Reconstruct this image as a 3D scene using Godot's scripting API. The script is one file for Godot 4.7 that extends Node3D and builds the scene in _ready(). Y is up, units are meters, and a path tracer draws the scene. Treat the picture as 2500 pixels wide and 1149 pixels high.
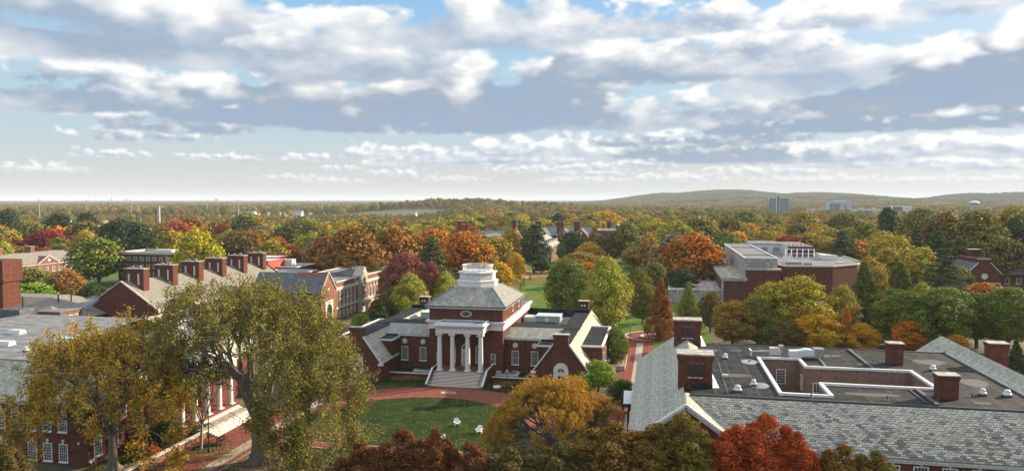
extends Node3D
# A campus seen from the air in autumn: a columned brick hall in front of a round lawn, wings of brick halls
# left and right, woods in autumn colour out to the horizon, and banks of cumulus with the sun to the right.

func _ready() -> void:
	# ---- camera
	var cam := Camera3D.new()
	cam.name = "camera"
	cam.position = Vector3(0, 32, 0)
	cam.rotation_degrees = Vector3(-2.751, 11.358, 0)
	cam.fov = 35.403
	cam.near = 0.5
	cam.far = 40000.0
	add_child(cam)
	cam.current = true
	# ---- sky, air and exposure
	var around := WorldEnvironment.new()
	around.name = "environment"
	var env := Environment.new()
	env.background_mode = Environment.BG_SKY
	env.tonemap_mode = Environment.TONE_MAPPER_LINEAR
	env.tonemap_exposure = 3.0
	var pano := PanoramaSkyMaterial.new()
	pano.panorama = make_sky()
	var sky := Sky.new()
	sky.sky_material = pano
	env.sky = sky
	env.background_energy_multiplier = 0.54
	env.sdfgi_enabled = true
	env.ssao_enabled = true
	env.ssil_enabled = true
	env.fog_enabled = true
	env.fog_density = 0.00007
	env.fog_light_color = Color(0.90, 0.95, 1.0)
	env.volumetric_fog_enabled = true
	env.volumetric_fog_density = 0.0
	around.environment = env
	add_child(around)
	# ---- sun: low on the right, a little beyond the buildings
	var sun := DirectionalLight3D.new()
	sun.name = "sun"
	sun.light_energy = 1.2
	sun.light_color = Color(1.0, 0.92, 0.80)
	sun.light_angular_distance = 0.8
	sun.shadow_enabled = true
	sun.directional_shadow_max_distance = 900.0
	sun.rotation_degrees = Vector3(-SUN_EL, 180.0 - SUN_AZ, 0)
	add_child(sun)
	# ---- the place
	make_materials()
	stamp("materials")
	make_ground()
	stamp("ground")
	make_columned_hall()
	make_courtyard_hall()
	make_west_hall()
	stamp("near halls")
	make_chimney_hall()
	make_campus_buildings()
	make_far_buildings()
	stamp("buildings")
	make_trees()
	stamp("trees")
	make_small_things()
	make_woods()
	stamp("woods")

var t_last := 0
func stamp(what: String) -> void:
	var t := Time.get_ticks_msec()
	print(what, " ", t - t_last, " ms")
	t_last = t
# ---------------------------------------------------------------- sky
const SKY_W := 4096
const SUN_AZ := 52.0      # degrees to the right of -Z
const SUN_EL := 21.0
var sky_rows := []
var n_shape := FastNoiseLite.new()
var n_puff := FastNoiseLite.new()
var n_wisp := FastNoiseLite.new()
# cumulus banks: bearing of the middle, height of the base, half width, height (degrees), depth of shade
var clouds := [
	[-40.0, 10.3, 17.0, 6.0, 0.5], [-31.0, 6.2, 9.0, 4.2, 0.85], [-43.0, 6.5, 9.0, 3.2, 0.7], [-24.0, 9.6, 10.0, 4.6, 0.45], [-14.0, 12.2, 12.0, 4.6, 0.35],
	[-20.5, 6.0, 13.5, 4.2, 1.0], [-12.0, 6.4, 11.0, 5.2, 0.95], [-2.5, 9.4, 9.0, 4.4, 0.6], [-4.0, 5.9, 10.0, 3.0, 0.5], [6.0, 9.9, 8.0, 3.0, 0.45], [0.0, 12.6, 9.0, 2.6, 0.35],
	[9.5, 8.4, 7.0, 5.6, 0.35], [5.5, 6.3, 7.5, 2.6, 0.5], [18.5, 6.9, 12.0, 5.0, 1.0], [28.0, 7.2, 12.0, 5.6, 0.95], [15.0, 12.2, 8.0, 2.6, 0.2], [26.0, 13.0, 9.0, 2.6, 0.2],
	[11.0, 5.2, 9.0, 2.0, 0.9], [19.0, 5.0, 9.0, 1.8, 0.8], [3.0, 3.2, 7.0, 1.9, 0.95], [9.0, 2.9, 9.0, 1.5, 0.6], [-36.0, 5.0, 6.5, 1.7, 0.7], [-18.0, 5.2, 9.0, 1.0, 0.5], [-31.0, 5.8, 6.0, 1.6, 0.6],
	[-11.5, 3.5, 4.0, 1.35, 0.35], [-7.2, 3.5, 3.2, 1.5, 0.2], [-13.2, 2.9, 5.2, 1.0, 0.4], [-22.5, 3.4, 2.6, 1.0, 0.2], [-19.0, 3.5, 1.7, 0.9, 0.2], [-21.0, 2.8, 1.8, 0.9, 0.1],
	[-0.8, 3.6, 2.4, 0.9, 0.8], [-1.0, 2.6, 3.0, 0.7, 0.4], [-4.0, 2.35, 5.0, 0.6, 0.3], [-10.0, 2.2, 4.0, 0.5, 0.2], [-24.5, 2.3, 1.8, 0.35, 0.2], [-28.0, 1.6, 3.0, 0.35, 0.2], [-40.0, 3.0, 3.0, 0.5, 0.3],
	[18.0, 3.2, 6.0, 1.3, 0.35], [25.0, 3.0, 7.0, 1.9, 0.4], [14.0, 2.4, 6.0, 0.9, 0.3], [23.0, 2.1, 7.0, 0.8, 0.3], [31.0, 4.3, 6.0, 1.6, 0.6], [29.0, 2.4, 5.0, 1.1, 0.3], [7.0, 1.9, 5.0, 0.7, 0.2],
	[-38.0, 4.2, 5.0, 1.0, 0.5], [-44.0, 1.9, 3.0, 0.6, 0.15], [-33.0, 2.9, 3.5, 0.5, 0.3], [-27.0, 3.0, 2.0, 0.6, 0.2], [-16.5, 3.1, 3.0, 0.9, 0.2], [-9.0, 2.9, 3.0, 0.8, 0.25], [-20.0, 1.9, 3.0, 0.5, 0.2], [-25.0, 1.3, 3.0, 0.4, 0.15], [-5.0, 1.9, 3.0, 0.6, 0.2], [-2.0, 4.3, 3.5, 1.2, 0.7], [6.0, 4.4, 5.0, 1.4, 0.8],
	[1.0, 1.5, 4.0, 0.6, 0.15], [-6.0, 1.4, 4.0, 0.45, 0.15], [12.0, 1.3, 6.0, 0.5, 0.15], [20.0, 1.2, 6.0, 0.5, 0.15], [-16.0, 1.5, 3.0, 0.4, 0.15]]

func fill_clouds() -> void:
	# unseen clouds all round and overhead, made paler to brighten the scene
	var rng := RandomNumberGenerator.new()
	rng.seed = 77
	for k in 260:
		var el := pow(rng.randf(), 1.7) * 70.0 + 1.2
		var az := rng.randf_range(-180.0, 180.0)
		if az > -47.0 and az < 36.0 and el < 16.5:
			continue
		var ht := clampf(el * 0.42, 0.5, 9.0) * rng.randf_range(0.6, 1.2)
		clouds.append([az, el, ht * rng.randf_range(1.7, 3.0) / maxf(cos(deg_to_rad(el)), 0.3), ht, rng.randf_range(0.1, 0.6)])
	clouds.sort_custom(func(a, b): return a[1] < b[1])

func sky_row(r: int) -> void:
	var h := SKY_W / 2
	var el := (0.5 - (r + 0.5) / h) * PI
	var eld := rad_to_deg(el)
	var fine := 1 if eld < 22.0 else 3 if eld < 45.0 else 6
	var coarse := maxi(4, fine)
	var out := PackedFloat32Array()
	out.resize(SKY_W * 4)
	var sun := Vector3(sin(deg_to_rad(SUN_AZ)) * cos(deg_to_rad(SUN_EL)), sin(deg_to_rad(SUN_EL)), -cos(deg_to_rad(SUN_AZ)) * cos(deg_to_rad(SUN_EL)))
	var ce := cos(el)
	var se := sin(el)
	# clear air: pale cream at the horizon to blue overhead
	var hz := Color(0.405, 0.40, 0.38)
	var mid := Color(0.29, 0.405, 0.48)
	var top := Color(0.165, 0.33, 0.53)
	var zen := Color(0.13, 0.30, 0.60)
	var air := hz.lerp(mid, smoothstep(0.5, 7.0, eld)).lerp(top, smoothstep(7.0, 17.0, eld)).lerp(zen, smoothstep(17.0, 80.0, eld))
	# samples along the row: close together round the view, wider apart elsewhere
	var cols := PackedInt32Array()
	var at_col := PackedInt32Array()
	at_col.resize(SKY_W + 1)
	var c := 0
	while c < SKY_W:
		var step := coarse if c > SKY_W * 24 / 256 and c < SKY_W * 218 / 256 else fine
		for t in step:
			if c + t <= SKY_W:
				at_col[c + t] = cols.size()
		cols.append(c)
		c += step
	var n := cols.size()
	cols.append(SKY_W)
	at_col[SKY_W] = n - 1
	var paint := PackedColorArray()
	paint.resize(n)
	var glows := PackedFloat32Array()
	glows.resize(n)
	var fronts := PackedFloat32Array()
	fronts.resize(n)
	for i in n:
		var az := (cols[i] + 0.5) / SKY_W * TAU
		var sd := sin(az) * ce * sun.x + se * sun.y - cos(az) * ce * sun.z
		glows[i] = pow(maxf(sd, 0.0), 4.0)
		fronts[i] = 0.5 - 0.5 * sd
		paint[i] = air.lerp(Color(0.82, 0.82, 0.80), glows[i] * 0.4)
	var per := SKY_W / 360.0
	for q in clouds:
		var ht: float = q[3]
		var e: float = (eld - q[1]) / ht
		if e < -0.5 or e > 1.7:
			continue
		var wide: float = q[2]
		var mid_az: float = q[0]
		var shade: float = q[4]
		var s := 0.62 * ce / ht
		var low := (pow(e, 1.5) * 1.05 if e > 0.0 else e * e * 16.0)
		var grow := 1.25 if e > 0.1 else 0.7
		var far: float = exp(-0.55 / maxf(q[1], 0.4)) * smoothstep(0.2, 1.8, eld)
		# clouds high above the view are brightened to add light on shaded facades
		var overhead := 1.0 + 0.7 * smoothstep(14.0, 55.0, eld)
		var sh := Color(0.092, 0.150, 0.238).lerp(Color(0.34, 0.40, 0.48), 1.0 - shade)
		var first := int((mid_az - wide * 1.35) * per)
		var last := mini(int((mid_az + wide * 1.35) * per), first + SKY_W - 1)
		var before := -1
		for cc0 in range(first, last + 1):
			var i := at_col[posmod(cc0, SKY_W)]
			if i == before:
				continue
			before = i
			var da := cc0 / per - mid_az
			var a := da / wide
			var f := (1.0 - pow(absf(a), 2.4) - low) * 0.9
			if f < -1.0:
				continue
			var x := da * s + mid_az * 3.7
			var big := n_shape.get_noise_2d(x * 60.0, e * 75.0)
			f += big * grow
			if f < -0.35:
				continue
			var puff := n_puff.get_noise_2d(x * 100.0, e * 120.0)
			f += -puff * 0.30 - 0.19
			if f <= 0.0:
				continue
			var wisp := n_wisp.get_noise_2d(x * 100.0, e * 160.0)
			f += wisp * 0.18
			var alpha := smoothstep(0.0, 0.42 if e > 0.25 else 0.6, f)
			if alpha <= 0.0:
				continue
			var big2 := n_shape.get_noise_2d((x + 0.30) * 60.0, (e + 0.26) * 75.0)
			var relief := (big - big2) * 1.5 - (puff + 0.5) * 0.4 + wisp * 0.2
			var up := smoothstep(0.05, 1.0, e + big * 0.35)
			var light := -0.17 + up * 1.0 + relief * (0.3 + 0.5 * up) + (1.0 - smoothstep(0.0, 0.5, f)) * 0.22
			light = clampf(light + (1.0 - shade) * 0.5 + glows[i] * 0.12 + fronts[i] * 0.15, 0.0, 1.0)
			light = maxf(light, 0.13 * (big + 0.4) + 0.06 * wisp)
			var cc := sh.lerp(Color(0.655, 0.645, 0.63), light).lerp(Color(0.79, 0.78, 0.765), 0.4 * glows[i] * light)
			# unseen clouds opposite the sun are brightened too, lifting the shaded facades
			cc = cc * (1.0 + 0.95 * smoothstep(0.55, 1.0, fronts[i])) * overhead
			paint[i] = paint[i].lerp(cc, alpha * far)
	for i in n:
		var col := paint[i]
		for o in range(cols[i] * 4, cols[i + 1] * 4, 4):
			out[o] = col.r
			out[o + 1] = col.g
			out[o + 2] = col.b
			out[o + 3] = 1.0
	sky_rows[r] = out

func make_sky() -> ImageTexture:
	n_shape.seed = 11
	n_shape.noise_type = FastNoiseLite.TYPE_SIMPLEX_SMOOTH
	n_shape.frequency = 0.014
	n_shape.fractal_octaves = 4
	n_shape.fractal_gain = 0.5
	n_puff.seed = 5
	n_puff.noise_type = FastNoiseLite.TYPE_CELLULAR
	n_puff.cellular_return_type = FastNoiseLite.RETURN_DISTANCE
	n_puff.frequency = 0.045
	n_puff.fractal_type = FastNoiseLite.FRACTAL_FBM
	n_puff.fractal_octaves = 3
	n_puff.fractal_gain = 0.5
	n_wisp.seed = 9
	n_wisp.frequency = 0.05
	n_wisp.fractal_octaves = 4
	fill_clouds()
	var h := SKY_W / 2
	sky_rows.resize(h)
	var half := h / 2
	var id := WorkerThreadPool.add_group_task(sky_row, half)
	WorkerThreadPool.wait_for_group_task_completion(id)
	var low := PackedFloat32Array()
	low.resize(SKY_W * 4)
	for c in SKY_W:
		low[c * 4] = 0.16
		low[c * 4 + 1] = 0.15
		low[c * 4 + 2] = 0.11
		low[c * 4 + 3] = 1.0
	var all := PackedByteArray()
	for r in half:
		all.append_array(sky_rows[r].to_byte_array())
	var lowb := low.to_byte_array()
	for r in h - half:
		all.append_array(lowb)
	sky_rows.clear()
	return ImageTexture.create_from_image(Image.create_from_data(SKY_W, h, false, Image.FORMAT_RGBAF, all))
# ---------------------------------------------------------------- helpers
class Shape:
	var v := PackedVector3Array()
	var n := PackedVector3Array()
	var uv := PackedVector2Array()
	var c := PackedColorArray()
	var i := PackedInt32Array()

	func tri_uv(a: Vector3, b: Vector3, d: Vector3, ua: Vector2, ub: Vector2, ud: Vector2) -> void:
		var m := (b - a).cross(d - a).normalized()
		var k := v.size()
		v.append_array([a, b, d])
		n.append_array([m, m, m])
		uv.append_array([ua, ub, ud])
		i.append_array([k, k + 2, k + 1])

	# corners in counter-clockwise order as seen from outside
	func quad(a: Vector3, b: Vector3, d: Vector3, e: Vector3) -> Shape:
		var m := (d - a).cross(e - b).normalized()
		var ux := (b - a).length()
		var vy := (e - a).length()
		var ux2 := (d - e).length()
		var sx := (e - a).dot((b - a).normalized())
		vy = sqrt(maxf(vy * vy - sx * sx, 0.0001))
		var o := Vector2(a.x + a.z, a.y)
		var k := v.size()
		v.append_array([a, b, d, e])
		n.append_array([m, m, m, m])
		uv.append_array([o + Vector2(0, 0), o + Vector2(ux, 0), o + Vector2(sx + ux2, -vy), o + Vector2(sx, -vy)])
		i.append_array([k, k + 2, k + 1, k, k + 3, k + 2])
		return self

	func box(x0: float, x1: float, y0: float, y1: float, z0: float, z1: float) -> Shape:
		var a := Vector3(x0, y0, z1)
		var b := Vector3(x1, y0, z1)
		var d := Vector3(x1, y1, z1)
		var e := Vector3(x0, y1, z1)
		var w := Vector3(0, 0, z0 - z1)
		quad(a, b, d, e)
		quad(b, b + w, d + w, d)
		quad(b + w, a + w, e + w, d + w)
		quad(a + w, a, e, e + w)
		quad(e, d, d + w, e + w)
		quad(a + w, b + w, b, a)
		return self

	# a flat polygon pushed along a direction
	func push(poly: PackedVector3Array, by: Vector3, ids: PackedInt32Array) -> Shape:
		var m := (poly[ids[1]] - poly[ids[0]]).cross(poly[ids[2]] - poly[ids[0]])
		var flip := m.dot(by) < 0.0
		for t in range(0, ids.size(), 3):
			var a := poly[ids[t]]
			var b := poly[ids[t + 1]]
			var d := poly[ids[t + 2]]
			if flip:
				var s := b
				b = d
				d = s
			var f := func(p: Vector3): return Vector2(p.x, -p.y) if absf(by.z) > 0.01 else Vector2(p.z, -p.y) if absf(by.x) > 0.01 else Vector2(p.x, p.z)
			tri_uv(a + by, b + by, d + by, f.call(a), f.call(b), f.call(d))
			tri_uv(a, d, b, f.call(a), f.call(d), f.call(b))
		var area := 0.0
		for t in poly.size():
			area += poly[t].cross(poly[(t + 1) % poly.size()]).dot(by)
		for t in poly.size():
			var a := poly[t]
			var b := poly[(t + 1) % poly.size()]
			if area > 0.0:
				quad(a, b, b + by, a + by)
			else:
				quad(b, a, a + by, b + by)
		return self

	func ext_z(p: Array, z0: float, z1: float) -> Shape:
		var q := PackedVector2Array(p)
		var w := PackedVector3Array()
		for t in q:
			w.append(Vector3(t.x, t.y, z0))
		return push(w, Vector3(0, 0, z1 - z0), Geometry2D.triangulate_polygon(q))

	# polygon given as (z, y)
	func ext_x(p: Array, x0: float, x1: float) -> Shape:
		var q := PackedVector2Array(p)
		var w := PackedVector3Array()
		for t in q:
			w.append(Vector3(x0, t.y, t.x))
		return push(w, Vector3(x1 - x0, 0, 0), Geometry2D.triangulate_polygon(q))

	# polygon given as (x, z)
	func ext_y(p: Array, y0: float, y1: float) -> Shape:
		var q := PackedVector2Array(p)
		var w := PackedVector3Array()
		for t in q:
			w.append(Vector3(t.x, y0, t.y))
		return push(w, Vector3(0, y1 - y0, 0), Geometry2D.triangulate_polygon(q))

	# a roof slope of some thickness: a-b along the eave, d-e along the top
	func slab(a: Vector3, b: Vector3, d: Vector3, e: Vector3, thick: float) -> Shape:
		var m := (d - a).cross(e - b).normalized() * thick
		quad(a + m, b + m, d + m, e + m)
		quad(e, d, b, a)
		quad(a, b, b + m, a + m)
		quad(b, d, d + m, b + m)
		quad(d, e, e + m, d + m)
		quad(e, a, a + m, e + m)
		return self

	func beam(p: Vector3, q: Vector3, w: float, h: float) -> Shape:
		var f := (q - p).normalized()
		var r := f.cross(Vector3.UP)
		if r.length() < 0.01:
			r = Vector3.RIGHT
		r = r.normalized() * w * 0.5
		var u := r.cross(f).normalized() * h * 0.5
		var s := [-r - u, r - u, r + u, -r + u]
		for t in 4:
			quad(p + s[t], p + s[(t + 1) % 4], q + s[(t + 1) % 4], q + s[t])
		quad(p + s[3], p + s[2], p + s[1], p + s[0])
		quad(q + s[0], q + s[1], q + s[2], q + s[3])
		return self

	func tube(p: Vector3, q: Vector3, r0: float, r1: float, sides := 8, caps := false) -> Shape:
		var f := (q - p).normalized()
		var a := f.cross(Vector3.UP if absf(f.y) < 0.9 else Vector3.RIGHT).normalized()
		var b := f.cross(a)
		var k := v.size()
		var l := (q - p).length()
		for t in sides + 1:
			var w := TAU * t / sides
			var d := a * cos(w) + b * sin(w)
			v.append(p + d * r0)
			v.append(q + d * r1)
			n.append(d)
			n.append(d)
			uv.append(Vector2(TAU * r0 * t / sides, 0))
			uv.append(Vector2(TAU * r0 * t / sides, l))
		for t in sides:
			var o := k + t * 2
			i.append_array([o, o + 1, o + 2, o + 2, o + 1, o + 3])
		if caps:
			for t in sides:
				var w0 := TAU * t / sides
				var w1 := TAU * (t + 1) / sides
				tri_uv(q, q + (a * cos(w0) + b * sin(w0)) * r1, q + (a * cos(w1) + b * sin(w1)) * r1, Vector2.ZERO, Vector2.RIGHT, Vector2.DOWN)
		return self

	# a profile of (radius, height) turned round a vertical axis; sharp makes it many-sided with flat faces
	func lathe(at: Vector3, prof: Array, sides := 16, sharp := false, phase := 0.0) -> Shape:
		for k in prof.size() - 1:
			var p: Vector2 = prof[k]
			var q: Vector2 = prof[k + 1]
			for t in sides:
				var w0 := TAU * t / sides + phase
				var w1 := TAU * (t + 1) / sides + phase
				var d0 := Vector3(sin(w0), 0, cos(w0))
				var d1 := Vector3(sin(w1), 0, cos(w1))
				var a := at + d0 * p.x + Vector3.UP * p.y
				var b := at + d1 * p.x + Vector3.UP * p.y
				var d := at + d1 * q.x + Vector3.UP * q.y
				var e := at + d0 * q.x + Vector3.UP * q.y
				if p.x < 0.001:
					tri_uv(a, d, e, Vector2(w0, 0), Vector2(w1, 1), Vector2(w0, 1))
				elif q.x < 0.001:
					tri_uv(a, b, d, Vector2(w0, 0), Vector2(w1, 0), Vector2(w0, 1))
				else:
					var o := v.size()
					quad(a, b, d, e)
					if not sharp:
						var slope := (p.x - q.x) / maxf(absf(q.y - p.y), 0.0001)
						if absf(slope) < 6.0 and q.y > p.y:
							for s in 4:
								n[o + s] = ((d0 if s == 0 or s == 3 else d1) + Vector3.UP * slope).normalized()
		return self

	func disc(at: Vector3, rx: float, ry: float, sides := 20, wob := 0.0) -> Shape:
		var prev := Vector3.ZERO
		for t in sides + 1:
			var w := TAU * t / sides
			var k := 1.0 + wob * (sin(w * 2.0 + 1.0) * 0.5 + sin(w * 3.0) * 0.4 + sin(w * 5.0 + 2.0) * 0.25)
			var p := at + Vector3(cos(w) * rx * k, 0, -sin(w) * ry * k)
			if t > 0:
				tri_uv(at, prev, p, Vector2(at.x, at.z), Vector2(prev.x, prev.z), Vector2(p.x, p.z))
			prev = p
		return self

	func mesh() -> ArrayMesh:
		var a := []
		a.resize(Mesh.ARRAY_MAX)
		a[Mesh.ARRAY_VERTEX] = v
		a[Mesh.ARRAY_NORMAL] = n
		if uv.size() == v.size():
			a[Mesh.ARRAY_TEX_UV] = uv
		if c.size() == v.size():
			a[Mesh.ARRAY_COLOR] = c
		a[Mesh.ARRAY_INDEX] = i
		var m := ArrayMesh.new()
		m.add_surface_from_arrays(Mesh.PRIMITIVE_TRIANGLES, a)
		return m

var taken := {}
func numbered(called: String) -> String:
	if not taken.has(called):
		taken[called] = 0
		return called
	taken[called] += 1
	return "%s_%03d" % [called, taken[called]]

func V(x: float, y: float, z: float) -> Vector3:
	return Vector3(x, y, z)

func thing(called: String, label: String, category: String, at: Vector3, group := "") -> Node3D:
	var o := Node3D.new()
	o.name = numbered(called)
	add_child(o)
	o.position = at
	o.set_meta("label", label)
	o.set_meta("category", category)
	if group:
		o.set_meta("group", group)
	return o

# a part built from world coordinates
func part(called: String, s: Shape, m: Material, parent: Node3D) -> MeshInstance3D:
	return piece(called, s.mesh(), m, parent, Vector3.ZERO, 0.0, true)

func piece(called: String, mesh: Mesh, m: Material, parent: Node3D, at: Vector3, turn := 0.0, world := false) -> MeshInstance3D:
	var o := MeshInstance3D.new()
	o.name = called
	o.mesh = mesh
	o.material_override = m
	parent.add_child(o, true)
	var base := Vector3.ZERO
	var up: Node = parent
	while up != self:
		base += up.position if up.rotation.y == 0.0 else Vector3.ZERO
		up = up.get_parent()
	if world:
		o.position = -base
	else:
		o.position = at - base
		o.rotation.y = turn
	return o

# a part of a part, in its own parent's axes
func sub(called: String, mesh: Mesh, m: Material, parent: Node3D, at := Vector3.ZERO) -> MeshInstance3D:
	var o := MeshInstance3D.new()
	o.name = called
	o.mesh = mesh
	o.material_override = m
	parent.add_child(o, true)
	o.position = at
	return o

func structure(called: String, s: Shape, m: Material) -> MeshInstance3D:
	var o := MeshInstance3D.new()
	o.name = numbered(called)
	o.mesh = s.mesh()
	o.material_override = m
	o.set_meta("kind", "structure")
	add_child(o)
	return o

# windows: a glazed sash (part) in a white frame (sub-part); facing 0 = towards +Z, 90 = towards +X
var window_meshes := {}
func window(parent: Node3D, at: Vector3, facing: float, w: float, h: float, cols: int, rows: int, kind := "sash", called := "window") -> MeshInstance3D:
	var key := "%s %.2f %.2f %d %d" % [kind, w, h, cols, rows]
	if not window_meshes.has(key):
		var g := Shape.new()
		var f := Shape.new()
		var b := 0.11 if w > 0.7 else 0.07
		var half := w * 0.5
		if kind == "arch":
			var pts := [Vector2(-half, 0), Vector2(half, 0)]
			var inner := [Vector2(-half + b, b), Vector2(half - b, b)]
			for t in 11:
				var a := PI * t / 10.0
				pts.append(Vector2(cos(a) * half, h - half + sin(a) * half))
				inner.append(Vector2(cos(a) * (half - b), h - half + sin(a) * (half - b)))
			for t in pts.size():
				var t2 := (t + 1) % pts.size()
				var p0 := V(pts[t].x, pts[t].y, 0)
				var p1 := V(pts[t2].x, pts[t2].y, 0)
				var q0 := V(inner[t].x, inner[t].y, 0)
				var q1 := V(inner[t2].x, inner[t2].y, 0)
				var z := V(0, 0, 0.10)
				f.quad(p0 + z, p1 + z, q1 + z, q0 + z)
				f.quad(p0, p1, p1 + z, p0 + z)
				f.quad(q1, q0, q0 + z, q1 + z)
			g.ext_z(inner, 0.0, 0.03)
			for t in range(1, cols):
				var x := -half + w * t / cols
				f.box(x - 0.02, x + 0.02, b, h - half + sqrt(maxf(half * half - x * x, 0.0)) - b, 0.0, 0.06)
			for t in range(1, rows):
				var y := (h - half) * t / (rows - 1.0)
				f.box(-half + b, half - b, y - 0.02, y + 0.02, 0.0, 0.058)
		else:
			g.box(-half + b, half - b, b, h - b, 0.0, 0.03)
			f.box(-half, -half + b, 0, h, 0.0, 0.10)
			f.box(half - b, half, 0, h, 0.0, 0.10)
			f.box(-half + b, half - b, 0, b, 0.0, 0.097)
			f.box(-half + b, half - b, h - b, h, 0.0, 0.097)
			for t in range(1, cols):
				var x := -half + b + (w - 2 * b) * t / cols
				f.box(x - 0.018, x + 0.018, b, h - b, 0.0, 0.055)
			for t in range(1, rows):
				var y := b + (h - 2 * b) * t / rows
				var d := 0.035 if t * 2 == rows else 0.018
				f.box(-half + b, half - b, y - d, y + d, 0.0, 0.052)
			if kind != "plain":
				f.box(-half - 0.08, half + 0.08, -0.12, 0.0, 0.0, 0.17)
		window_meshes[key] = [g.mesh(), f.mesh()]
	var o := piece(called, window_meshes[key][0], M.glass, parent, at, deg_to_rad(facing))
	sub("frame", window_meshes[key][1], M.white, o)
	if kind == "key":
		if not window_meshes.has("keystone"):
			window_meshes["keystone"] = Shape.new().ext_z([Vector2(-0.13, 0.0), Vector2(0.13, 0.0), Vector2(0.22, 0.48), Vector2(-0.22, 0.48)], 0.0, 0.13).mesh()
		sub("keystone", window_meshes["keystone"], M.stone, o, V(0, h + 0.04, 0))
	return o
# ---------------------------------------------------------------- materials
var M := {}
func lin(r: float, g: float, b: float) -> Color:
	return Color(r, g, b).linear_to_srgb()

func mat(c: Color, rough := 0.85, tex: Texture2D = null, tile := 1.0, metal := 0.0) -> StandardMaterial3D:
	var m := StandardMaterial3D.new()
	m.albedo_color = c
	m.roughness = rough
	m.metallic = metal
	m.cull_mode = BaseMaterial3D.CULL_DISABLED
	if tex:
		m.albedo_texture = tex
		m.uv1_scale = Vector3(1.0 / tile, 1.0 / tile, 1.0)
	return m

# grey grain: how strongly the tone wanders from 1, and over which lengths
func grain(size: int, freq: float, lo: float, hi: float, sd: int, octaves := 5, stretch := Vector2.ONE) -> ImageTexture:
	var f := FastNoiseLite.new()
	f.seed = sd
	f.noise_type = FastNoiseLite.TYPE_SIMPLEX_SMOOTH
	f.frequency = freq
	f.fractal_octaves = octaves
	f.fractal_gain = 0.6
	var im := f.get_seamless_image(size, size, false, false, 0.2)
	im.convert(Image.FORMAT_RGB8)
	var d := im.get_data()
	for k in range(0, d.size(), 3):
		var t := d[k] / 255.0
		t = clampf((t - 0.5) * 1.7 + 0.5, 0.0, 1.0)
		var w := int(255.0 * lerpf(lo, hi, t))
		d[k] = w
		d[k + 1] = w
		d[k + 2] = w
	return ImageTexture.create_from_image(Image.create_from_data(size, size, false, Image.FORMAT_RGB8, d))

# two colours (linear) mixed by noise, for turf, litter, rust
func blend(size: int, freq: float, a: Color, b: Color, cc: Color, sd: int) -> ImageTexture:
	var f := FastNoiseLite.new()
	f.seed = sd
	f.noise_type = FastNoiseLite.TYPE_SIMPLEX_SMOOTH
	f.frequency = freq
	f.fractal_octaves = 6
	f.fractal_gain = 0.68
	var im := f.get_seamless_image(size, size, false, false, 0.2)
	im.convert(Image.FORMAT_RGB8)
	var d := im.get_data()
	var ramp := []
	for k in 256:
		var t := clampf((k / 255.0 - 0.5) * 1.9 + 0.5, 0.0, 1.0)
		var c := a.lerp(b, smoothstep(0.15, 0.6, t)).lerp(cc, smoothstep(0.62, 0.95, t)).linear_to_srgb()
		ramp.append([int(c.r * 255), int(c.g * 255), int(c.b * 255)])
	for k in range(0, d.size(), 3):
		var q: Array = ramp[d[k]]
		d[k] = q[0]
		d[k + 1] = q[1]
		d[k + 2] = q[2]
	return ImageTexture.create_from_image(Image.create_from_data(size, size, false, Image.FORMAT_RGB8, d))

# courses of small units laid in bond: bricks or slates seen from too far to tell apart
func courses(size: int, rows: int, cols: int, joint: Color, tones: Array, sd: int, gap := 1) -> ImageTexture:
	var rng := RandomNumberGenerator.new()
	rng.seed = sd
	var patchy := FastNoiseLite.new()
	patchy.seed = sd
	patchy.frequency = 0.008
	patchy.fractal_octaves = 4
	var im := Image.create(size, size, false, Image.FORMAT_RGB8)
	im.fill(joint.linear_to_srgb())
	for r in rows:
		var y0 := size * r / rows
		var y1 := size * (r + 1) / rows
		for k in cols + 1:
			var x0 := int(size * (k - (0.5 if r % 2 else 0.0)) / cols)
			var x1 := int(size * (k + 1 - (0.5 if r % 2 else 0.0)) / cols)
			var t: Color = tones[rng.randi() % tones.size()]
			t = (t * rng.randf_range(0.86, 1.14) * (1.0 + 0.42 * patchy.get_noise_2d(minf(x0, size - x0), minf(y0, size - y0)))).linear_to_srgb()
			im.fill_rect(Rect2i(x0, y0, x1 - x0 - gap, y1 - y0 - gap).intersection(Rect2i(0, 0, size, size)), t)
	im.generate_mipmaps()
	return ImageTexture.create_from_image(im)

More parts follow.
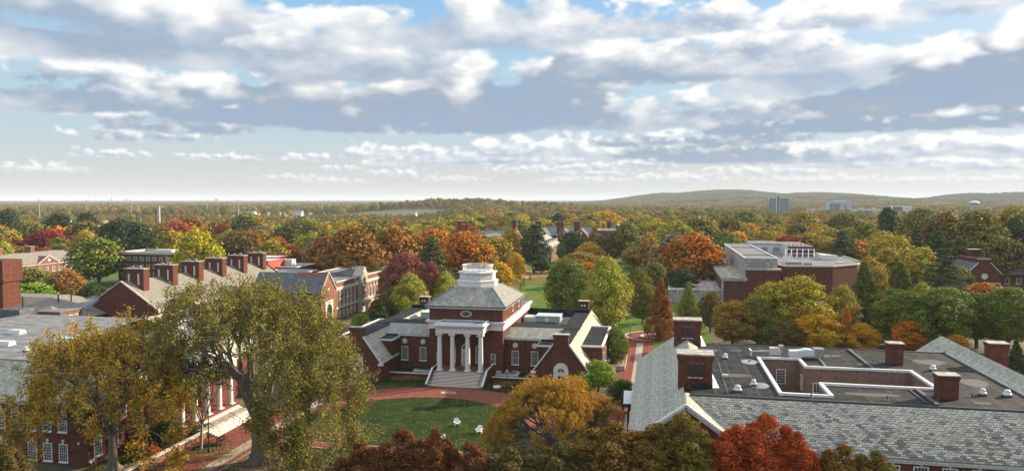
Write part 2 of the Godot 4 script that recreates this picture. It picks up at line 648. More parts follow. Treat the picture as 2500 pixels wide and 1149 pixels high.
func make_materials() -> void:
	var brick := courses(1024, 108, 36, Color(0.123, 0.073, 0.056), [Color(0.095, 0.032, 0.023), Color(0.114, 0.041, 0.029), Color(0.080, 0.027, 0.021), Color(0.123, 0.047, 0.033)], 1)
	M.brick = mat(Color.WHITE, 0.9, brick, 8.0)
	M.brick_light = mat(Color.WHITE, 0.9, courses(512, 54, 18, Color(0.211, 0.155, 0.120), [Color(0.176, 0.074, 0.052), Color(0.200, 0.088, 0.062), Color(0.155, 0.063, 0.046)], 2), 4.0)
	M.brick_tan = mat(Color.WHITE, 0.9, courses(512, 54, 18, Color(0.216, 0.173, 0.137), [Color(0.173, 0.097, 0.072), Color(0.202, 0.119, 0.086), Color(0.144, 0.079, 0.061), Color(0.216, 0.137, 0.108)], 3), 4.0)
	M.pave = mat(Color.WHITE, 0.9, courses(512, 40, 20, Color(0.130, 0.052, 0.040), [Color(0.184, 0.054, 0.041), Color(0.205, 0.065, 0.048), Color(0.164, 0.046, 0.035), Color(0.218, 0.074, 0.056)], 4), 4.0)
	M.slate_green = mat(Color.WHITE, 0.62, courses(512, 20, 10, Color(0.11, 0.115, 0.10), [Color(0.33, 0.325, 0.27), Color(0.36, 0.355, 0.30), Color(0.29, 0.285, 0.24), Color(0.34, 0.32, 0.26)], 5, 2), 5.0)
	M.slate_grey = mat(Color.WHITE, 0.5, courses(512, 24, 12, Color(0.12, 0.14, 0.14), [Color(0.225, 0.22, 0.195), Color(0.245, 0.24, 0.215), Color(0.21, 0.205, 0.185), Color(0.235, 0.225, 0.195)], 6, 1), 5.0)
	M.slate_dark = mat(Color.WHITE, 0.55, courses(512, 24, 12, Color(0.05, 0.055, 0.06), [Color(0.10, 0.115, 0.125), Color(0.13, 0.14, 0.145), Color(0.085, 0.095, 0.105)], 7, 1), 5.0)
	M.slate_brown = mat(lin(0.25, 0.235, 0.20), 0.8, grain(512, 0.02, 0.80, 1.0, 8), 9.0)
	M.slate_old = mat(lin(0.15, 0.158, 0.15), 0.7)
	var rough := grain(512, 0.012, 0.72, 1.0, 21)
	var fine := grain(256, 0.05, 0.8, 1.0, 22)
	M.tar = mat(lin(0.034, 0.034, 0.036), 0.7, grain(512, 0.01, 0.6, 1.0, 23, 6), 12.0)
	M.tar_seam = mat(lin(0.06, 0.06, 0.063), 0.7)
	M.tar_dusty = mat(lin(0.062, 0.060, 0.058), 0.85, grain(256, 0.03, 0.7, 1.0, 26), 3.0)
	M.tar_patch = mat(lin(0.022, 0.022, 0.024), 0.6)
	M.flat_grey = mat(lin(0.22, 0.225, 0.23), 0.8, grain(512, 0.01, 0.76, 1.0, 24, 6), 14.0)
	M.flat_gravel = mat(Color.WHITE, 0.9, blend(512, 0.012, Color(0.16, 0.10, 0.075), Color(0.36, 0.30, 0.24), Color(0.44, 0.38, 0.31), 25), 16.0)
	M.white = mat(lin(0.74, 0.74, 0.73), 0.5, fine, 3.0)
	M.stone = mat(lin(0.56, 0.52, 0.45), 0.8, fine, 2.0)
	M.limestone = mat(lin(0.47, 0.42, 0.35), 0.85, rough, 5.0)
	M.concrete = mat(lin(0.40, 0.385, 0.35), 0.9, rough, 7.0)
	M.concrete_path = mat(lin(0.42, 0.36, 0.28), 0.9, rough, 5.0)
	M.tread = mat(lin(0.70, 0.66, 0.60), 0.8, fine, 2.0)
	M.riser = mat(lin(0.19, 0.115, 0.095), 0.9)
	M.metal_white = mat(lin(0.62, 0.65, 0.66), 0.4, fine, 3.0)
	M.metal_green = mat(lin(0.30, 0.38, 0.36), 0.5, fine, 3.0)
	M.metal_grey = mat(lin(0.30, 0.31, 0.32), 0.45, fine, 3.0, 0.3)
	M.copper = mat(lin(0.10, 0.17, 0.15), 0.6)
	M.black_iron = mat(lin(0.015, 0.016, 0.018), 0.5)
	M.glass = mat(lin(0.022, 0.026, 0.03), 0.06)
	M.glass.metallic_specular = 0.6
	M.glass_blue = mat(lin(0.045, 0.085, 0.12), 0.15)
	M.red_metal = mat(lin(0.46, 0.055, 0.03), 0.5)
	M.red_dark = mat(lin(0.16, 0.012, 0.016), 0.6)
	M.lamp_glass = mat(lin(0.75, 0.74, 0.70), 0.3)
	M.puddle = mat(lin(0.03, 0.032, 0.036), 0.03)
	M.puddle.metallic_specular = 0.9
	M.puddle.clearcoat_enabled = true
	M.puddle.clearcoat = 1.0
	M.puddle.clearcoat_roughness = 0.02
	M.stain = mat(lin(0.17, 0.16, 0.14), 0.9)
	M.rubber = mat(lin(0.02, 0.02, 0.02), 0.8)
	M.water_blue = mat(lin(0.05, 0.16, 0.34), 0.5)
	M.smokestack = mat(lin(0.33, 0.36, 0.40), 0.8)
	M.steel_far = mat(lin(0.34, 0.34, 0.34), 0.6)
	M.pole_wood = mat(lin(0.24, 0.19, 0.14), 0.9)
	M.field_tan = mat(Color.WHITE, 0.95, blend(256, 0.02, Color(0.36, 0.24, 0.14), Color(0.44, 0.31, 0.19), Color(0.50, 0.38, 0.24), 31), 90.0)
	M.field_green = mat(Color.WHITE, 0.95, blend(256, 0.02, Color(0.13, 0.19, 0.05), Color(0.17, 0.24, 0.07), Color(0.24, 0.27, 0.11), 32), 70.0)
	M.lawn = mat(Color.WHITE, 0.95, blend(1024, 0.008, Color(0.014, 0.028, 0.003), Color(0.021, 0.040, 0.005), Color(0.046, 0.047, 0.011), 33), 30.0)
	M.lawn_dry = mat(Color.WHITE, 0.95, blend(1024, 0.009, Color(0.027, 0.038, 0.007), Color(0.051, 0.045, 0.014), Color(0.089, 0.062, 0.025), 34), 26.0)
	M.lawn_bright = mat(Color.WHITE, 0.95, blend(512, 0.012, Color(0.062, 0.115, 0.013), Color(0.080, 0.135, 0.016), Color(0.125, 0.14, 0.03), 35), 40.0)
	M.leaf_litter = mat(Color.WHITE, 1.0, blend(512, 0.02, Color(0.28, 0.15, 0.07), Color(0.38, 0.22, 0.11), Color(0.20, 0.17, 0.06), 36), 20.0)
	M.mulch = mat(Color.WHITE, 1.0, blend(256, 0.05, Color(0.045, 0.028, 0.018), Color(0.07, 0.045, 0.03), Color(0.11, 0.07, 0.045), 37), 4.0)
	M.ground = mat(Color.WHITE, 1.0, blend(1024, 0.01, Color(0.035, 0.042, 0.016), Color(0.065, 0.060, 0.026), Color(0.12, 0.09, 0.045), 38), 120.0)
	M.bark = mat(Color.WHITE, 0.95, blend(256, 0.04, Color(0.09, 0.075, 0.058), Color(0.16, 0.135, 0.105), Color(0.22, 0.19, 0.15), 39), 1.2)
	M.bark_pale = mat(Color.WHITE, 0.95, blend(256, 0.04, Color(0.17, 0.145, 0.115), Color(0.27, 0.235, 0.19), Color(0.36, 0.31, 0.26), 40), 1.0)
	M.chair_white = mat(lin(0.78, 0.78, 0.77), 0.5)
	M.jacket = mat(lin(0.03, 0.035, 0.05), 0.9)
	M.skin = mat(lin(0.45, 0.28, 0.2), 0.7)
	for k in ["slate_green", "slate_grey", "slate_dark", "slate_brown", "tar", "flat_grey", "lawn", "lawn_dry", "lawn_bright", "brick", "brick_light", "pave"]:
		M[k].metallic_specular = 0.22
	M.asphalt = mat(lin(0.075, 0.075, 0.078), 0.9, rough, 8.0)
# ---------------------------------------------------------------- ground
func hump(x: float, z: float, cx: float, cz: float, rx: float, rz: float) -> float:
	var a := (x - cx) / rx
	var b := (z - cz) / rz
	var q := a * a + b * b
	return 0.0 if q > 9.0 else exp(-q * 1.4)

# height of the land: flat round the campus, a low wooded knoll, and a long ridge far to the right
func land(x: float, z: float) -> float:
	if z > -900.0:
		return 0.0
	var h := 19.0 * hump(x, z, -500.0, -1640.0, 170.0, 260.0)
	h = maxf(h, 20.0 * hump(x, z, -420.0, -1660.0, 170.0, 260.0))
	h = maxf(h, 13.0 * hump(x, z, -290.0, -1640.0, 160.0, 240.0))
	h = maxf(h, 86.0 * hump(x, z, 420.0, -5000.0, 620.0, 900.0))
	h = maxf(h, 66.0 * hump(x, z, 60.0, -5000.0, 420.0, 800.0))
	h = maxf(h, 66.0 * hump(x, z, 950.0, -4900.0, 620.0, 800.0))
	h = maxf(h, 44.0 * hump(x, z, 700.0, -3600.0, 900.0, 600.0) - 8.0)
	h = maxf(h, 64.0 * hump(x, z, 2050.0, -4600.0, 620.0, 800.0))
	h = maxf(h, 55.0 * hump(x, z, 1650.0, -4400.0, 260.0, 700.0))
	return h

func make_ground() -> void:
	var s := Shape.new()
	var radii := [0.0, 60.0, 150.0, 300.0, 600.0, 900.0]
	var r := 900.0
	while r < 24000.0:
		r *= 1.045 if r < 7000.0 else 1.25
		radii.append(r)
	var around := 240
	for k in radii.size():
		for t in around + 1:
			var w := TAU * t / around
			var x: float = sin(w) * radii[k]
			var z: float = -cos(w) * radii[k]
			s.v.append(V(x, land(x, z), z))
			s.uv.append(Vector2(x, z))
			s.n.append(Vector3.UP)
	for k in radii.size() - 1:
		for t in around:
			var a := k * (around + 1) + t
			var b := a + around + 1
			s.i.append_array([a, b + 1, a + 1, a, b, b + 1])
	# smooth normals on the slopes
	for k in s.v.size():
		var p := s.v[k]
		if p.y > 0.01 or p.z < -1000.0:
			s.n[k] = V(land(p.x - 20, p.z) - land(p.x + 20, p.z), 40.0, land(p.x, p.z - 20) - land(p.x, p.z + 20)).normalized()
	structure("ground", s, M.ground)
	# lawns
	var c := V(-34.2, 0, -97.1)
	s = Shape.new()
	s.disc(c + V(0, 0.020, 0), 16.4, 16.4, 72)
	structure("lawn", s, M.lawn)
	s = Shape.new()
	flat(s, [V(-50.7, 0.012, -119), V(-50.7, 0.012, -55), V(-8, 0.012, -55), V(-8, 0.012, -119)])
	structure("lawn", s, M.lawn_dry)
	# worn, leaf-strewn turf under the elm reaching into the round lawn
	s = Shape.new()
	s.disc(V(-45.6, 0.024, -93.6), 4.6, 6.0, 30, 0.16)
	structure("worn_turf", s, M.lawn_dry)
	s = Shape.new()
	s.disc(V(-47.9, 0.03, -80.6), 3.4, 3.0, 26, 0.05)
	structure("mulch_bed", s, M.mulch)
	s = Shape.new()
	flat(s, [V(-66.9, 0.012, -91), V(-66.9, 0.012, -60), V(-59.9, 0.012, -60), V(-59.6, 0.012, -91)])
	structure("lawn", s, M.lawn)
	s = Shape.new()
	flat(s, [V(-58, 0.012, -130), V(-58, 0.012, -119), V(-10.5, 0.012, -119), V(-10.5, 0.012, -130)])
	structure("lawn", s, M.lawn)
	# brick walk round the lawn
	s = Shape.new()
	for t in 60:
		var w0 := TAU * t / 60
		var w1 := TAU * (t + 1) / 60
		if cos(w0) < 0.12 or cos(w1) < 0.12:
			continue
		var far0 := 22.9
		var far1 := 22.9
		flat(s, [c + V(sin(w0) * 16.4, 0.028, -cos(w0) * 16.4), c + V(sin(w1) * 16.4, 0.028, -cos(w1) * 16.4), c + V(sin(w1) * far1, 0.028, -cos(w1) * far1), c + V(sin(w0) * far0, 0.028, -cos(w0) * far0)])
	structure("brick_walk", s, M.pave)
	s = Shape.new()
	flat(s, [V(-51.5, 0.033, -87.3), V(-17, 0.033, -87.3), V(-17, 0.033, -89.1), V(-51.5, 0.033, -89.1)])
	structure("brick_walk", s, M.pave)
	s = Shape.new()
	flat(s, [V(-51.0, 0.037, -87.12), V(-17, 0.037, -87.12), V(-17, 0.037, -87.3), V(-51.0, 0.037, -87.3)])
	flat(s, [V(-51.0, 0.037, -89.1), V(-17, 0.037, -89.1), V(-17, 0.037, -89.28), V(-51.0, 0.037, -89.28)])
	structure("path_edging", s, M.concrete_path)
	for side in [[-59.5, -50.9, -53.45, -51.75, -128.0], [-7.2, -1.2, -4.75, -3.35, -172.0]]:
		s = Shape.new()
		flat(s, [V(side[0], 0.024, -50), V(side[1], 0.024, -50), V(side[1], 0.024, side[4]), V(side[0], 0.024, side[4])])
		structure("brick_walk", s, M.pave)
		s = Shape.new()
		flat(s, [V(side[2], 0.041, -50), V(side[3], 0.041, -50), V(side[3], 0.041, side[4] + 6.0), V(side[2], 0.041, side[4] + 6.0)])
		structure("concrete_strip", s, M.concrete_path)
	s = Shape.new()
	flat(s, [V(-50.9, 0.041, -50), V(-50.72, 0.041, -50), V(-50.72, 0.041, -86.9), V(-50.9, 0.041, -86.9)])
	structure("path_edging", s, M.concrete_path)
	# monogram set in the paving
	s = Shape.new()
	for q in [[-35.5, -117.1, -35.0, -116.0, 0.22], [-35.0, -116.0, -34.6, -116.35, 0.22], [-34.6, -116.35, -34.2, -117.4, 0.22], [-35.2, -117.3, -34.8, -116.3, 0.16], [-34.0, -116.2, -33.2, -116.5, 0.2], [-33.2, -116.5, -33.0, -117.0, 0.2], [-33.0, -117.0, -33.9, -117.4, 0.2], [-33.9, -117.4, -34.3, -117.2, 0.16]]:
		var a := V(q[0], 0.045, q[1])
		var b := V(q[2], 0.045, q[3])
		var d: Vector3 = (b - a).normalized().cross(Vector3.UP) * q[4] * 0.5
		flat(s, [a - d, b - d, b + d, a + d])
	structure("paving_monogram", s, M.tread)
	# round plaza by the walk on the right
	s = Shape.new()
	s.disc(V(-1.6, 0.045, -175.5), 6.6, 6.6, 40)
	structure("brick_plaza", s, M.pave)
	for rr in [[5.9, 6.35, 0.049], [2.0, 2.7, 0.049]]:
		s = Shape.new()
		ring(s, V(-1.6, rr[2], -175.5), rr[0], rr[1], 40)
		structure("stone_ring", s, M.tread)
	# the green behind the hall
	s = Shape.new()
	flat(s, [V(-62, 0.012, -500), V(-62, 0.012, -158), V(12, 0.012, -158), V(12, 0.012, -500)])
	structure("green", s, M.lawn_bright)
	s = Shape.new()
	s.disc(V(-58, 0.018, -312), 14, 17, 30, 0.1)
	structure("fallen_leaves", s, M.leaf_litter)
	for q in [[-9.2, -300, -1.0, -490, 3.4], [-37.0, -420, -33.0, -490, 3.0], [-60, -236, 8, -235, 2.6], [-60, -212, 8, -216, 2.6], [-55.5, -236, -52.5, -288, 2.6], [-52.5, -288, -48, -305, 2.4], [-33.5, -482, -20, -482, 4.0], [-60, -409, 8, -412, 2.0], [-60, -340, 0, -342, 2.0]]:
		s = Shape.new()
		var a := V(q[0], 0.024, q[1])
		var b := V(q[2], 0.024, q[3])
		var d: Vector3 = (b - a).normalized().cross(Vector3.UP) * q[4] * 0.5
		flat(s, [a - d, b - d, b + d, a + d])
		structure("brick_walk", s, M.pave)
	for q in [[-42, -288, 9.5, 12.2], [-5.5, -290, 7.0, 9.4]]:
		s = Shape.new()
		ring(s, V(q[0], 0.028, q[1]), q[2], q[3], 48)
		structure("ring_walk", s, M.pave)
	s = Shape.new()
	flat(s, [V(-5.0, 0.03, -300), V(-3.2, 0.03, -300), V(0.2, 0.03, -490), V(-1.4, 0.03, -490)])
	structure("concrete_strip", s, M.concrete_path)
	# grass and road on the left
	s = Shape.new()
	flat(s, [V(-260, 0.012, -290), V(-260, 0.012, -205), V(-150, 0.012, -205), V(-150, 0.012, -290)])
	structure("lawn", s, M.lawn_bright)
	s = Shape.new()
	flat(s, [V(-270, 0.024, -262), V(-270, 0.024, -254), V(-150, 0.024, -254), V(-150, 0.024, -262)])
	structure("road", s, M.asphalt)
	# fields far out on the left
	for q in [["field", -1150, -700, -1720, -1330, "field_tan"], ["field", -620, -420, -1500, -1250, "field_tan"], ["field", -800, -560, -1240, -1120, "field_green"], ["field", -700, -540, -1340, -1260, "field_tan"], ["field", -210, -120, -1150, -900, "field_green"]]:
		s = Shape.new()
		flat(s, [V(q[1], 0.4, q[3]), V(q[1], 0.4, q[4]), V(q[2], 0.4, q[4]), V(q[2], 0.4, q[3])])
		structure(q[0], s, M[q[5]])

# a level sheet whose texture runs in world metres
func flat(s: Shape, p: Array) -> void:
	var up: float = (p[1] - p[0]).cross(p[2] - p[0]).y
	var q := p if up > 0.0 else [p[3], p[2], p[1], p[0]]
	var k := s.v.size()
	for t in q:
		s.v.append(t)
		s.n.append(Vector3.UP)
		s.uv.append(Vector2(t.x, t.z))
	s.i.append_array([k, k + 2, k + 1, k, k + 3, k + 2])

func ring(s: Shape, c: Vector3, r0: float, r1: float, sides: int) -> void:
	for t in sides:
		var w0 := TAU * t / sides
		var w1 := TAU * (t + 1) / sides
		flat(s, [c + V(sin(w0) * r0, 0, -cos(w0) * r0), c + V(sin(w1) * r0, 0, -cos(w1) * r0), c + V(sin(w1) * r1, 0, -cos(w1) * r1), c + V(sin(w0) * r1, 0, -cos(w0) * r1)])
# ---------------------------------------------------------------- the columned hall
func chimney(parent: Node3D, x0: float, x1: float, y0: float, y1: float, z0: float, z1: float, brick: Material, called := "chimney") -> MeshInstance3D:
	var s := Shape.new().box(x0, x1, y0, y1 - 0.35, z0, z1)
	s.box(x0 - 0.07, x1 + 0.07, y1 - 0.55, y1 - 0.36, z0 - 0.07, z1 + 0.07)
	s.box(x0 - 0.12, x1 + 0.12, y1 - 0.35, y1 - 0.1, z0 - 0.12, z1 + 0.12)
	var o := part(called, s, brick, parent)
	sub("cap", Shape.new().box(x0 - 0.16, x1 + 0.16, y1 - 0.1, y1, z0 - 0.16, z1 + 0.16).mesh(), M.concrete, o)
	return o

func rail(parent: Node3D, p: Vector3, q: Vector3, posts: int, h := 0.95) -> void:
	var s := Shape.new()
	s.tube(p + V(0, h, 0), q + V(0, h, 0), 0.035, 0.035, 6)
	s.tube(p + V(0, h * 0.5, 0), q + V(0, h * 0.5, 0), 0.02, 0.02, 5)
	for t in posts:
		var a := p.lerp(q, t / maxf(posts - 1.0, 1.0))
		s.tube(a, a + V(0, h, 0), 0.022, 0.022, 5)
	part("handrail", s, M.black_iron, parent)

func make_columned_hall() -> void:
	var cx := -34.25
	var r := thing("columned_hall", "red brick hall with four white columns, grey hipped roof and white cupola", "building", V(cx, 0, -140))
	var s: Shape
	# ---- centre block
	part("wall", Shape.new().box(-41.1, -27.4, 0, 12.35, -146, -128), M.brick, r)
	part("wall", Shape.new().box(-40.9, -27.6, 0, 9.9, -157, -146.01), M.brick, r)
	s = Shape.new().box(-41.28, -27.22, 8.66, 9.75, -146.2, -127.82)
	s.box(-41.55, -26.95, 9.75, 10.0, -146.4, -127.55).box(-41.7, -26.8, 10.0, 10.2, -146.5, -127.4)
	s.box(-41.1, -27.35, 8.66, 9.75, -157.2, -146.21).box(-41.4, -27.05, 9.75, 10.15, -157.4, -146.51)
	part("white_band", s, M.white, r)
	part("flat_roof", Shape.new().box(-40.9, -27.6, 10.15, 10.22, -157.1, -146.6), M.flat_grey, r)
	s = Shape.new().box(-41.4, -27.1, 12.35, 12.55, -146.3, -127.7).box(-41.75, -26.75, 12.55, 12.8, -146.65, -127.35)
	part("cornice", s, M.white, r)
	# hipped slate roof
	var a := V(-41.85, 12.8, -127.25)
	var b := V(-26.65, 12.8, -127.25)
	var d := V(-26.65, 12.8, -146.75)
	var e := V(-41.85, 12.8, -146.75)
	var top := 15.7
	var half := 3.75
	var a2 := V(cx - half, top, -137 + half)
	var b2 := V(cx + half, top, -137 + half)
	var d2 := V(cx + half, top, -137 - half)
	var e2 := V(cx - half, top, -137 - half)
	s = Shape.new().quad(a, b, b2, a2).quad(b, d, d2, b2).quad(d, e, e2, d2).quad(e, a, a2, e2).quad(a2, b2, d2, e2)
	var roof := part("hip_roof", s, M.slate_grey, r)
	for q in [[a, a2], [b, b2], [d, d2], [e, e2]]:
		sub("hip_flashing", Shape.new().tube(q[0] + V(0, 0.04, 0), q[1] + V(0, 0.04, 0), 0.12, 0.12, 6).mesh(), M.copper, roof)
	s = Shape.new().box(a.x - 0.02, b.x + 0.02, 12.78, 12.93, a.z - 0.1, a.z + 0.12).box(b.x - 0.1, b.x + 0.12, 12.78, 12.93, d.z, b.z - 0.11)
	sub("gutter", s.mesh(), M.black_iron, roof)
	# slates of a darker batch, replaced over the years
	var rng := RandomNumberGenerator.new()
	rng.seed = 4
	s = Shape.new()
	for k in 46:
		var u := rng.randf_range(1.2, 13.6)
		var w := rng.randf_range(0.3, 5.2)
		if u < w * 0.62 + 0.4 or u > 15.2 - w * 0.62 - 0.8:
			continue
		var p := a + V(u, 0.482 * w + 0.03, -w)
		for m in rng.randi_range(1, 3):
			s.quad(p, p + V(0.38, 0, 0), p + V(0.38, 0.128, -0.265), p + V(0, 0.128, -0.265))
			p += V(rng.randf_range(-0.4, 0.4), 0.128, -0.265)
	sub("darker_slates", s.mesh(), M.slate_old, roof).set_meta("kind", "stuff")
	# cupola
	var cc := V(cx, 0, -137)
	s = Shape.new().lathe(cc, [Vector2(3.98, 15.4), Vector2(3.98, 16.55), Vector2(4.06, 16.6), Vector2(4.06, 16.78), Vector2(3.6, 16.92)], 8, true, PI / 8)
	var cup := part("cupola", s, M.white, r)
	s = Shape.new().lathe(cc, [Vector2(3.5, 16.9), Vector2(3.5, 18.0), Vector2(3.62, 18.05), Vector2(3.62, 18.15), Vector2(3.8, 18.2), Vector2(3.8, 18.38), Vector2(3.3, 18.5), Vector2(0.0, 18.52)], 8, true, PI / 8)
	sub("drum", s.mesh(), M.white, cup)
	s = Shape.new()
	for k in 8:
		var w := TAU * k / 8
		var f := V(sin(w), 0, cos(w))
		var g := V(cos(w), 0, -sin(w))
		var m := cc + f * (3.5 * cos(PI / 8) + 0.03)
		for q in [[-1.15, 17.1, 1.15, 17.17], [-1.15, 17.77, 1.15, 17.84]]:
			s.quad(m + g * q[0] + V(0, q[1], 0), m + g * q[2] + V(0, q[1], 0), m + g * q[2] + V(0, q[3], 0), m + g * q[0] + V(0, q[3], 0))
		for x in [-1.15, -0.03, 1.09]:
			s.quad(m + g * x + V(0, 17.17, 0), m + g * (x + 0.06) + V(0, 17.17, 0), m + g * (x + 0.06) + V(0, 17.77, 0), m + g * x + V(0, 17.77, 0))
	sub("panel_moulding", s.mesh(), M.stone, cup)
	s = Shape.new().lathe(cc, [Vector2(2.95, 18.5), Vector2(2.95, 18.68), Vector2(2.7, 18.68), Vector2(2.7, 18.5)], 40)
	s.lathe(cc, [Vector2(2.97, 19.5), Vector2(3.03, 19.52), Vector2(3.03, 19.64), Vector2(2.68, 19.64), Vector2(2.68, 19.5), Vector2(2.97, 19.5)], 40)
	for k in 64:
		var w := TAU * k / 64
		var p := cc + V(sin(w) * 2.85, 18.66, cos(w) * 2.85)
		var thick := 0.11 if k % 8 == 0 else 0.035
		s.tube(p, p + V(0, 0.86, 0), thick, thick, 5)
	sub("balustrade", s.mesh(), M.white, cup)
	# oval and round windows high in the walls
	for q in [[V(-34.15, 11.5, -128), 0.0, 1.05, 0.55], [V(-27.4, 11.45, -137), 90.0, 0.75, 0.7], [V(-27.4, 11.45, -143), 90.0, 0.75, 0.7]]:
		var g := Shape.new()
		var f := Shape.new()
		var pts := []
		for k in 24:
			pts.append(Vector2(cos(TAU * k / 24) * q[2] * 0.86, sin(TAU * k / 24) * q[3] * 0.8))
		g.ext_z(pts, 0.0, 0.03)
		for k in 24:
			var w0 := TAU * k / 24
			var w1 := TAU * (k + 1) / 24
			var p0 := V(cos(w0) * q[2], sin(w0) * q[3], 0.1)
			var p1 := V(cos(w1) * q[2], sin(w1) * q[3], 0.1)
			var k0 := V(p0.x * 0.84, p0.y * 0.78, 0.1)
			var k1 := V(p1.x * 0.84, p1.y * 0.78, 0.1)
			f.quad(k0, p0, p1, k1)
			f.quad(p0, V(p0.x, p0.y, 0), V(p1.x, p1.y, 0), p1)
			if k % 3 == 0:
				f.beam(V(p0.x * 0.3, p0.y * 0.3, 0.045), V(p0.x * 0.84, p0.y * 0.8, 0.045), 0.03, 0.03)
		var o := piece("oval_window", g.mesh(), M.glass, r, q[0], deg_to_rad(q[1]))
		sub("frame", f.mesh(), M.white, o)
	# ---- portico
	var cols := [-37.95, -35.6, -32.85, -30.5]
	for x in cols:
		var at := V(x, 0, -124)
		s = Shape.new().lathe(at, [Vector2(0.43, 2.35), Vector2(0.43, 4.2), Vector2(0.415, 5.6), Vector2(0.365, 8.1)], 20)
		var col := part("column", s, M.white, r)
		s = Shape.new().box(x - 0.56, x + 0.56, 2.0, 2.14, -124.56, -123.44).lathe(at, [Vector2(0.54, 2.14), Vector2(0.57, 2.2), Vector2(0.54, 2.26), Vector2(0.46, 2.28), Vector2(0.5, 2.33), Vector2(0.43, 2.36)], 20)
		sub("base", s.mesh(), M.white, col)
		s = Shape.new().lathe(at, [Vector2(0.37, 8.1), Vector2(0.40, 8.16), Vector2(0.37, 8.22), Vector2(0.43, 8.36)], 16)
		s.box(x - 0.5, x + 0.5, 8.52, 8.66, -124.5, -123.5)
		for sx in [-1, 1]:
			s.tube(V(x + sx * 0.44, 8.36, -124.46), V(x + sx * 0.44, 8.36, -123.54), 0.17, 0.17, 10, true)
		s.box(x - 0.42, x + 0.42, 8.36, 8.53, -124.45, -123.52)
		sub("capital", s.mesh(), M.white, col)
	s = Shape.new().box(-38.55, -29.9, 8.67, 9.25, -127.85, -123.45).box(-38.48, -29.97, 9.25, 9.62, -127.85, -123.5)
	s.box(-38.75, -29.7, 9.82, 10.0, -127.85, -123.2).box(-38.95, -29.5, 10.0, 10.2, -127.85, -123.0)
	s.box(-38.55, -29.9, 9.62, 9.82, -127.85, -123.42)
	var ent := part("entablature", s, M.white, r)
	s = Shape.new()
	for k in 34:
		s.box(-38.6 + k * 0.262, -38.6 + k * 0.262 + 0.13, 9.66, 9.8, -123.42, -123.24)
	for k in 16:
		s.box(-29.89, -29.74, 9.66, 9.8, -127.6 + k * 0.262, -127.6 + k * 0.262 + 0.13)
	sub("dentils", s.mesh(), M.white, ent).set_meta("kind", "stuff")
	s = Shape.new().box(-38.6, -29.85, 10.2, 10.42, -123.6, -123.35).box(-38.6, -38.3, 10.2, 10.42, -127.85, -123.6).box(-30.15, -29.85, 10.2, 10.42, -127.85, -123.6).box(-38.3, -30.15, 10.2, 10.42, -127.85, -127.6)
	sub("roof_curb", s.mesh(), M.white, ent)
	sub("roof_sheet", Shape.new().box(-38.3, -30.15, 10.2, 10.26, -127.6, -123.6).mesh(), M.metal_grey, ent)
	sub("roof_panel", Shape.new().box(-38.1, -32.0, 10.26, 10.36, -125.4, -123.8).mesh(), M.metal_white, ent)
	part("porch_floor", Shape.new().box(-38.9, -29.6, 0, 2.0, -127.99, -123.6), M.pave, r)
	for k in 12:
		var y := 2.0 - 0.1667 * k
		var z := -123.6 + 0.31 * k
		var grow := 0.035 * k
		var st := part("step", Shape.new().box(-38.75 - grow, -29.75 + grow, y - 0.1667, y - 0.05, z - 0.6, z), M.riser, r)
		sub("tread", Shape.new().box(-38.75 - grow - 0.02, -29.75 + grow + 0.02, y - 0.05, y, z - 0.3, z + 0.03).mesh(), M.tread, st)
	for side in [-1, 1]:
		var x0: float = cx + side * 4.65
		var x1: float = cx + side * 5.25
		var lo := minf(x0, x1)
		var hi := maxf(x0, x1)
		s = Shape.new().ext_x([Vector2(-127.9, 0), Vector2(-119.9, 0), Vector2(-119.9, 0.35), Vector2(-123.6, 2.35), Vector2(-127.9, 2.35)], lo + 0.16, hi - 0.16)
		var cheek := part("cheek_wall", s, M.brick, r)
		s = Shape.new().beam(V((lo + hi) / 2, 0.42, -119.9), V((lo + hi) / 2, 2.42, -123.6), 0.34, 0.1).beam(V((lo + hi) / 2, 2.42, -123.6), V((lo + hi) / 2, 2.42, -127.9), 0.34, 0.1)
		sub("coping", s.mesh(), M.tread, cheek)
		rail(r, V((lo + hi) / 2 - side * 0.75, 0.0, -120.1), V((lo + hi) / 2 - side * 0.45, 2.0, -123.7), 8)
		rail(r, V((lo + hi) / 2, 2.45, -123.7), V((lo + hi) / 2, 2.45, -127.6), 9, 0.8)
	# door and windows in the porch
	s = Shape.new().box(-0.62, 0.62, 0, 2.55, 0.0, 0.1)
	var door := piece("door", s.mesh(), M.white, r, V(-34.2, 2.0, -128))
	s = Shape.new().box(-0.86, -0.63, 0, 3.2, 0.0, 0.16).box(0.63, 0.86, 0, 3.2, 0.0, 0.16).box(-0.629, 0.629, 2.56, 3.2, 0.0, 0.15)
	for k in 12:
		var w0 := PI * k / 12
		var w1 := PI * (k + 1) / 12
		s.quad(V(cos(w0) * 0.66, 3.2 + sin(w0) * 0.66, 0.14), V(cos(w0) * 0.88, 3.2 + sin(w0) * 0.88, 0.14), V(cos(w1) * 0.88, 3.2 + sin(w1) * 0.88, 0.14), V(cos(w1) * 0.66, 3.2 + sin(w1) * 0.66, 0.14))
		if k % 3 == 0:
			s.beam(V(cos(w0) * 0.2, 3.2 + sin(w0) * 0.2, 0.07), V(cos(w0) * 0.7, 3.2 + sin(w0) * 0.7, 0.07), 0.03, 0.03)
	sub("door_case", s.mesh(), M.white, door)
	var fan := []
	for k in 13:
		fan.append(Vector2(cos(PI * k / 12) * 0.67, 3.2 + sin(PI * k / 12) * 0.67))
	sub("fanlight", Shape.new().ext_z(fan, 0.0, 0.04).mesh(), M.glass, door)
	sub("door_panels", Shape.new().box(-0.5, -0.06, 0.2, 1.1, 0.1, 0.115).box(0.06, 0.5, 0.2, 1.1, 0.1, 0.115).box(-0.5, -0.06, 1.25, 2.4, 0.1, 0.115).box(0.06, 0.5, 1.25, 2.4, 0.1, 0.115).mesh(), M.stone, door)
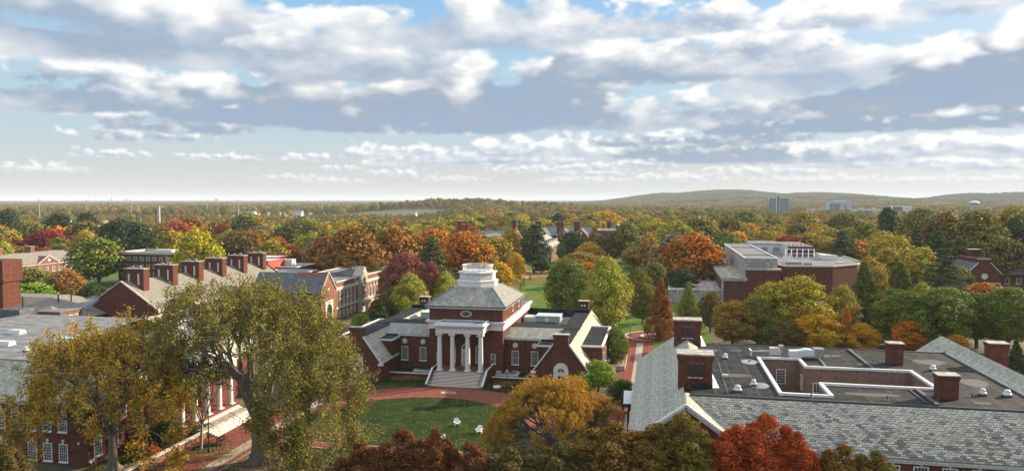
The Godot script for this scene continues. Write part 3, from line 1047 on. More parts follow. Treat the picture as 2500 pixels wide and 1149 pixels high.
	for x in [-36.6, -31.9]:
		window(r, V(x, 2.55, -128), 0, 1.0, 3.2, 3, 7, "arch")
	window(r, V(-29.15, 2.6, -128), 0, 0.85, 1.8, 2, 4)
	window(r, V(-39.3, 2.6, -128), 0, 0.85, 1.8, 2, 4)
	part("date_stone", Shape.new().box(-28.6, -27.7, 1.0, 1.4, -128, -127.9), M.stone, r)
	# lantern hanging in the porch
	part("lantern", Shape.new().lathe(V(-34.2, 0, -125.8), [Vector2(0.0, 7.0), Vector2(0.2, 7.1), Vector2(0.24, 7.6), Vector2(0.05, 7.8), Vector2(0.02, 8.67)], 8, true), M.black_iron, r)
	# ---- wings, left and right alike
	for side in [1.0, -1.0]:
		var X := func(x: float): return cx + side * (x - cx)
		var box2 := func(sh: Shape, x0: float, x1: float, y0: float, y1: float, z0: float, z1: float):
			var p: float = X.call(x0)
			var q: float = X.call(x1)
			sh.box(minf(p, q), maxf(p, q), y0, y1, z0, z1)
		s = Shape.new()
		box2.call(s, -27.39, -19.5, 0, 6.75, -156, -130)
		part("wall", s, M.brick, r)
		s = Shape.new()
		box2.call(s, -27.38, -20.75, 6.75, 7.0, -130.2, -129.8)
		part("eave", s, M.white, r)
		# slate slope up to the flat roof
		var p0 := V(X.call(-27.38), 7.0, -129.75)
		var p1 := V(X.call(-18.0), 7.0, -129.75)
		var p2 := V(X.call(-17.3), 8.15, -134.8)
		var p3 := V(X.call(-27.38), 8.15, -134.8)
		s = Shape.new()
		if side > 0:
			s.slab(p0, p1, p2, p3, 0.08)
		else:
			s.slab(p1, p0, p3, p2, 0.08)
		part("slate_roof", s, M.slate_grey, r)
		s = Shape.new()
		box2.call(s, -27.38, -14.4, 8.0, 8.2, -140.0, -134.7)
		part("flat_roof", s, M.tar, r)
		s = Shape.new()
		box2.call(s, -27.38, -17.5, 6.76, 7.1, -155.6, -140.0)
		part("roof_well", s, M.flat_grey, r)
		s = Shape.new()
		box2.call(s, -27.38, -14.5, 6.8, 8.75, -156.2, -155.7)
		part("parapet", s, M.tar, r)
		# air handling plant in the well
		s = Shape.new()
		box2.call(s, -24.5, -19.6, 7.3, 8.5, -150.5, -146.5)
		var ac := part("air_handler", s, M.metal_green, r)
		s = Shape.new()
		for k in 8:
			box2.call(s, -24.6 + k * 0.64, -24.6 + k * 0.64 + 0.6, 8.5, 8.6, -150.6, -146.4)
		box2.call(s, -27.0, -24.51, 7.2, 8.2, -150.2, -147.0)
		sub("cover_panels", s.mesh(), M.metal_white, ac)
		s = Shape.new()
		box2.call(s, -22.6, -21.9, 7.5, 8.2, -146.5, -146.42)
		sub("fan_grille", s.mesh(), M.white, ac)
		# gabled end wing
		var g := -16.0
		var prof := []
		for q in [[-4.5, 0.0], [4.5, 0.0], [4.5, 3.55], [1.35, 7.85], [-1.35, 7.85], [-4.5, 3.55]]:
			prof.append(Vector2(X.call(g + q[0]), q[1]))
		if side < 0:
			prof.reverse()
		part("wall", Shape.new().ext_z(prof, -160.6, -121.3), M.brick, r)
		s = Shape.new()
		var e0: float = X.call(g - 4.85)
		var e1: float = X.call(g - 1.35)
		var e2b: float = X.call(g + 1.35)
		var e3: float = X.call(g + 4.85)
		if side > 0:
			s.slab(V(e0, 3.2, -161), V(e0, 3.2, -121.15), V(e1, 7.95, -121.15), V(e1, 7.95, -161), 0.12)
			s.slab(V(e3, 3.2, -121.15), V(e3, 3.2, -161), V(e2b, 7.95, -161), V(e2b, 7.95, -121.15), 0.12)
		else:
			s.slab(V(e3, 3.2, -161), V(e3, 3.2, -121.15), V(e2b, 7.95, -121.15), V(e2b, 7.95, -161), 0.12)
			s.slab(V(e0, 3.2, -121.15), V(e0, 3.2, -161), V(e1, 7.95, -161), V(e1, 7.95, -121.15), 0.12)
		part("slate_roof", s, M.slate_green, r)
		s = Shape.new()
		box2.call(s, g - 1.5, g + 1.5, 7.9, 8.12, -160.7, -122.0)
		part("flat_roof", s, M.tar, r)
		# white raking boards on the gable
		for q in [[e0, e1], [e3, e2b]]:
			part("raking_board", Shape.new().beam(V(q[0], 3.2, -121.1), V(q[1], 7.95, -121.1), 0.2, 0.22), M.white, r)
		for q in [-5.1, 4.2]:
			s = Shape.new()
			box2.call(s, g + q, g + q + 0.9, 2.95, 3.3, -121.4, -120.85)
			part("eave_return", s, M.white, r)
		var ch0 := minf(X.call(g - 1.25), X.call(g + 1.2))
		chimney(r, ch0, ch0 + 2.45, 6.5, 9.6, -122.4, -121.25, M.brick)
		ch0 = minf(X.call(g - 1.15), X.call(g + 0.95))
		var back := chimney(r, ch0, ch0 + 2.1, 7.0, 10.1, -160.9, -159.3, M.brick)
		for lx in [0.7, 1.3]:
			sub("roof_lamp", Shape.new().lathe(V(ch0 + lx, 9.1, -159.2), [Vector2(0.0, -0.2), Vector2(0.18, -0.1), Vector2(0.18, 0.1), Vector2(0.0, 0.2)], 8).mesh(), M.lamp_glass, back)
		# big arched window in the gable
		s = Shape.new()
		var gx: float = X.call(g)
		var pts := [Vector2(gx - 1.25, 0.6), Vector2(gx + 1.25, 0.6)]
		for k in 15:
			var w := PI * k / 14
			pts.append(Vector2(gx + cos(w) * 1.25, 3.55 + sin(w) * 1.25))
		var surround := part("window_surround", s.ext_z(pts, -121.3, -121.12), M.white, r)
		pts = [Vector2(gx - 0.55, 0.8), Vector2(gx + 0.55, 0.8), Vector2(gx + 0.55, 2.6), Vector2(gx - 0.55, 2.6)]
		sub("pane", Shape.new().ext_z(pts, -121.12, -121.08).mesh(), M.glass, surround)
		pts = []
		for k in 11:
			var w := PI * k / 10
			pts.append(Vector2(gx + cos(w) * 0.55, 3.3 + sin(w) * 0.62))
		sub("fanlight", Shape.new().ext_z(pts, -121.12, -121.08).mesh(), M.glass, surround)
		s = Shape.new()
		for w in [0.6, 1.2, 1.57, 1.94, 2.54]:
			s.beam(V(gx, 3.3, -121.06), V(gx + cos(w) * 0.6, 3.3 + sin(w) * 0.65, -121.06), 0.035, 0.035)
		s.box(gx - 0.02, gx + 0.02, 0.8, 2.6, -121.08, -121.04).box(gx - 0.55, gx + 0.55, 1.68, 1.74, -121.08, -121.035)
		sub("glazing_bars", s.mesh(), M.white, surround)
		# projecting flat-roofed bay between the gable and the front
		s = Shape.new()
		box2.call(s, -20.74, -17.0, 0, 6.4, -130, -126.4)
		part("wall", s, M.brick, r)
		s = Shape.new()
		box2.call(s, -20.95, -17.6, 6.4, 6.72, -130.0, -126.15)
		part("eave", s, M.white, r)
		s = Shape.new()
		box2.call(s, -20.8, -17.2, 6.72, 6.8, -129.7, -126.3)
		part("flat_roof", s, M.tar, r)
		s = Shape.new().tube(V(X.call(-20.3), 0.2, -126.3), V(X.call(-20.3), 5.4, -126.3), 0.06, 0.06, 6).box(X.call(-20.3) - 0.18, X.call(-20.3) + 0.18, 5.2, 5.75, -126.4, -126.1)
		part("downpipe", s, M.black_iron, r)
		# flat-roofed block on the outer flank
		s = Shape.new()
		box2.call(s, g + 1.6, -9.65, 0, 6.3, -148.4, -128)
		part("wall", s, M.brick, r)
		s = Shape.new()
		for q in [[-13.6, -9.45, -128.2, -127.8], [-13.6, -9.45, -148.6, -148.2], [-9.85, -9.45, -148.2, -128.2]]:
			box2.call(s, q[0], q[1], 6.3, 6.6, q[2], q[3])
		part("parapet", s, M.white, r)
		s = Shape.new()
		box2.call(s, -13.4, -9.85, 6.3, 6.42, -148.2, -128.2)
		part("flat_roof", s, M.tar, r)
		# windows, roundels and basement lights in the front
		for x in [-25.5, -21.95]:
			window(r, V(X.call(x), 2.2, -130), 0, 1.3, 2.55, 4, 6)
			var pan := []
			for k in 20:
				pan.append(Vector2(cos(TAU * k / 20) * 0.5, sin(TAU * k / 20) * 0.5))
			var ro := piece("roundel", Shape.new().ext_z(pan, 0, 0.08).mesh(), M.stone, r, V(X.call(x), 5.75, -130))
			pan = []
			for k in 20:
				pan.append(Vector2(cos(TAU * k / 20) * 0.34, sin(TAU * k / 20) * 0.34))
			sub("boss", Shape.new().ext_z(pan, 0.08, 0.12).mesh(), M.tread, ro)
			window(r, V(X.call(x), 0.25, -130), 0, 1.0, 0.8, 4, 1, "plain")
		if side > 0:
			for k in 4:
				window(r, V(-9.65, 2.4, -131 - k * 4.8), 90, 1.2, 2.5, 4, 6)
		# planting beds with low brick walls before the wing
		var x0: float = X.call(-28.9)
		var x1: float = X.call(-12.5)
		s = Shape.new().box(minf(x0, x1), maxf(x0, x1), 0, 0.75, -125.9, -125.5)
		var wl := part("bed_wall", s, M.brick, r)
		sub("coping", Shape.new().box(minf(x0, x1) - 0.03, maxf(x0, x1) + 0.03, 0.75, 0.85, -125.96, -125.44).mesh(), M.tread, wl)
		s = Shape.new()
		box2.call(s, -28.8, -12.6, 0.0, 0.68, -129.9, -125.91)
		part("planting_bed", s, M.lawn, r)
		s = Shape.new()
		box2.call(s, -28.6, -24.9, 0.6, 0.95, -129.6, -127.4)
		var well := part("areaway_cover", s, M.metal_grey, r)
		s = Shape.new()
		box2.call(s, -24.9, -24.5, 0.6, 0.99, -129.6, -127.3)
		box2.call(s, -28.6, -24.5, 0.6, 0.985, -127.39, -127.2)
		sub("curb", s.mesh(), M.tread, well)
	# side entrance: landing, steps and rails on the right flank
	s = Shape.new().box(-9.6, -6.2, 0, 0.9, -149.5, -138.2)
	part("landing", s, M.concrete_path, r)
	for k in 5:
		part("side_step", Shape.new().box(-9.5, -7.9, 0, 0.9 - 0.17 * (k + 1), -138.2 + 0.34 * k, -138.2 + 0.34 * (k + 1)), M.tread, r)
	for x in [-7.9, -6.9, -6.25]:
		rail(r, V(x, 0.9, -138.3), V(x, 0.9, -149.4), 10)
	s = Shape.new().box(-9.64, -9.55, 0.9, 3.3, -141.4, -140.0)
	part("side_door", s, M.white, r)
# ---------------------------------------------------------------- the hall with the courtyard, right foreground
func slate_tone(x: float, up: float, noise: FastNoiseLite, rng: RandomNumberGenerator) -> int:
	# dark lichen streaks run down the slope and thicken towards the eave
	var streak := noise.get_noise_2d(x * 26.0 + up * 16.0, up * 3.0)
	var wide := noise.get_noise_2d(x * 5.0, up * 5.0 + 300.0)
	var wet := streak * 1.2 + wide * 0.3 + (0.42 - up / 5.76) * 0.85 + rng.randf_range(-0.6, 0.6)
	if wet > 0.62:
		return 4
	if wet > 0.38:
		return 3
	return rng.randi() % 3

func arched_slots(parent: Node3D, x0: float, gap: float, y0: float, h: float, z: float, n := 3) -> void:
	for k in n:
		var g := []
		for t in 9:
			g.append(Vector2(cos(PI * t / 8) * 0.19, h - 0.19 + sin(PI * t / 8) * 0.19))
		g.append(Vector2(-0.19, 0))
		g.append(Vector2(0.19, 0))
		var o := piece("louvre_opening", Shape.new().ext_z(g, 0.0, 0.02).mesh(), M.black_iron, parent, V(x0 + gap * k, y0, z))
		sub("sill", Shape.new().box(-0.22, 0.22, -0.09, 0.0, 0.0, 0.12).mesh(), M.tread, o)
		var rim := Shape.new()
		for t in 8:
			var a0 := PI * t / 8
			var a1 := PI * (t + 1) / 8
			rim.quad(V(cos(a0) * 0.19, h - 0.19 + sin(a0) * 0.19, 0.06), V(cos(a0) * 0.30, h - 0.19 + sin(a0) * 0.30, 0.06), V(cos(a1) * 0.30, h - 0.19 + sin(a1) * 0.30, 0.06), V(cos(a1) * 0.19, h - 0.19 + sin(a1) * 0.19, 0.06))
		sub("brick_arch", rim.mesh(), M.brick_tan, o)

func roof_vent(parent: Node3D, x: float, y: float, z: float, k := 1.0) -> void:
	var p := V(x, y, z)
	var o := part("roof_vent", Shape.new().lathe(p, [Vector2(0.30 * k, 0.18), Vector2(0.40 * k, 0.22), Vector2(0.36 * k, 0.36), Vector2(0.28 * k, 0.42), Vector2(0.26 * k, 0.62), Vector2(0.16 * k, 0.74), Vector2(0.0, 0.78)], 14), M.metal_white, parent)
	sub("curb", Shape.new().box(x - 0.32 * k, x + 0.32 * k, y, y + 0.18, z - 0.32 * k, z + 0.32 * k).mesh(), M.tar_seam, o)

func make_courtyard_hall() -> void:
	var r := thing("courtyard_hall", "brick hall with black flat roof round a sunken courtyard and pale slate slopes", "building", V(20, 0, -92))
	var s: Shape
	var top := 11.5
	# ranges round the court, in tan brick where they face it
	s = Shape.new()
	for q in [[3.6, 12.6, -106.6, -79.2], [12.6, 17.6, -106.6, -98.4], [12.6, 17.6, -80.4, -79.2], [17.6, 29.35, -106.6, -94.0], [17.6, 29.35, -85.6, -79.2], [29.35, 37.6, -106.6, -79.2]]:
		s.box(q[0], q[1], 0, top, q[2], q[3])
	part("court_wall", s, M.brick_tan, r)
	s = Shape.new()
	for q in [[3.4, 12.35, -106.8, -79.0], [12.35, 17.85, -106.8, -98.65], [12.35, 17.85, -80.15, -79.0], [17.85, 29.6, -106.8, -94.25], [17.85, 29.6, -85.35, -79.0], [29.6, 37.7, -106.8, -79.0]]:
		s.box(q[0], q[1], top, top + 0.1, q[2], q[3])
	part("flat_roof", s, M.tar, r)
	# seams and raised joints across the membrane
	s = Shape.new()
	for x in [6.0, 8.2, 10.4]:
		s.box(x, x + 0.06, top + 0.1, top + 0.112, -106.6, -79.2)
	for x in [20.5, 23.4, 26.3]:
		s.box(x, x + 0.06, top + 0.1, top + 0.112, -106.6, -94.3)
		s.box(x + 0.7, x + 0.76, top + 0.1, top + 0.112, -85.3, -79.2)
	for x in [31.6, 33.7, 35.8]:
		s.box(x, x + 0.06, top + 0.1, top + 0.112, -106.6, -79.2)
	part("roof_seam", s, M.tar_seam, r).set_meta("kind", "stuff")
	s = Shape.new().box(25.2, 25.6, top + 0.1, top + 0.3, -106.6, -94.3).box(27.0, 27.4, top + 0.1, top + 0.32, -85.3, -79.1).box(26.4, 26.55, top + 0.1, top + 0.2, -85.3, -80.0)
	part("expansion_joint", s, M.tar_seam, r)
	part("roof_edge", Shape.new().box(3.4, 37.9, top - 0.15, top + 0.16, -79.0, -78.85).box(3.4, 37.9, top - 0.15, top + 0.2, -107.0, -106.8), M.tar_seam, r)
	# white coping round the court
	var court := [Vector2(12.6, -98.4), Vector2(12.6, -80.4), Vector2(17.6, -80.4), Vector2(17.6, -85.6), Vector2(29.35, -85.6), Vector2(29.35, -94.0), Vector2(17.6, -94.0), Vector2(17.6, -98.4)]
	for k in 8:
		var p: Vector2 = court[k]
		var q: Vector2 = court[(k + 1) % 8]
		var d := (q - p).normalized() * 0.2
		part("coping", Shape.new().beam(V(p.x - d.x, top + 0.26 + 0.002 * k, p.y - d.y), V(q.x + d.x, top + 0.22 + 0.002 * k, q.y + d.y), 0.4, 0.26), M.white, r)
	part("court_floor", Shape.new().box(12.6, 17.6, 0, 7.2, -98.39, -80.41).box(17.61, 29.34, 0, 7.2, -93.99, -85.61), M.tar, r)
	part("court_ledge", Shape.new().box(13.2, 16.6, 7.2, 7.5, -82.6, -81.9), M.metal_white, r)
	for q in [[13.3, 8.5], [15.4, 8.5]]:
		window(r, V(q[0], q[1], -98.4), 0, 1.15, 1.9, 4, 5, "plain")
	window(r, V(19.0, 7.9, -94), 0, 1.2, 1.95, 3, 5, "plain")
	for k in 4:
		window(r, V(21.4 + k * 2.45, 8.4, -94), 0, 1.2, 1.1, 3, 3, "plain")
	window(r, V(29.35, 8.0, -92.5), -90, 1.2, 1.4, 3, 3, "plain")
	window(r, V(17.6, 8.3, -96.4), -90, 1.2, 1.9, 3, 5, "plain")
	# outer walls
	part("wall", Shape.new().box(-2.7, 44.6, 0, 7.2, -79.19, -75.3), M.brick, r)
	part("wall", Shape.new().box(-2.7, 3.59, 0, 7.2, -113.2, -79.2), M.brick, r)
	part("wall", Shape.new().box(37.61, 44.6, 0, 7.2, -113.2, -79.2), M.brick, r)
	s = Shape.new().box(8.6, 45.0, 6.95, 7.2, -75.6, -75.05).box(8.6, 45.1, 7.2, 7.42, -75.6, -74.9)
	var corn := part("cornice", s, M.white, r)
	s = Shape.new()
	for k in 200:
		s.box(8.7 + k * 0.18, 8.78 + k * 0.18, 6.98, 7.12, -75.05, -74.95)
	sub("dentils", s.mesh(), M.white, corn).set_meta("kind", "stuff")
	part("gutter", Shape.new().box(8.6, 45.1, 7.40, 7.52, -75.0, -74.8), M.copper, r)
	# slates on the front slope
	var tones := [lin(0.375, 0.355, 0.285), lin(0.43, 0.405, 0.335), lin(0.32, 0.305, 0.25), lin(0.225, 0.205, 0.18), lin(0.165, 0.148, 0.135)]
	var mats := []
	for t in tones:
		mats.append(mat(t, 0.75))
		mats[-1].metallic_specular = 0.22
	var vc := mat(Color.WHITE, 0.6)
	vc.vertex_color_use_as_albedo = true
	M.vertex = vc
	var slope := V(0, 4.05, -4.1)
	var along := slope.normalized()
	var out := V(0, 4.1, 4.05).normalized()
	var roof := part("front_roof", Shape.new().slab(V(9.6, 7.4, -74.85), V(45.0, 7.4, -74.85), V(45.0, 11.5, -79.0), V(3.4, 11.5, -79.0), 0.04), M.slate_dark, r)
	var noise := FastNoiseLite.new()
	noise.seed = 8
	noise.frequency = 0.045
	noise.fractal_octaves = 3
	var rng := RandomNumberGenerator.new()
	rng.seed = 12
	var one := Shape.new().box(-0.228, 0.228, 0, 0.205, 0.0, 0.03).mesh()
	var many := Shape.new()
	var cnt := 0
	for row in 23:
		var upn := row * 0.245
		var foot := V(0, 7.42, -74.87) + along * upn + out * (0.065)
		var left := 2.9 + (11.75 - (foot.y + 0.3)) / 0.67
		var x := 9.2 - (row % 2) * 0.25
		x -= floorf((x - left) / 0.5) * 0.5
		while x < 44.8:
			var tone := slate_tone(x, upn, noise, rng)
			var dx := rng.randf_range(-0.012, 0.012)
			var dy := rng.randf_range(-0.02, 0.02)
			if row < 13 and x > 21.0 and x < 32.4 and cnt < 290:
				var o := sub("slate", one, mats[tone], roof, foot + V(x + dx, 0, 0) + along * dy - roof.position - r.position + roof.position)
				o.position = foot + V(x + dx, 0, 0) + along * dy
				o.rotation.x = -atan2(4.1, 4.05)
				cnt += 1
			else:
				var a := foot + V(x - 0.228 + dx, 0, 0) + along * dy + out * 0.03
				var w := V(0.456, 0, 0)
				var up := along * 0.205
				var k := many.v.size()
				many.quad(a, a + w, a + w + up, a + up)
				many.quad(a - out * 0.03, a + w - out * 0.03, a + w, a)
				var tc: Color = tones[tone].srgb_to_linear() * rng.randf_range(0.85, 1.15)
				for m in many.v.size() - k:
					many.c.append(tc)
			x += 0.5
	many.uv.clear()
	sub("slates", many.mesh(), vc, roof).set_meta("kind", "stuff")
	# left wing: long slope to the left, front gable, two belfry-like chimney stacks
	var px0 := V(-3.1, 7.35, -113.6)
	s = Shape.new().slab(V(-3.1, 7.4, -113.6), V(-3.1, 7.4, -74.1), V(2.75, 11.55, -74.1), V(2.75, 11.55, -113.6), 0.1)
	s.slab(V(2.75, 11.55, -113.6), V(2.75, 11.55, -82.0), V(3.9, 12.36, -82.0), V(3.9, 12.36, -113.6), 0.1)
	s.slab(V(5.3, 11.5, -82.0), V(5.3, 11.5, -113.6), V(3.9, 12.36, -113.6), V(3.9, 12.36, -82.0), 0.1)
	s.slab(V(9.4, 7.2, -74.1), V(3.2, 11.5, -79.4), V(2.75, 11.55, -79.4), V(2.75, 11.55, -74.1), 0.1)
	part("slate_roof", s, M.slate_green, r)
	part("gable_wall", Shape.new().ext_z([Vector2(-2.7, 0), Vector2(8.3, 0), Vector2(8.3, 7.3), Vector2(2.75, 11.4), Vector2(-2.7, 7.5)], -80, -74.5), M.brick, r)
	part("gable_wall", Shape.new().ext_z([Vector2(-2.7, 7.2), Vector2(10.5, 7.2), Vector2(3.9, 12.3), Vector2(2.75, 11.5)], -113.3, -107.1), M.brick, r)
	s = Shape.new()
	for q in [[-3.2, 7.45], [8.9, 7.3]]:
		s.beam(V(q[0], q[1], -74.2), V(2.75, 11.72, -74.2), 0.5, 0.24)
		s.beam(V(q[0], q[1] - 0.34, -74.36), V(2.75, 11.36, -74.36), 0.28, 0.3)
	var rake := part("raking_cornice", s, M.white, r)
	s = Shape.new()
	for k in 26:
		for q in [[-3.2, 7.1], [8.9, 6.95]]:
			var p := V(q[0], q[1], -74.16).lerp(V(2.75, 11.36, -74.16), (k + 0.5) / 27.0)
			s.box(p.x - 0.06, p.x + 0.06, p.y - 0.02, p.y + 0.14, -74.24, -74.1)
	sub("dentils", s.mesh(), M.white, rake).set_meta("kind", "stuff")
	for z in [-82.0, -105.4]:
		s = Shape.new().box(2.15, 5.75, 10.3, 14.75, z - 2.3, z).box(2.05, 5.85, 14.45, 14.75, z - 2.4, z + 0.1).box(2.0, 5.9, 14.75, 15.1, z - 2.45, z + 0.15)
		s.box(2.15, 2.85, 10.3, 14.2, z, z + 0.09).box(5.05, 5.75, 10.3, 14.2, z, z + 0.09)
		var st := part("chimney_stack", s, M.brick, r)
		sub("cap", Shape.new().box(1.95, 5.95, 15.1, 15.25, z - 2.5, z + 0.2).mesh(), M.concrete, st)
		arched_slots(r, 3.38, 0.57, 12.7, 1.6, z)
		sub("flashing", Shape.new().slab(V(5.76, 11.6, z - 2.4), V(5.76, 11.6, z + 0.05), V(5.76, 12.6, z + 0.05), V(5.76, 12.6, z - 2.4), 0.03).slab(V(5.8, 12.9, z - 2.0), V(6.5, 11.62, z - 0.1), V(5.8, 11.62, z + 0.1), V(5.8, 12.6, z + 0.1), 0.02).mesh(), M.metal_white, st)
		part("roof_curb", Shape.new().box(3.6, 5.75, 11.0, 11.95, z, z + 0.35), M.tar, r)
	# little pedimented entrance on the left flank
	part("porch_pediment", Shape.new().ext_x([Vector2(-98.5, 5.9), Vector2(-94.5, 5.9), Vector2(-96.5, 7.1)], -4.4, -2.5), M.white, r)
	part("porch_wall", Shape.new().box(-3.9, -2.71, 0, 5.9, -98.2, -94.8), M.brick, r)
	part("downpipe", Shape.new().tube(V(-3.2, 0.2, -86), V(-3.2, 7.3, -86), 0.09, 0.09, 6), M.metal_white, r)
	# right wing
	s = Shape.new().slab(V(37.5, 11.5, -107.0), V(37.5, 11.5, -75.0), V(39.3, 12.7, -75.0), V(39.3, 12.7, -107.0), 0.1)
	s.slab(V(45.4, 8.3, -74.6), V(45.4, 8.3, -113.6), V(39.3, 12.7, -113.6), V(39.3, 12.7, -74.6), 0.1)
	s.slab(V(33.0, 8.3, -113.6), V(33.0, 8.3, -106.9), V(39.3, 12.7, -106.9), V(39.3, 12.7, -113.6), 0.1)
	part("slate_roof", s, M.slate_green, r)
	part("gable_wall", Shape.new().ext_z([Vector2(33.4, 0), Vector2(44.9, 0), Vector2(44.9, 8.5), Vector2(39.3, 12.6), Vector2(33.4, 8.5)], -113.2, -107.1), M.brick, r)
	var stack := chimney(r, 40.1, 42.2, 10.0, 14.4, -101.6, -100.0, M.brick, "chimney_stack")
	chimney(r, 28.0, 29.7, top, 14.3, -99.4, -98.0, M.brick)
	chimney(r, 28.25, 30.15, top, 14.1, -83.4, -82.0, M.brick)
	# fittings on the roof
	for q in [[8.4, -97.4, 0.9], [8.3, -80.9, 1.15], [10.3, -83.8, 0.85], [32.2, -95.5, 1.0], [33.3, -84.4, 0.95], [35.6, -84.4, 1.15]]:
		roof_vent(r, q[0], top + 0.1, q[1], q[2])
	part("roof_hatch", Shape.new().box(7.2, 7.9, top + 0.1, top + 0.4, -87.6, -87.2), M.metal_white, r)
	for q in [[6.2, -98.5], [6.4, -91.5], [7.0, -83.5], [22.0, -101.5], [26.5, -99.0], [31.0, -99.5], [33.0, -97.5], [18.6, -82.0], [23.0, -80.6], [27.6, -80.3], [32.0, -83.6], [15.5, -79.8]]:
		part("vent_pipe", Shape.new().tube(V(q[0], top, q[1]), V(q[0], top + 0.55, q[1]), 0.07, 0.07, 7, true).disc(V(q[0], top + 0.118, q[1]), 0.25, 0.25, 10), M.tar_seam, r)
	s = Shape.new().box(14.2, 15.5, top + 0.45, top + 1.3, -100.6, -99.6).tube(V(15.3, 13.0, -100.2), V(15.9, 13.0, -100.2), 0.22, 0.22, 8, true)
	var ac := part("condenser", s, M.stone, r)
	s = Shape.new()
	for q in [[14.2, -100.6], [15.45, -100.6], [14.2, -99.65], [15.45, -99.65]]:
		s.box(q[0], q[0] + 0.06, top, top + 1.25, q[1], q[1] + 0.06)
	s.tube(V(14.2, 12.3, -100.3), V(11.9, 12.15, -100.3), 0.11, 0.11, 7).tube(V(11.9, 12.15, -100.3), V(11.9, 11.6, -100.3), 0.11, 0.11, 7).tube(V(11.9, 12.2, -100.3), V(11.6, 12.5, -100.3), 0.15, 0.15, 7)
	sub("pipework", s.mesh(), M.metal_white, ac)
	s = Shape.new().ext_z([Vector2(16.6, 11.75), Vector2(17.6, 11.75), Vector2(18.8, 12.0), Vector2(19.6, 12.0), Vector2(19.6, 12.75), Vector2(18.6, 12.85), Vector2(17.8, 12.65), Vector2(16.6, 12.55)], -100.6, -99.3)
	var duct := part("air_duct", s, M.metal_white, r)
	sub("fan_box", Shape.new().box(19.6, 20.8, 12.0, 12.95, -100.7, -99.4).mesh(), M.metal_grey, duct)
	sub("leg", Shape.new().box(18.4, 18.5, top, 12.0, -99.6, -99.5).box(20.5, 20.6, top, 12.0, -99.6, -99.5).mesh(), M.black_iron, duct)
	sub("drain_line", Shape.new().tube(V(20.2, 11.75, -99.4), V(20.0, 11.72, -94.4), 0.06, 0.06, 6).mesh(), M.metal_white, duct)
	# rainwater standing on the membrane, with a dried rim
	for q in [[11.3, -96.3, 0.85, 1.35], [10.95, -84.1, 0.85, 1.2]]:
		var rim := part("puddle_rim", Shape.new().disc(V(q[0], top + 0.116, q[1]), q[2] * 1.2, q[3] * 1.2, 28, 0.1), M.stain, r)
		sub("puddle", Shape.new().disc(V(q[0], top + 0.122, q[1]), q[2], q[3], 28, 0.1).mesh(), M.puddle, rim)
	# marks left where water has dried, and patched sheets
	for q in [[8.9, -88.5, 1.6, 1.0], [6.6, -102.5, 1.2, 1.7], [21.0, -102.0, 2.2, 1.1], [33.5, -100.5, 1.7, 1.9], [34.6, -90.0, 1.3, 2.2], [22.0, -82.4, 2.6, 0.8], [30.6, -88.0, 0.9, 1.6], [14.8, -103.6, 1.5, 0.9]]:
		part("dried_mark", Shape.new().disc(V(q[0], top + 0.114, q[1]), q[2], q[3], 30, 0.22), M.tar_dusty, r)
	for q in [[31.2, -81.6, 1.6, 1.0], [9.6, -104.0, 1.4, 1.4], [18.6, -96.4, 1.0, 1.2], [24.4, -98.2, 1.2, 0.8]]:
		part("membrane_patch", Shape.new().box(q[0], q[0] + q[2], top + 0.1, top + 0.114, q[1], q[1] + q[3]), M.tar_patch, r)
	part("cable", Shape.new().tube(V(7.4, top + 0.13, -98), V(7.2, top + 0.13, -79.4), 0.025, 0.025, 5), M.metal_grey, r)
	# windows in the front
	for k in 9:
		window(r, V(12.0 + k * 2.52, 4.4, -75.3), 0, 1.35, 2.3, 4, 6, "key")
		window(r, V(12.0 + k * 2.52, 0.7, -75.3), 0, 1.35, 2.3, 4, 6, "key")
	for k in 3:
		window(r, V(-0.5 + k * 3.2, 4.2, -74.5), 0, 1.35, 2.3, 4, 6, "key")
	var lan := part("wall_lantern", Shape.new().lathe(V(28.2, 5.9, -75.0), [Vector2(0.05, 0.0), Vector2(0.2, 0.15), Vector2(0.22, 0.6), Vector2(0.06, 0.85)], 6, true), M.copper, r)
	for k in 6:
		window(r, V(-2.7, 3.8, -77.5 - k * 3.0), -90, 1.3, 2.3, 4, 6, "key")

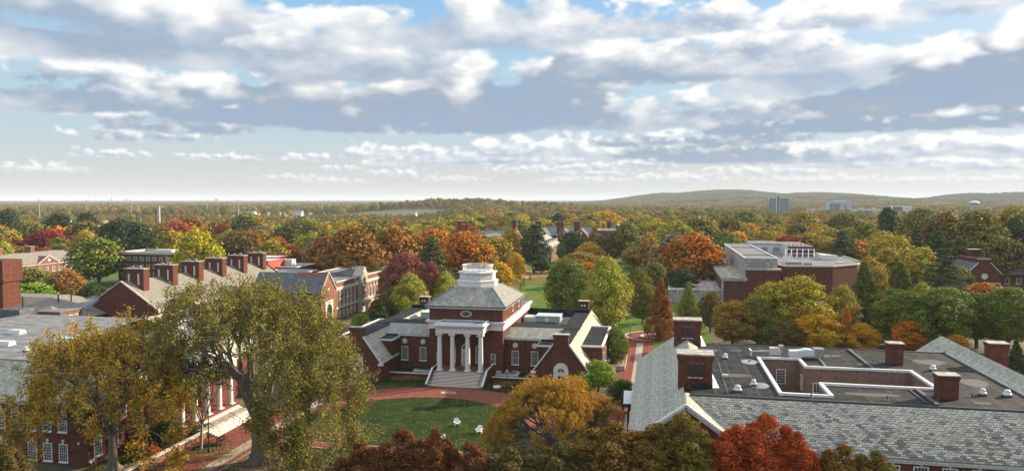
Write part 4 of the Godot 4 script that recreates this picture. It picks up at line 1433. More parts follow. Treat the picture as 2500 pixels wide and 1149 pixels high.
# ---------------------------------------------------------------- its twin on the left, half hidden by elms
func make_west_hall() -> void:
	var r := thing("elm_side_hall", "brick hall behind the elms with multi-pane white windows and a white portico", "building", V(-85, 0, -92))
	part("wall", Shape.new().box(-112, -67.0, 0, 7.2, -112, -75.3), M.brick, r)
	var s := Shape.new().box(-112.3, -66.7, 7.2, 7.5, -112.3, -75.0)
	part("cornice", s, M.white, r)
	# slopes front and right, flat roof behind
	s = Shape.new().slab(V(-112.4, 7.45, -74.9), V(-66.6, 7.45, -74.9), V(-70.8, 11.5, -79.2), V(-112.4, 11.5, -79.2), 0.1)
	s.slab(V(-66.6, 7.45, -74.9), V(-66.6, 7.45, -112.4), V(-70.8, 11.5, -112.4), V(-70.8, 11.5, -79.2), 0.1)
	part("slate_roof", s, M.slate_green, r)
	part("flat_roof", Shape.new().box(-112, -70.8, 7.0, 11.5, -112, -79.2), M.flat_grey, r)
	part("roof_edge", Shape.new().box(-112, -70.7, 11.5, 11.65, -79.3, -79.05).box(-70.9, -70.65, 11.5, 11.652, -112, -79.3), M.copper, r)
	s = Shape.new().slab(V(-85.0, 11.5, -112.5), V(-85.0, 11.5, -101.5), V(-79.5, 13.4, -101.5), V(-79.5, 13.4, -112.5), 0.1).slab(V(-73.8, 11.5, -101.5), V(-73.8, 11.5, -112.5), V(-79.5, 13.4, -112.5), V(-79.5, 13.4, -101.5), 0.1)
	part("slate_roof", s, M.slate_green, r)
	part("gable_wall", Shape.new().ext_z([Vector2(-84.6, 11.4), Vector2(-74.2, 11.4), Vector2(-79.5, 13.3)], -112.3, -101.8), M.brick, r)
	# skylights and vents
	for q in [[-92.0, -88.0, 2.4], [-86.0, -92.0, 3.0], [-98.0, -96.0, 2.2]]:
		var o := part("skylight", Shape.new().ext_x([Vector2(q[1], 11.5), Vector2(q[1] + 1.4, 11.5), Vector2(q[1] + 1.2, 12.1), Vector2(q[1] + 0.2, 12.1)], q[0], q[0] + q[2]), M.metal_white, r)
	for q in [[-77, -95], [-104, -86], [-84, -84]]:
		roof_vent(r, q[0], 11.5, q[1])
	for k in 8:
		window(r, V(-74.83 - k * 2.2 + 4.4, 4.05, -75.3), 0, 1.25, 2.15, 4, 6, "key")
		window(r, V(-74.80 - k * 2.2 + 4.4, 0.4, -75.3), 0, 1.25, 2.2, 4, 6, "key")
	for z in [-78.2, -81.2, -83.9]:
		window(r, V(-67.0, 4.3, z), 90, 1.2, 2.2, 4, 6, "key")
	for z in [-75.8 - 1.0, -79.6]:
		window(r, V(-67.0, 0.9, z), 90, 1.25, 2.4, 4, 6, "key")
	part("wall_lamp", Shape.new().lathe(V(-68.2, 2.6, -75.2), [Vector2(0.0, 0.0), Vector2(0.14, 0.1), Vector2(0.14, 0.3), Vector2(0.0, 0.4)], 8), M.lamp_glass, r)
	part("water_table", Shape.new().box(-66.99, -66.7, 0.5, 0.8, -76.0, -75.3), M.tread, r)
	# portico on the right flank
	part("portico_floor", Shape.new().box(-67.0, -62.6, 0, 1.2, -101, -86.5), M.pave, r)
	for k in 6:
		part("step", Shape.new().box(-62.6 + k * 0.4, -62.2 + k * 0.4, 0, 1.2 - 0.19 * (k + 1), -100, -88.5), M.tread, r)
	for k in 5:
		var z := -88.2 - k * 2.9
		var col := part("column", Shape.new().lathe(V(-63.6, 0, z), [Vector2(0.5, 1.2), Vector2(0.5, 1.35), Vector2(0.4, 1.45), Vector2(0.39, 3.5), Vector2(0.33, 6.6), Vector2(0.42, 6.7), Vector2(0.42, 6.85)], 16), M.white, r)
		sub("plinth", Shape.new().box(-64.15, -63.05, 1.2, 1.32, z - 0.55, z + 0.55).mesh(), M.white, col)
	part("portico_entablature", Shape.new().box(-67, -63.0, 6.85, 7.9, -100.6, -87.4).box(-67, -62.7, 7.9, 8.15, -100.9, -87.1), M.white, r)
	part("portico_pediment", Shape.new().ext_x([Vector2(-100.9, 8.15), Vector2(-87.1, 8.15), Vector2(-94.0, 10.9)], -68.5, -62.9), M.white, r)
	part("pediment_roof", Shape.new().slab(V(-62.6, 8.1, -86.9), V(-72, 8.1, -86.9), V(-72, 11.05, -94.0), V(-62.6, 11.05, -94.0), 0.1).slab(V(-72, 8.1, -101.1), V(-62.6, 8.1, -101.1), V(-62.6, 11.05, -94.0), V(-72, 11.05, -94.0), 0.1), M.slate_green, r)
	# chimney near the flank
	chimney(r, -99.0, -96.5, 11.5, 14.4, -84.0, -82.4, M.brick)
	# terrace wall with coping and steps towards the walk
	var w := thing("garden_wall", "low red brick garden wall with pale coping beside the bicycle racks", "wall", V(-59.9, 0, -73))
	var wall := part("wall", Shape.new().box(-60.15, -59.75, 0, 0.85, -88.0, -58.0), M.brick_light, w)
	sub("coping", Shape.new().box(-60.25, -59.65, 0.85, 0.98, -88.05, -58.0).mesh(), M.tread, wall)
	var st := thing("terrace_steps", "pale stone steps with black handrails at the end of the garden wall", "steps", V(-59, 0, -92))
	part("landing", Shape.new().box(-63.0, -60.2, 0, 0.8, -99.5, -88.3), M.concrete_path, st)
	for k in 4:
		part("step", Shape.new().box(-60.2 + k * 0.45, -59.75 + k * 0.45, 0, 0.8 - 0.16 * (k + 1), -99.0, -88.5), M.tread, st)
	for z in [-89.0, -94.0]:
		rail(st, V(-60.2, 0.8, z), V(-58.5, 0.1, z), 3)

# ---------------------------------------------------------------- the long hall with six chimneys
func make_chimney_hall() -> void:
	var r := thing("chimney_hall", "long brick hall with a brown roof and six broad chimneys in a row", "building", V(-115, 0, -170))
	var rx := -115.3
	var ry := 14.0
	var ex := 8.0
	var ey := 8.9
	var z0 := -198.0
	var z1 := -140.2
	part("wall", Shape.new().ext_z([Vector2(rx - ex, 0), Vector2(rx + ex, 0), Vector2(rx + ex, ey - 0.5), Vector2(rx, ry - 0.2), Vector2(rx - ex, ey - 0.5)], z0, z1 + 0.02), M.brick, r)
	part("side_wall", Shape.new().box(rx + ex, rx + ex + 0.06, 0, ey - 1.2, z0, z1 - 0.5), M.brick, r)
	var s := Shape.new().slab(V(rx + ex + 0.4, ey - 0.4, z1 - 0.3), V(rx + ex + 0.4, ey - 0.4, z0), V(rx, ry, z0), V(rx, ry, z1 - 0.3), 0.12)
	s.slab(V(rx - ex - 0.4, ey - 0.4, z0), V(rx - ex - 0.4, ey - 0.4, z1 - 0.3), V(rx, ry, z1 - 0.3), V(rx, ry, z0), 0.12)
	part("shingle_roof", s, M.slate_brown, r)
	for z in [z1, z0]:
		s = Shape.new().beam(V(rx + ex + 0.5, ey - 0.25, z), V(rx, ry + 0.3, z), 0.5, 0.25).beam(V(rx - ex - 0.5, ey - 0.25, z), V(rx, ry + 0.3, z), 0.5, 0.25)
		part("gable_coping", s, M.brick if z == z0 else M.limestone, r)
	part("white_frieze", Shape.new().box(rx + ex + 0.06, rx + ex + 0.2, ey - 1.5, ey - 0.45, z0, z1 - 0.6), M.stone, r)
	part("pier", Shape.new().box(rx + ex - 0.4, rx + ex + 0.35, 0, ey + 0.1, z1 - 0.9, z1 + 0.03), M.brick, r)
	for k in 6:
		var z := -143.0 - k * 10.0
		s = Shape.new().box(-116.75, -111.85, 9.5, 16.7, z - 1.85, z).box(-116.83, -111.77, 16.3, 16.7, z - 1.93, z + 0.08)
		var c := part("chimney", s, M.brick, r)
		sub("cap", Shape.new().box(-116.88, -111.72, 16.7, 16.85, z - 1.98, z + 0.13).mesh(), M.concrete, c)
		for x in [-115.75, -113.35]:
			sub("slot", Shape.new().box(x, x + 0.4, 13.6 if x < -115.0 else 13.2, 15.7, z, z + 0.05).mesh(), M.metal_white, c)
		sub("cowl", Shape.new().lathe(V(-113.4, 16.85, z - 0.9), [Vector2(0.4, 0.0), Vector2(0.4, 0.35), Vector2(0.55, 0.4), Vector2(0.55, 0.5), Vector2(0.0, 0.6)], 10).lathe(V(-115.2, 16.85, z - 0.9), [Vector2(0.3, 0.0), Vector2(0.3, 0.3), Vector2(0.42, 0.35), Vector2(0.0, 0.5)], 10).mesh(), M.metal_grey, c)
	for k in 11:
		window(r, V(rx + ex + 0.06, 4.2, -146 - k * 4.8), 90, 2.0, 2.9, 4, 5)
		window(r, V(rx + ex + 0.06, 0.8, -146 - k * 4.8), 90, 2.0, 2.4, 4, 4)
	# dark dormer block with three tall lights
	s = Shape.new().box(rx + 5.5, rx + ex + 1.3, 2, 9.4, -152.5, -146.8)
	part("dormer_block", s, M.brick, r)
	part("dormer_roof", Shape.new().box(rx + 5.3, rx + ex + 1.5, 9.4, 9.6, -152.7, -146.6), M.tar, r)
	for k in 3:
		window(r, V(rx + 6.9 + k * 1.15, 5.6, -146.8), 0, 0.95, 2.8, 2, 5, "arch")
	part("downpipe", Shape.new().tube(V(rx + ex + 0.6, 1, -140.6), V(rx + ex + 0.6, 8.2, -140.6), 0.12, 0.12, 6), M.black_iron, r)
	window(r, V(rx + 4.0, 1.2, z1 + 0.02), 0, 0.9, 1.6, 2, 3)
	part("wall_louvre", Shape.new().box(rx - 6.6, rx - 5.6, 6.2, 6.8, z1 + 0.02, z1 + 0.12), M.metal_grey, r)
# ---------------------------------------------------------------- other buildings of the campus
func face_windows(r: Node3D, axis: String, fixed: float, from: float, to: float, n: int, rows: Array, w: float, h: float, kind := "plain", cols := 2, panes := 3) -> void:
	for y in rows:
		for k in n:
			var t := lerpf(from, to, (k + 0.5) / n)
			if axis == "z":
				window(r, V(t, y, fixed), 0, w, h, cols, panes, kind)
			else:
				window(r, V(fixed, y, t), 90, w, h, cols, panes, kind)

func flat_block(r: Node3D, x0: float, x1: float, z0: float, z1: float, h: float, wall: Material, roof: Material, trim: Material, rim := 0.35) -> void:
	part("wall", Shape.new().box(x0, x1, 0, h, z0, z1), wall, r)
	var s := Shape.new()
	s.box(x0 - 0.15, x1 + 0.15, h, h + rim, z1 - 0.25, z1 + 0.15).box(x0 - 0.15, x1 + 0.15, h, h + rim, z0 - 0.15, z0 + 0.25)
	s.box(x0 - 0.15, x0 + 0.25, h, h + rim, z0 + 0.25, z1 - 0.25).box(x1 - 0.25, x1 + 0.15, h, h + rim, z0 + 0.25, z1 - 0.25)
	part("parapet", s, trim, r)
	part("flat_roof", Shape.new().box(x0 + 0.25, x1 - 0.25, h, h + 0.1, z0 + 0.25, z1 - 0.25), roof, r)

# a gabled block; along = "x" or "z" is the way the ridge runs
func gable_block(r: Node3D, x0: float, x1: float, z0: float, z1: float, eave: float, ridge: float, along: String, wall: Material, roof: Material, trim: Material) -> void:
	var s := Shape.new()
	if along == "z":
		var m := (x0 + x1) / 2
		part("wall", Shape.new().ext_z([Vector2(x0, 0), Vector2(x1, 0), Vector2(x1, eave), Vector2(m, ridge), Vector2(x0, eave)], z0, z1), wall, r)
		s.slab(V(x1 + 0.4, eave - 0.2, z1 + 0.3), V(x1 + 0.4, eave - 0.2, z0 - 0.3), V(m, ridge + 0.05, z0 - 0.3), V(m, ridge + 0.05, z1 + 0.3), 0.12)
		s.slab(V(x0 - 0.4, eave - 0.2, z0 - 0.3), V(x0 - 0.4, eave - 0.2, z1 + 0.3), V(m, ridge + 0.05, z1 + 0.3), V(m, ridge + 0.05, z0 - 0.3), 0.12)
		var t := Shape.new().beam(V(x0 - 0.4, eave - 0.2, z1 + 0.32), V(m, ridge + 0.05, z1 + 0.32), 0.25, 0.4).beam(V(x1 + 0.4, eave - 0.2, z1 + 0.32), V(m, ridge + 0.05, z1 + 0.32), 0.25, 0.4)
		t.box(x1, x1 + 0.3, eave - 0.6, eave - 0.2, z0, z1)
		part("eave_trim", t, trim, r)
	else:
		var m := (z0 + z1) / 2
		part("wall", Shape.new().ext_x([Vector2(z0, 0), Vector2(z1, 0), Vector2(z1, eave), Vector2(m, ridge), Vector2(z0, eave)], x0, x1), wall, r)
		s.slab(V(x0 - 0.3, eave - 0.2, z1 + 0.4), V(x1 + 0.3, eave - 0.2, z1 + 0.4), V(x1 + 0.3, ridge + 0.05, m), V(x0 - 0.3, ridge + 0.05, m), 0.12)
		s.slab(V(x1 + 0.3, eave - 0.2, z0 - 0.4), V(x0 - 0.3, eave - 0.2, z0 - 0.4), V(x0 - 0.3, ridge + 0.05, m), V(x1 + 0.3, ridge + 0.05, m), 0.12)
		var t := Shape.new().beam(V(x1 + 0.32, eave - 0.2, z0 - 0.4), V(x1 + 0.32, ridge + 0.05, m), 0.25, 0.4).beam(V(x1 + 0.32, eave - 0.2, z1 + 0.4), V(x1 + 0.32, ridge + 0.05, m), 0.25, 0.4)
		t.box(x0, x1, eave - 0.6, eave - 0.2, z1, z1 + 0.3)
		part("eave_trim", t, trim, r)
	part("roof", s, roof, r)

func hip_roof(r: Node3D, x0: float, x1: float, z0: float, z1: float, y: float, top: float, run: float, m: Material) -> MeshInstance3D:
	var a := V(x0, y, z1)
	var b := V(x1, y, z1)
	var d := V(x1, y, z0)
	var e := V(x0, y, z0)
	var a2 := V(x0 + run, top, z1 - run)
	var b2 := V(x1 - run, top, z1 - run)
	var d2 := V(x1 - run, top, z0 + run)
	var e2 := V(x0 + run, top, z0 + run)
	return part("hip_roof", Shape.new().quad(a, b, b2, a2).quad(b, d, d2, b2).quad(d, e, e2, d2).quad(e, a, a2, e2).quad(a2, b2, d2, e2).quad(e, d, b, a), m, r)

func make_campus_buildings() -> void:
	var r: Node3D
	var s: Shape
	# ---- three storeys with a stone centre bay, beyond the elm
	r = thing("stone_bay_hall", "three-storey red brick hall with pale bands and an arched stone centre bay", "building", V(-92, 0, -198))
	part("wall", Shape.new().box(-101, -84.4, 0, 10.0, -226, -182), M.brick_light, r)
	s = Shape.new().box(-84.4, -84.25, 7.9, 8.7, -226, -182).box(-84.4, -84.22, 2.9, 3.4, -226, -182).box(-101, -84.2, 7.9, 8.7, -182, -181.85)
	s.box(-101.2, -84.1, 10.0, 10.35, -182.2, -181.8).box(-84.5, -84.1, 10.0, 10.35, -226, -182.2).box(-101.2, -100.8, 10.0, 10.35, -226, -182.2).box(-100.8, -84.5, 10.0, 10.35, -226.2, -225.8)
	part("stone_band", s, M.stone, r)
	part("flat_roof", Shape.new().box(-100.8, -84.5, 10.0, 10.1, -225.8, -182.2), M.flat_grey, r)
	for k in 5:
		window(r, V(-84.35, 5.6, -184.3 - k * 2.45), 90, 1.0, 2.1, 2, 4)
		window(r, V(-84.35, 3.5 - 3.0, -184.3 - k * 2.45), 90, 1.1, 2.0, 2, 4, "arch")
	for k in 9:
		var z := -184.3 - k * 2.45 - (5.0 if k > 4 else 0.0)
		window(r, V(-84.35, 8.0 - 4.3, z), 90, 1.0, 2.6, 2, 5)
	for k in 4:
		window(r, V(-84.35, 5.6 + 1.0, -203.3 - k * 2.45), 90, 1.0, 1.9, 2, 4)
	s = Shape.new().box(-86, -83.3, 0, 10.4, -201.2, -196.6).ext_x([Vector2(-201.4, 10.4), Vector2(-196.4, 10.4), Vector2(-198.9, 13.0)], -86, -83.2)
	var bay := part("stone_bay", s, M.limestone, r)
	sub("arched_light", Shape.new().ext_x([Vector2(-199.7, 6.5), Vector2(-198.1, 6.5), Vector2(-198.1, 9.2), Vector2(-198.4, 9.9), Vector2(-198.9, 10.2), Vector2(-199.4, 9.9), Vector2(-199.7, 9.2)], -83.3, -83.24).box(-83.3, -83.24, 3.6, 5.8, -199.7, -198.1).mesh(), M.glass, bay)
	sub("glazing_bars", Shape.new().box(-83.25, -83.19, 3.6, 10.1, -198.95, -198.85).box(-83.25, -83.188, 7.6, 7.7, -199.7, -198.1).box(-83.25, -83.188, 8.7, 8.8, -199.7, -198.1).box(-83.25, -83.188, 4.7, 4.8, -199.7, -198.1).mesh(), M.white, bay)
	sub("brick_flank", Shape.new().box(-83.3, -83.22, 3.4, 8.2, -201.2, -200.2).box(-83.3, -83.22, 3.4, 8.2, -197.6, -196.6).mesh(), M.brick_light, bay)
	sub("balcony", Shape.new().box(-83.3, -81.4, 2.5, 3.6, -201.4, -196.4).mesh(), M.limestone, bay)
	for z in [-200.8, -197.0]:
		sub("post", Shape.new().box(-82.1, -81.6, 0, 2.5, z - 0.25, z + 0.25).mesh(), M.limestone, bay)
	part("roof_monitor", Shape.new().ext_z([Vector2(-96, 10.1), Vector2(-86.2, 10.1), Vector2(-86.2, 12.8), Vector2(-91.0, 11.3), Vector2(-96, 11.0)], -200.5, -197.3), M.flat_grey, r)
	# pointed brick gable at the near end
	s = Shape.new().ext_x([Vector2(-180.4, 0), Vector2(-171.6, 0), Vector2(-171.6, 8.6), Vector2(-176.0, 13.4), Vector2(-180.4, 8.6)], -92, -83.6)
	part("gable_wall", s, M.brick_light, r)
	s = Shape.new().slab(V(-103, 8.4, -171.2), V(-84.0, 8.4, -171.2), V(-84.0, 13.1, -176.0), V(-103, 13.1, -176.0), 0.12).slab(V(-84.0, 8.4, -180.8), V(-103, 8.4, -180.8), V(-103, 13.1, -176.0), V(-84.0, 13.1, -176.0), 0.12)
	part("slate_roof", s, M.slate_dark, r)
	s = Shape.new().beam(V(-83.5, 8.5, -171.4), V(-83.5, 13.5, -176.0), 0.3, 0.25).beam(V(-83.5, 8.5, -180.6), V(-83.5, 13.5, -176.0), 0.3, 0.25)
	part("gable_coping", s, M.stone, r)
	var portal := part("stone_portal", Shape.new().box(-83.6, -83.4, 0, 6.2, -178.3, -173.7), M.stone, r)
	sub("opening", Shape.new().ext_x([Vector2(-177.4, 0), Vector2(-174.6, 0), Vector2(-174.6, 4.2), Vector2(-175.2, 5.0), Vector2(-176.0, 5.3), Vector2(-176.8, 5.0), Vector2(-177.4, 4.2)], -83.4, -83.34).mesh(), M.glass, portal)
	part("plaque", Shape.new().box(-83.6, -83.5, 8.6, 9.4, -176.3, -175.7), M.stone, r)
	part("wall", Shape.new().box(-103, -92, 0, 8.4, -180.4, -171.6), M.brick, r)
	# ---- hipped dormitory far left
	r = thing("hipped_dormitory", "brick dormitory with a streaked grey hipped roof and two chimneys", "building", V(-238, 0, -238))
	part("wall", Shape.new().box(-247, -230.5, 0, 7.4, -262, -214), M.brick_light, r)
	part("eave", Shape.new().box(-247.4, -230.1, 7.4, 8.0, -262.4, -213.6), M.stone, r)
	hip_roof(r, -247.8, -229.7, -262.8, -213.2, 8.0, 11.8, 7.0, M.slate_brown)
	face_windows(r, "x", -230.5, -215, -261, 15, [4.6, 1.0], 1.3, 1.9, "sash", 3, 4)
	face_windows(r, "z", -214.0, -246, -231, 5, [4.6, 1.0], 1.3, 1.9, "sash", 3, 4)
	var ped := part("pediment", Shape.new().ext_x([Vector2(-246.0, 8.0), Vector2(-236.5, 8.0), Vector2(-241.2, 10.6)], -236, -229.6), M.brick_light, r)
	sub("raking_trim", Shape.new().beam(V(-229.6, 8.0, -246.3), V(-229.6, 10.8, -241.2), 0.35, 0.35).beam(V(-229.6, 8.0, -236.2), V(-229.6, 10.8, -241.2), 0.35, 0.35).mesh(), M.stone, ped)
	sub("round_light", Shape.new().tube(V(-229.6, 9.1, -241.2), V(-229.5, 9.1, -241.2), 0.6, 0.6, 14, true).mesh(), M.white, ped)
	chimney(r, -240, -237.6, 10, 14.2, -229, -227, M.brick_light)
	chimney(r, -240, -237.6, 10, 14.2, -243, -241, M.brick_light)
	# ---- four-storey flat dormitory
	r = thing("flat_dormitory", "four-storey dark brick dormitory with a white cornice and flat roof", "building", V(-192, 0, -256))
	flat_block(r, -203.5, -177.0, -262, -246.3, 11.4, M.brick, M.flat_grey, M.stone, 0.9)
	face_windows(r, "z", -246.3, -203, -178, 9, [8.9, 6.0, 3.1], 1.5, 1.5, "plain", 3, 2)
	part("roof_plant", Shape.new().box(-194, -186, 11.5, 12.6, -258, -254), M.metal_white, r)
	# ---- gabled blocks beyond the red maple
	r = thing("gabled_residence", "dark brick residence with white-edged gables beyond the dark red maple", "building", V(-425, 0, -430))
	gable_block(r, -450, -372, -452, -436, 9.5, 15.0, "x", M.brick, M.slate_grey, M.white)
	for x in [-432.0, -404.0, -380.0]:
		gable_block(r, x - 5.5, x + 5.5, -440, -428, 10.0, 15.2, "z", M.brick, M.slate_grey, M.white)
		part("round_light", Shape.new().tube(V(x, 12.2, -428.0), V(x, 12.2, -427.85), 1.0, 1.0, 14, true), M.stone, r)
		for y in [2.0, 5.0, 8.0]:
			window(r, V(x - 3.6, y, -428), 0, 1.3, 1.8, 2, 2)
			window(r, V(x + 3.6, y, -428), 0, 1.3, 1.8, 2, 2)
		part("stone_bay", Shape.new().box(x - 1.6, x + 1.6, 0, 9.6, -428.0, -427.7), M.concrete, r)
	# ---- red and brick annexes at the end of the chimneyed hall
	r = thing("red_annex", "bright red metal clad block behind the chimneyed hall", "building", V(-138, 0, -240))
	flat_block(r, -146, -133.2, -246, -233.4, 10.6, M.red_metal, M.metal_white, M.red_metal, 0.3)
	flat_block(r, -150, -139, -262, -250, 10.4, M.red_dark, M.metal_white, M.red_dark, 0.3)
	r = thing("studio_annex", "low orange brick annex with a flat grey roof and slanted skylight", "building", V(-123, 0, -230))
	flat_block(r, -132, -117.2, -238, -217, 7.4, M.brick_light, M.flat_grey, M.white, 0.35)
	flat_block(r, -140, -125.5, -253, -238.5, 8.2, M.brick, M.flat_grey, M.white, 0.35)
	s = Shape.new().ext_z([Vector2(-131.5, 7.5), Vector2(-127, 7.5), Vector2(-131.5, 10.0)], -226, -218)
	var sk := part("skylight", s, M.metal_white, r)
	sub("panes", Shape.new().slab(V(-127.2, 7.7, -218.3), V(-127.2, 7.7, -225.7), V(-131.2, 9.9, -225.7), V(-131.2, 9.9, -218.3), 0.08).mesh(), M.glass_blue, sk)
	face_windows(r, "x", -117.2, -219, -237, 3, [2.6], 4.5, 3.2, "plain", 8, 5)
	part("roof_unit", Shape.new().box(-133, -130, 8.3, 10.6, -247, -244), M.metal_white, r)
	# ---- low brick blocks further left
	r = thing("workshop_block", "low red brick block with a broad white roof edge", "building", V(-200, 0, -318))
	flat_block(r, -212, -193.3, -322, -307.5, 8.2, M.brick_light, M.flat_grey, M.white, 0.8)
	face_windows(r, "z", -307.5, -210, -195, 4, [3.0], 2.0, 1.6, "plain", 2, 2)
	flat_block(r, -214, -196, -345, -323, 7.6, M.brick, M.metal_white, M.metal_white, 0.4)
	r = thing("long_brick_wing", "long low brick wing with a row of arched white windows", "building", V(-258, 0, -418))
	gable_block(r, -264, -254, -432, -403, 6.6, 9.0, "z", M.brick_light, M.flat_grey, M.white)
	face_windows(r, "x", -254, -405, -430, 7, [2.4], 2.0, 3.0, "arch", 2, 3)
	r = thing("white_roofed_depot", "white and grey flat roofs of a low depot among the trees", "building", V(-228, 0, -455))
	flat_block(r, -242, -221, -470, -434, 4.6, M.stone, M.metal_white, M.metal_white, 0.5)
	flat_block(r, -244, -226, -500, -470.5, 6.0, M.stone, M.flat_grey, M.metal_white, 0.6)
	flat_block(r, -238, -231, -433.5, -428, 6.0, M.white, M.metal_white, M.white, 0.3)
	face_windows(r, "z", -428, -237.6, -231.4, 6, [4.2], 0.8, 1.2, "plain", 1, 1)
	r = thing("white_gabled_house", "pale house with a white edged gable above the depot roofs", "house", V(-236, 0, -540))
	gable_block(r, -246, -226, -560, -530, 7.0, 12.5, "z", M.stone, M.slate_dark, M.white)
	face_windows(r, "z", -530, -243, -229, 4, [3.6], 1.6, 2.0, "plain", 2, 2)
	# ---- halls on the far side of the green
	r = thing("green_side_hall", "sunlit brick hall with pale slate roof and dormers at the edge of the green", "building", V(-61, 0, -387))
	gable_block(r, -68, -55.1, -409, -366, 8.2, 13.0, "z", M.brick_light, M.slate_green, M.white)
	face_windows(r, "x", -55.1, -367, -408, 11, [5.4, 1.6], 1.5, 2.4, "plain", 3, 4)
	for k in 6:
		var z := -370.5 - k * 6.8
		gable_block(r, -60.0, -56.2, z - 1.0, z + 1.0, 10.0, 11.0, "x", M.white, M.slate_dark, M.white)
	face_windows(r, "z", -366, -67, -56, 4, [5.4, 1.6], 1.5, 2.4, "plain", 3, 4)
	chimney(r, -61.5, -58.5, 10, 15.4, -371, -369, M.brick)
	var tw := part("stair_tower", Shape.new().box(-55.4, -52.6, 0, 20.4, -413.5, -410.5), M.brick_light, r)
	sub("belfry_opening", Shape.new().box(-54.6, -53.4, 16.6, 19.2, -410.5, -410.4).box(-52.6, -52.5, 16.6, 19.2, -412.6, -411.4).mesh(), M.black_iron, tw)
	r = thing("dark_roofed_hall", "brick hall with a dark slate roof and white gable among the trees", "building", V(-95, 0, -415))
	gable_block(r, -112, -84, -448, -420, 8.5, 13.5, "x", M.brick, M.slate_dark, M.stone)
	gable_block(r, -103, -84, -420, -389, 8.5, 13.0, "z", M.brick_light, M.slate_dark, M.stone)
	face_windows(r, "x", -84, -390, -419, 6, [5.0], 1.6, 2.2, "plain", 2, 3)
	chimney(r, -110, -107.4, 10, 20.5, -396, -393, M.brick)
	chimney(r, -106.5, -104.4, 10, 20.5, -396, -393, M.brick)
	chimney(r, -90, -87.4, 10, 20.0, -452, -449, M.brick)
	r = thing("pale_gabled_hall", "brick hall with pale roof and white gable edge behind golden trees", "building", V(-85, 0, -340))
	gable_block(r, -95, -77.5, -356, -338, 8.0, 11.5, "x", M.brick_light, M.slate_green, M.white)
	face_windows(r, "z", -338, -94, -78, 6, [5.2, 1.8], 1.5, 2.2, "plain", 2, 3)
	r = thing("tall_chimney_hall", "hall with broad brick chimney gables and a round window above slate roofs", "building", V(-62, 0, -480))
	gable_block(r, -80, -44, -500, -474, 9.0, 14.0, "x", M.brick, M.slate_dark, M.brick)
	for x in [-74.0, -60.0, -49.0]:
		gable_block(r, x - 4.5, x + 4.5, -480, -466, 9.0, 13.6, "z", M.brick, M.slate_dark, M.stone)
		chimney(r, x - 4.4, x - 0.4, 9, 18.5, -468, -465.8, M.brick)
		part("round_light", Shape.new().tube(V(x, 11.0, -466.0), V(x, 11.0, -465.8), 0.9, 0.9, 14, true), M.white, r)
	flat_block(r, -40, -22, -500, -484, 12.0, M.brick, M.metal_white, M.metal_white, 0.6)
	r = thing("white_gable_house", "brick house with twin chimneys and a pale gabled roof beyond the green", "house", V(-30, 0, -520))
	gable_block(r, -38, -20, -530, -512, 10.0, 15.0, "z", M.brick, M.slate_green, M.white)
	chimney(r, -36, -33.5, 10, 17.5, -520, -518, M.brick)
	chimney(r, -24.5, -22, 10, 17.5, -520, -518, M.brick)
	r = thing("brick_cottage", "small dark brick building with white windows at the end of the green", "house", V(-24, 0, -500))
	flat_block(r, -30, -12, -505, -495, 7.5, M.brick, M.slate_dark, M.white, 0.3)
	face_windows(r, "z", -495, -29, -13, 4, [4.8, 1.2], 1.4, 1.9, "plain", 2, 2)
	# ---- concrete and brick arts block, right
	r = thing("arts_block", "concrete and brick arts block with stained low roof and raised grey loft", "building", V(28, 0, -270))
	part("wall", Shape.new().box(19.4, 26.2, 0, 7.6, -326, -234.2), M.brick, r)
	s = Shape.new().box(18.9, 26.4, 7.2, 8.2, -326.5, -233.9)
	s.box(18.85, 19.4, 0, 7.2, -235.6, -233.85).box(18.85, 19.4, 0, 7.2, -311, -283)
	part("concrete_frame", s, M.concrete, r)
	for k in 4:
		part("brick_panel", Shape.new().box(19.2, 19.395, 0, 7.2, -283 + 6.4 * k + 0.3, -283 + 6.4 * (k + 1)), M.brick, r)
	for k in 9:
		part("glass_strip", Shape.new().box(19.15, 19.396, 0.3 + k * 0.76, 0.9 + k * 0.76, -256.0, -246.5), M.glass_blue, r)
	part("concrete_fin", Shape.new().box(18.9, 19.397, 0, 7.2, -246.3, -236.0), M.brick, r)
	part("low_roof", Shape.new().box(19.4, 26.0, 8.2, 8.26, -326, -234.3), M.flat_gravel, r)
	s = Shape.new().box(18.9, 26.2, 8.26, 8.34, -326, -325.5)
	for k in 2:
		s.box(19.4, 26.0, 8.26, 8.42, -300 + k * 22, -299.7 + k * 22)
	part("roof_joint", s, M.concrete, r)
	part("loft_wall", Shape.new().box(26.0, 35.5, 0, 13.9, -312, -237.0), M.concrete, r)
	part("front_wall", Shape.new().box(26.3, 36.0, 0, 10.6, -237.0, -234.1), M.brick, r)
	part("front_ledge", Shape.new().box(26.0, 36.3, 10.6, 11.1, -237.0, -233.8), M.concrete, r)
	s = Shape.new().box(25.8, 35.7, 13.9, 14.25, -237.3, -236.8).box(25.8, 26.2, 13.9, 14.25, -312, -237.3).box(35.3, 35.7, 13.9, 14.25, -312, -237.3).box(26.2, 35.3, 13.9, 14.25, -312.2, -311.7)
	part("parapet", s, M.white, r)
	part("loft_roof", Shape.new().box(26.2, 35.3, 13.9, 13.97, -311.7, -237.3), M.flat_grey, r)
	part("roof_step", Shape.new().box(26.2, 35.3, 13.97, 14.12, -252.5, -251.7).box(26.2, 35.3, 13.97, 14.12, -291, -290.2), M.tar, r)
	for k in 3:
		part("door", Shape.new().box(25.9, 26.0, 8.3, 11.2, -262 - k * 11, -260 - k * 11), M.metal_grey, r)
	for q in [[27.4, 2.6], [30.6, 1.7], [33.2, 0.9]]:
		part("louvre", Shape.new().box(q[0], q[0] + q[1], 11.2, 13.0, -237.0, -236.9), M.metal_grey, r)
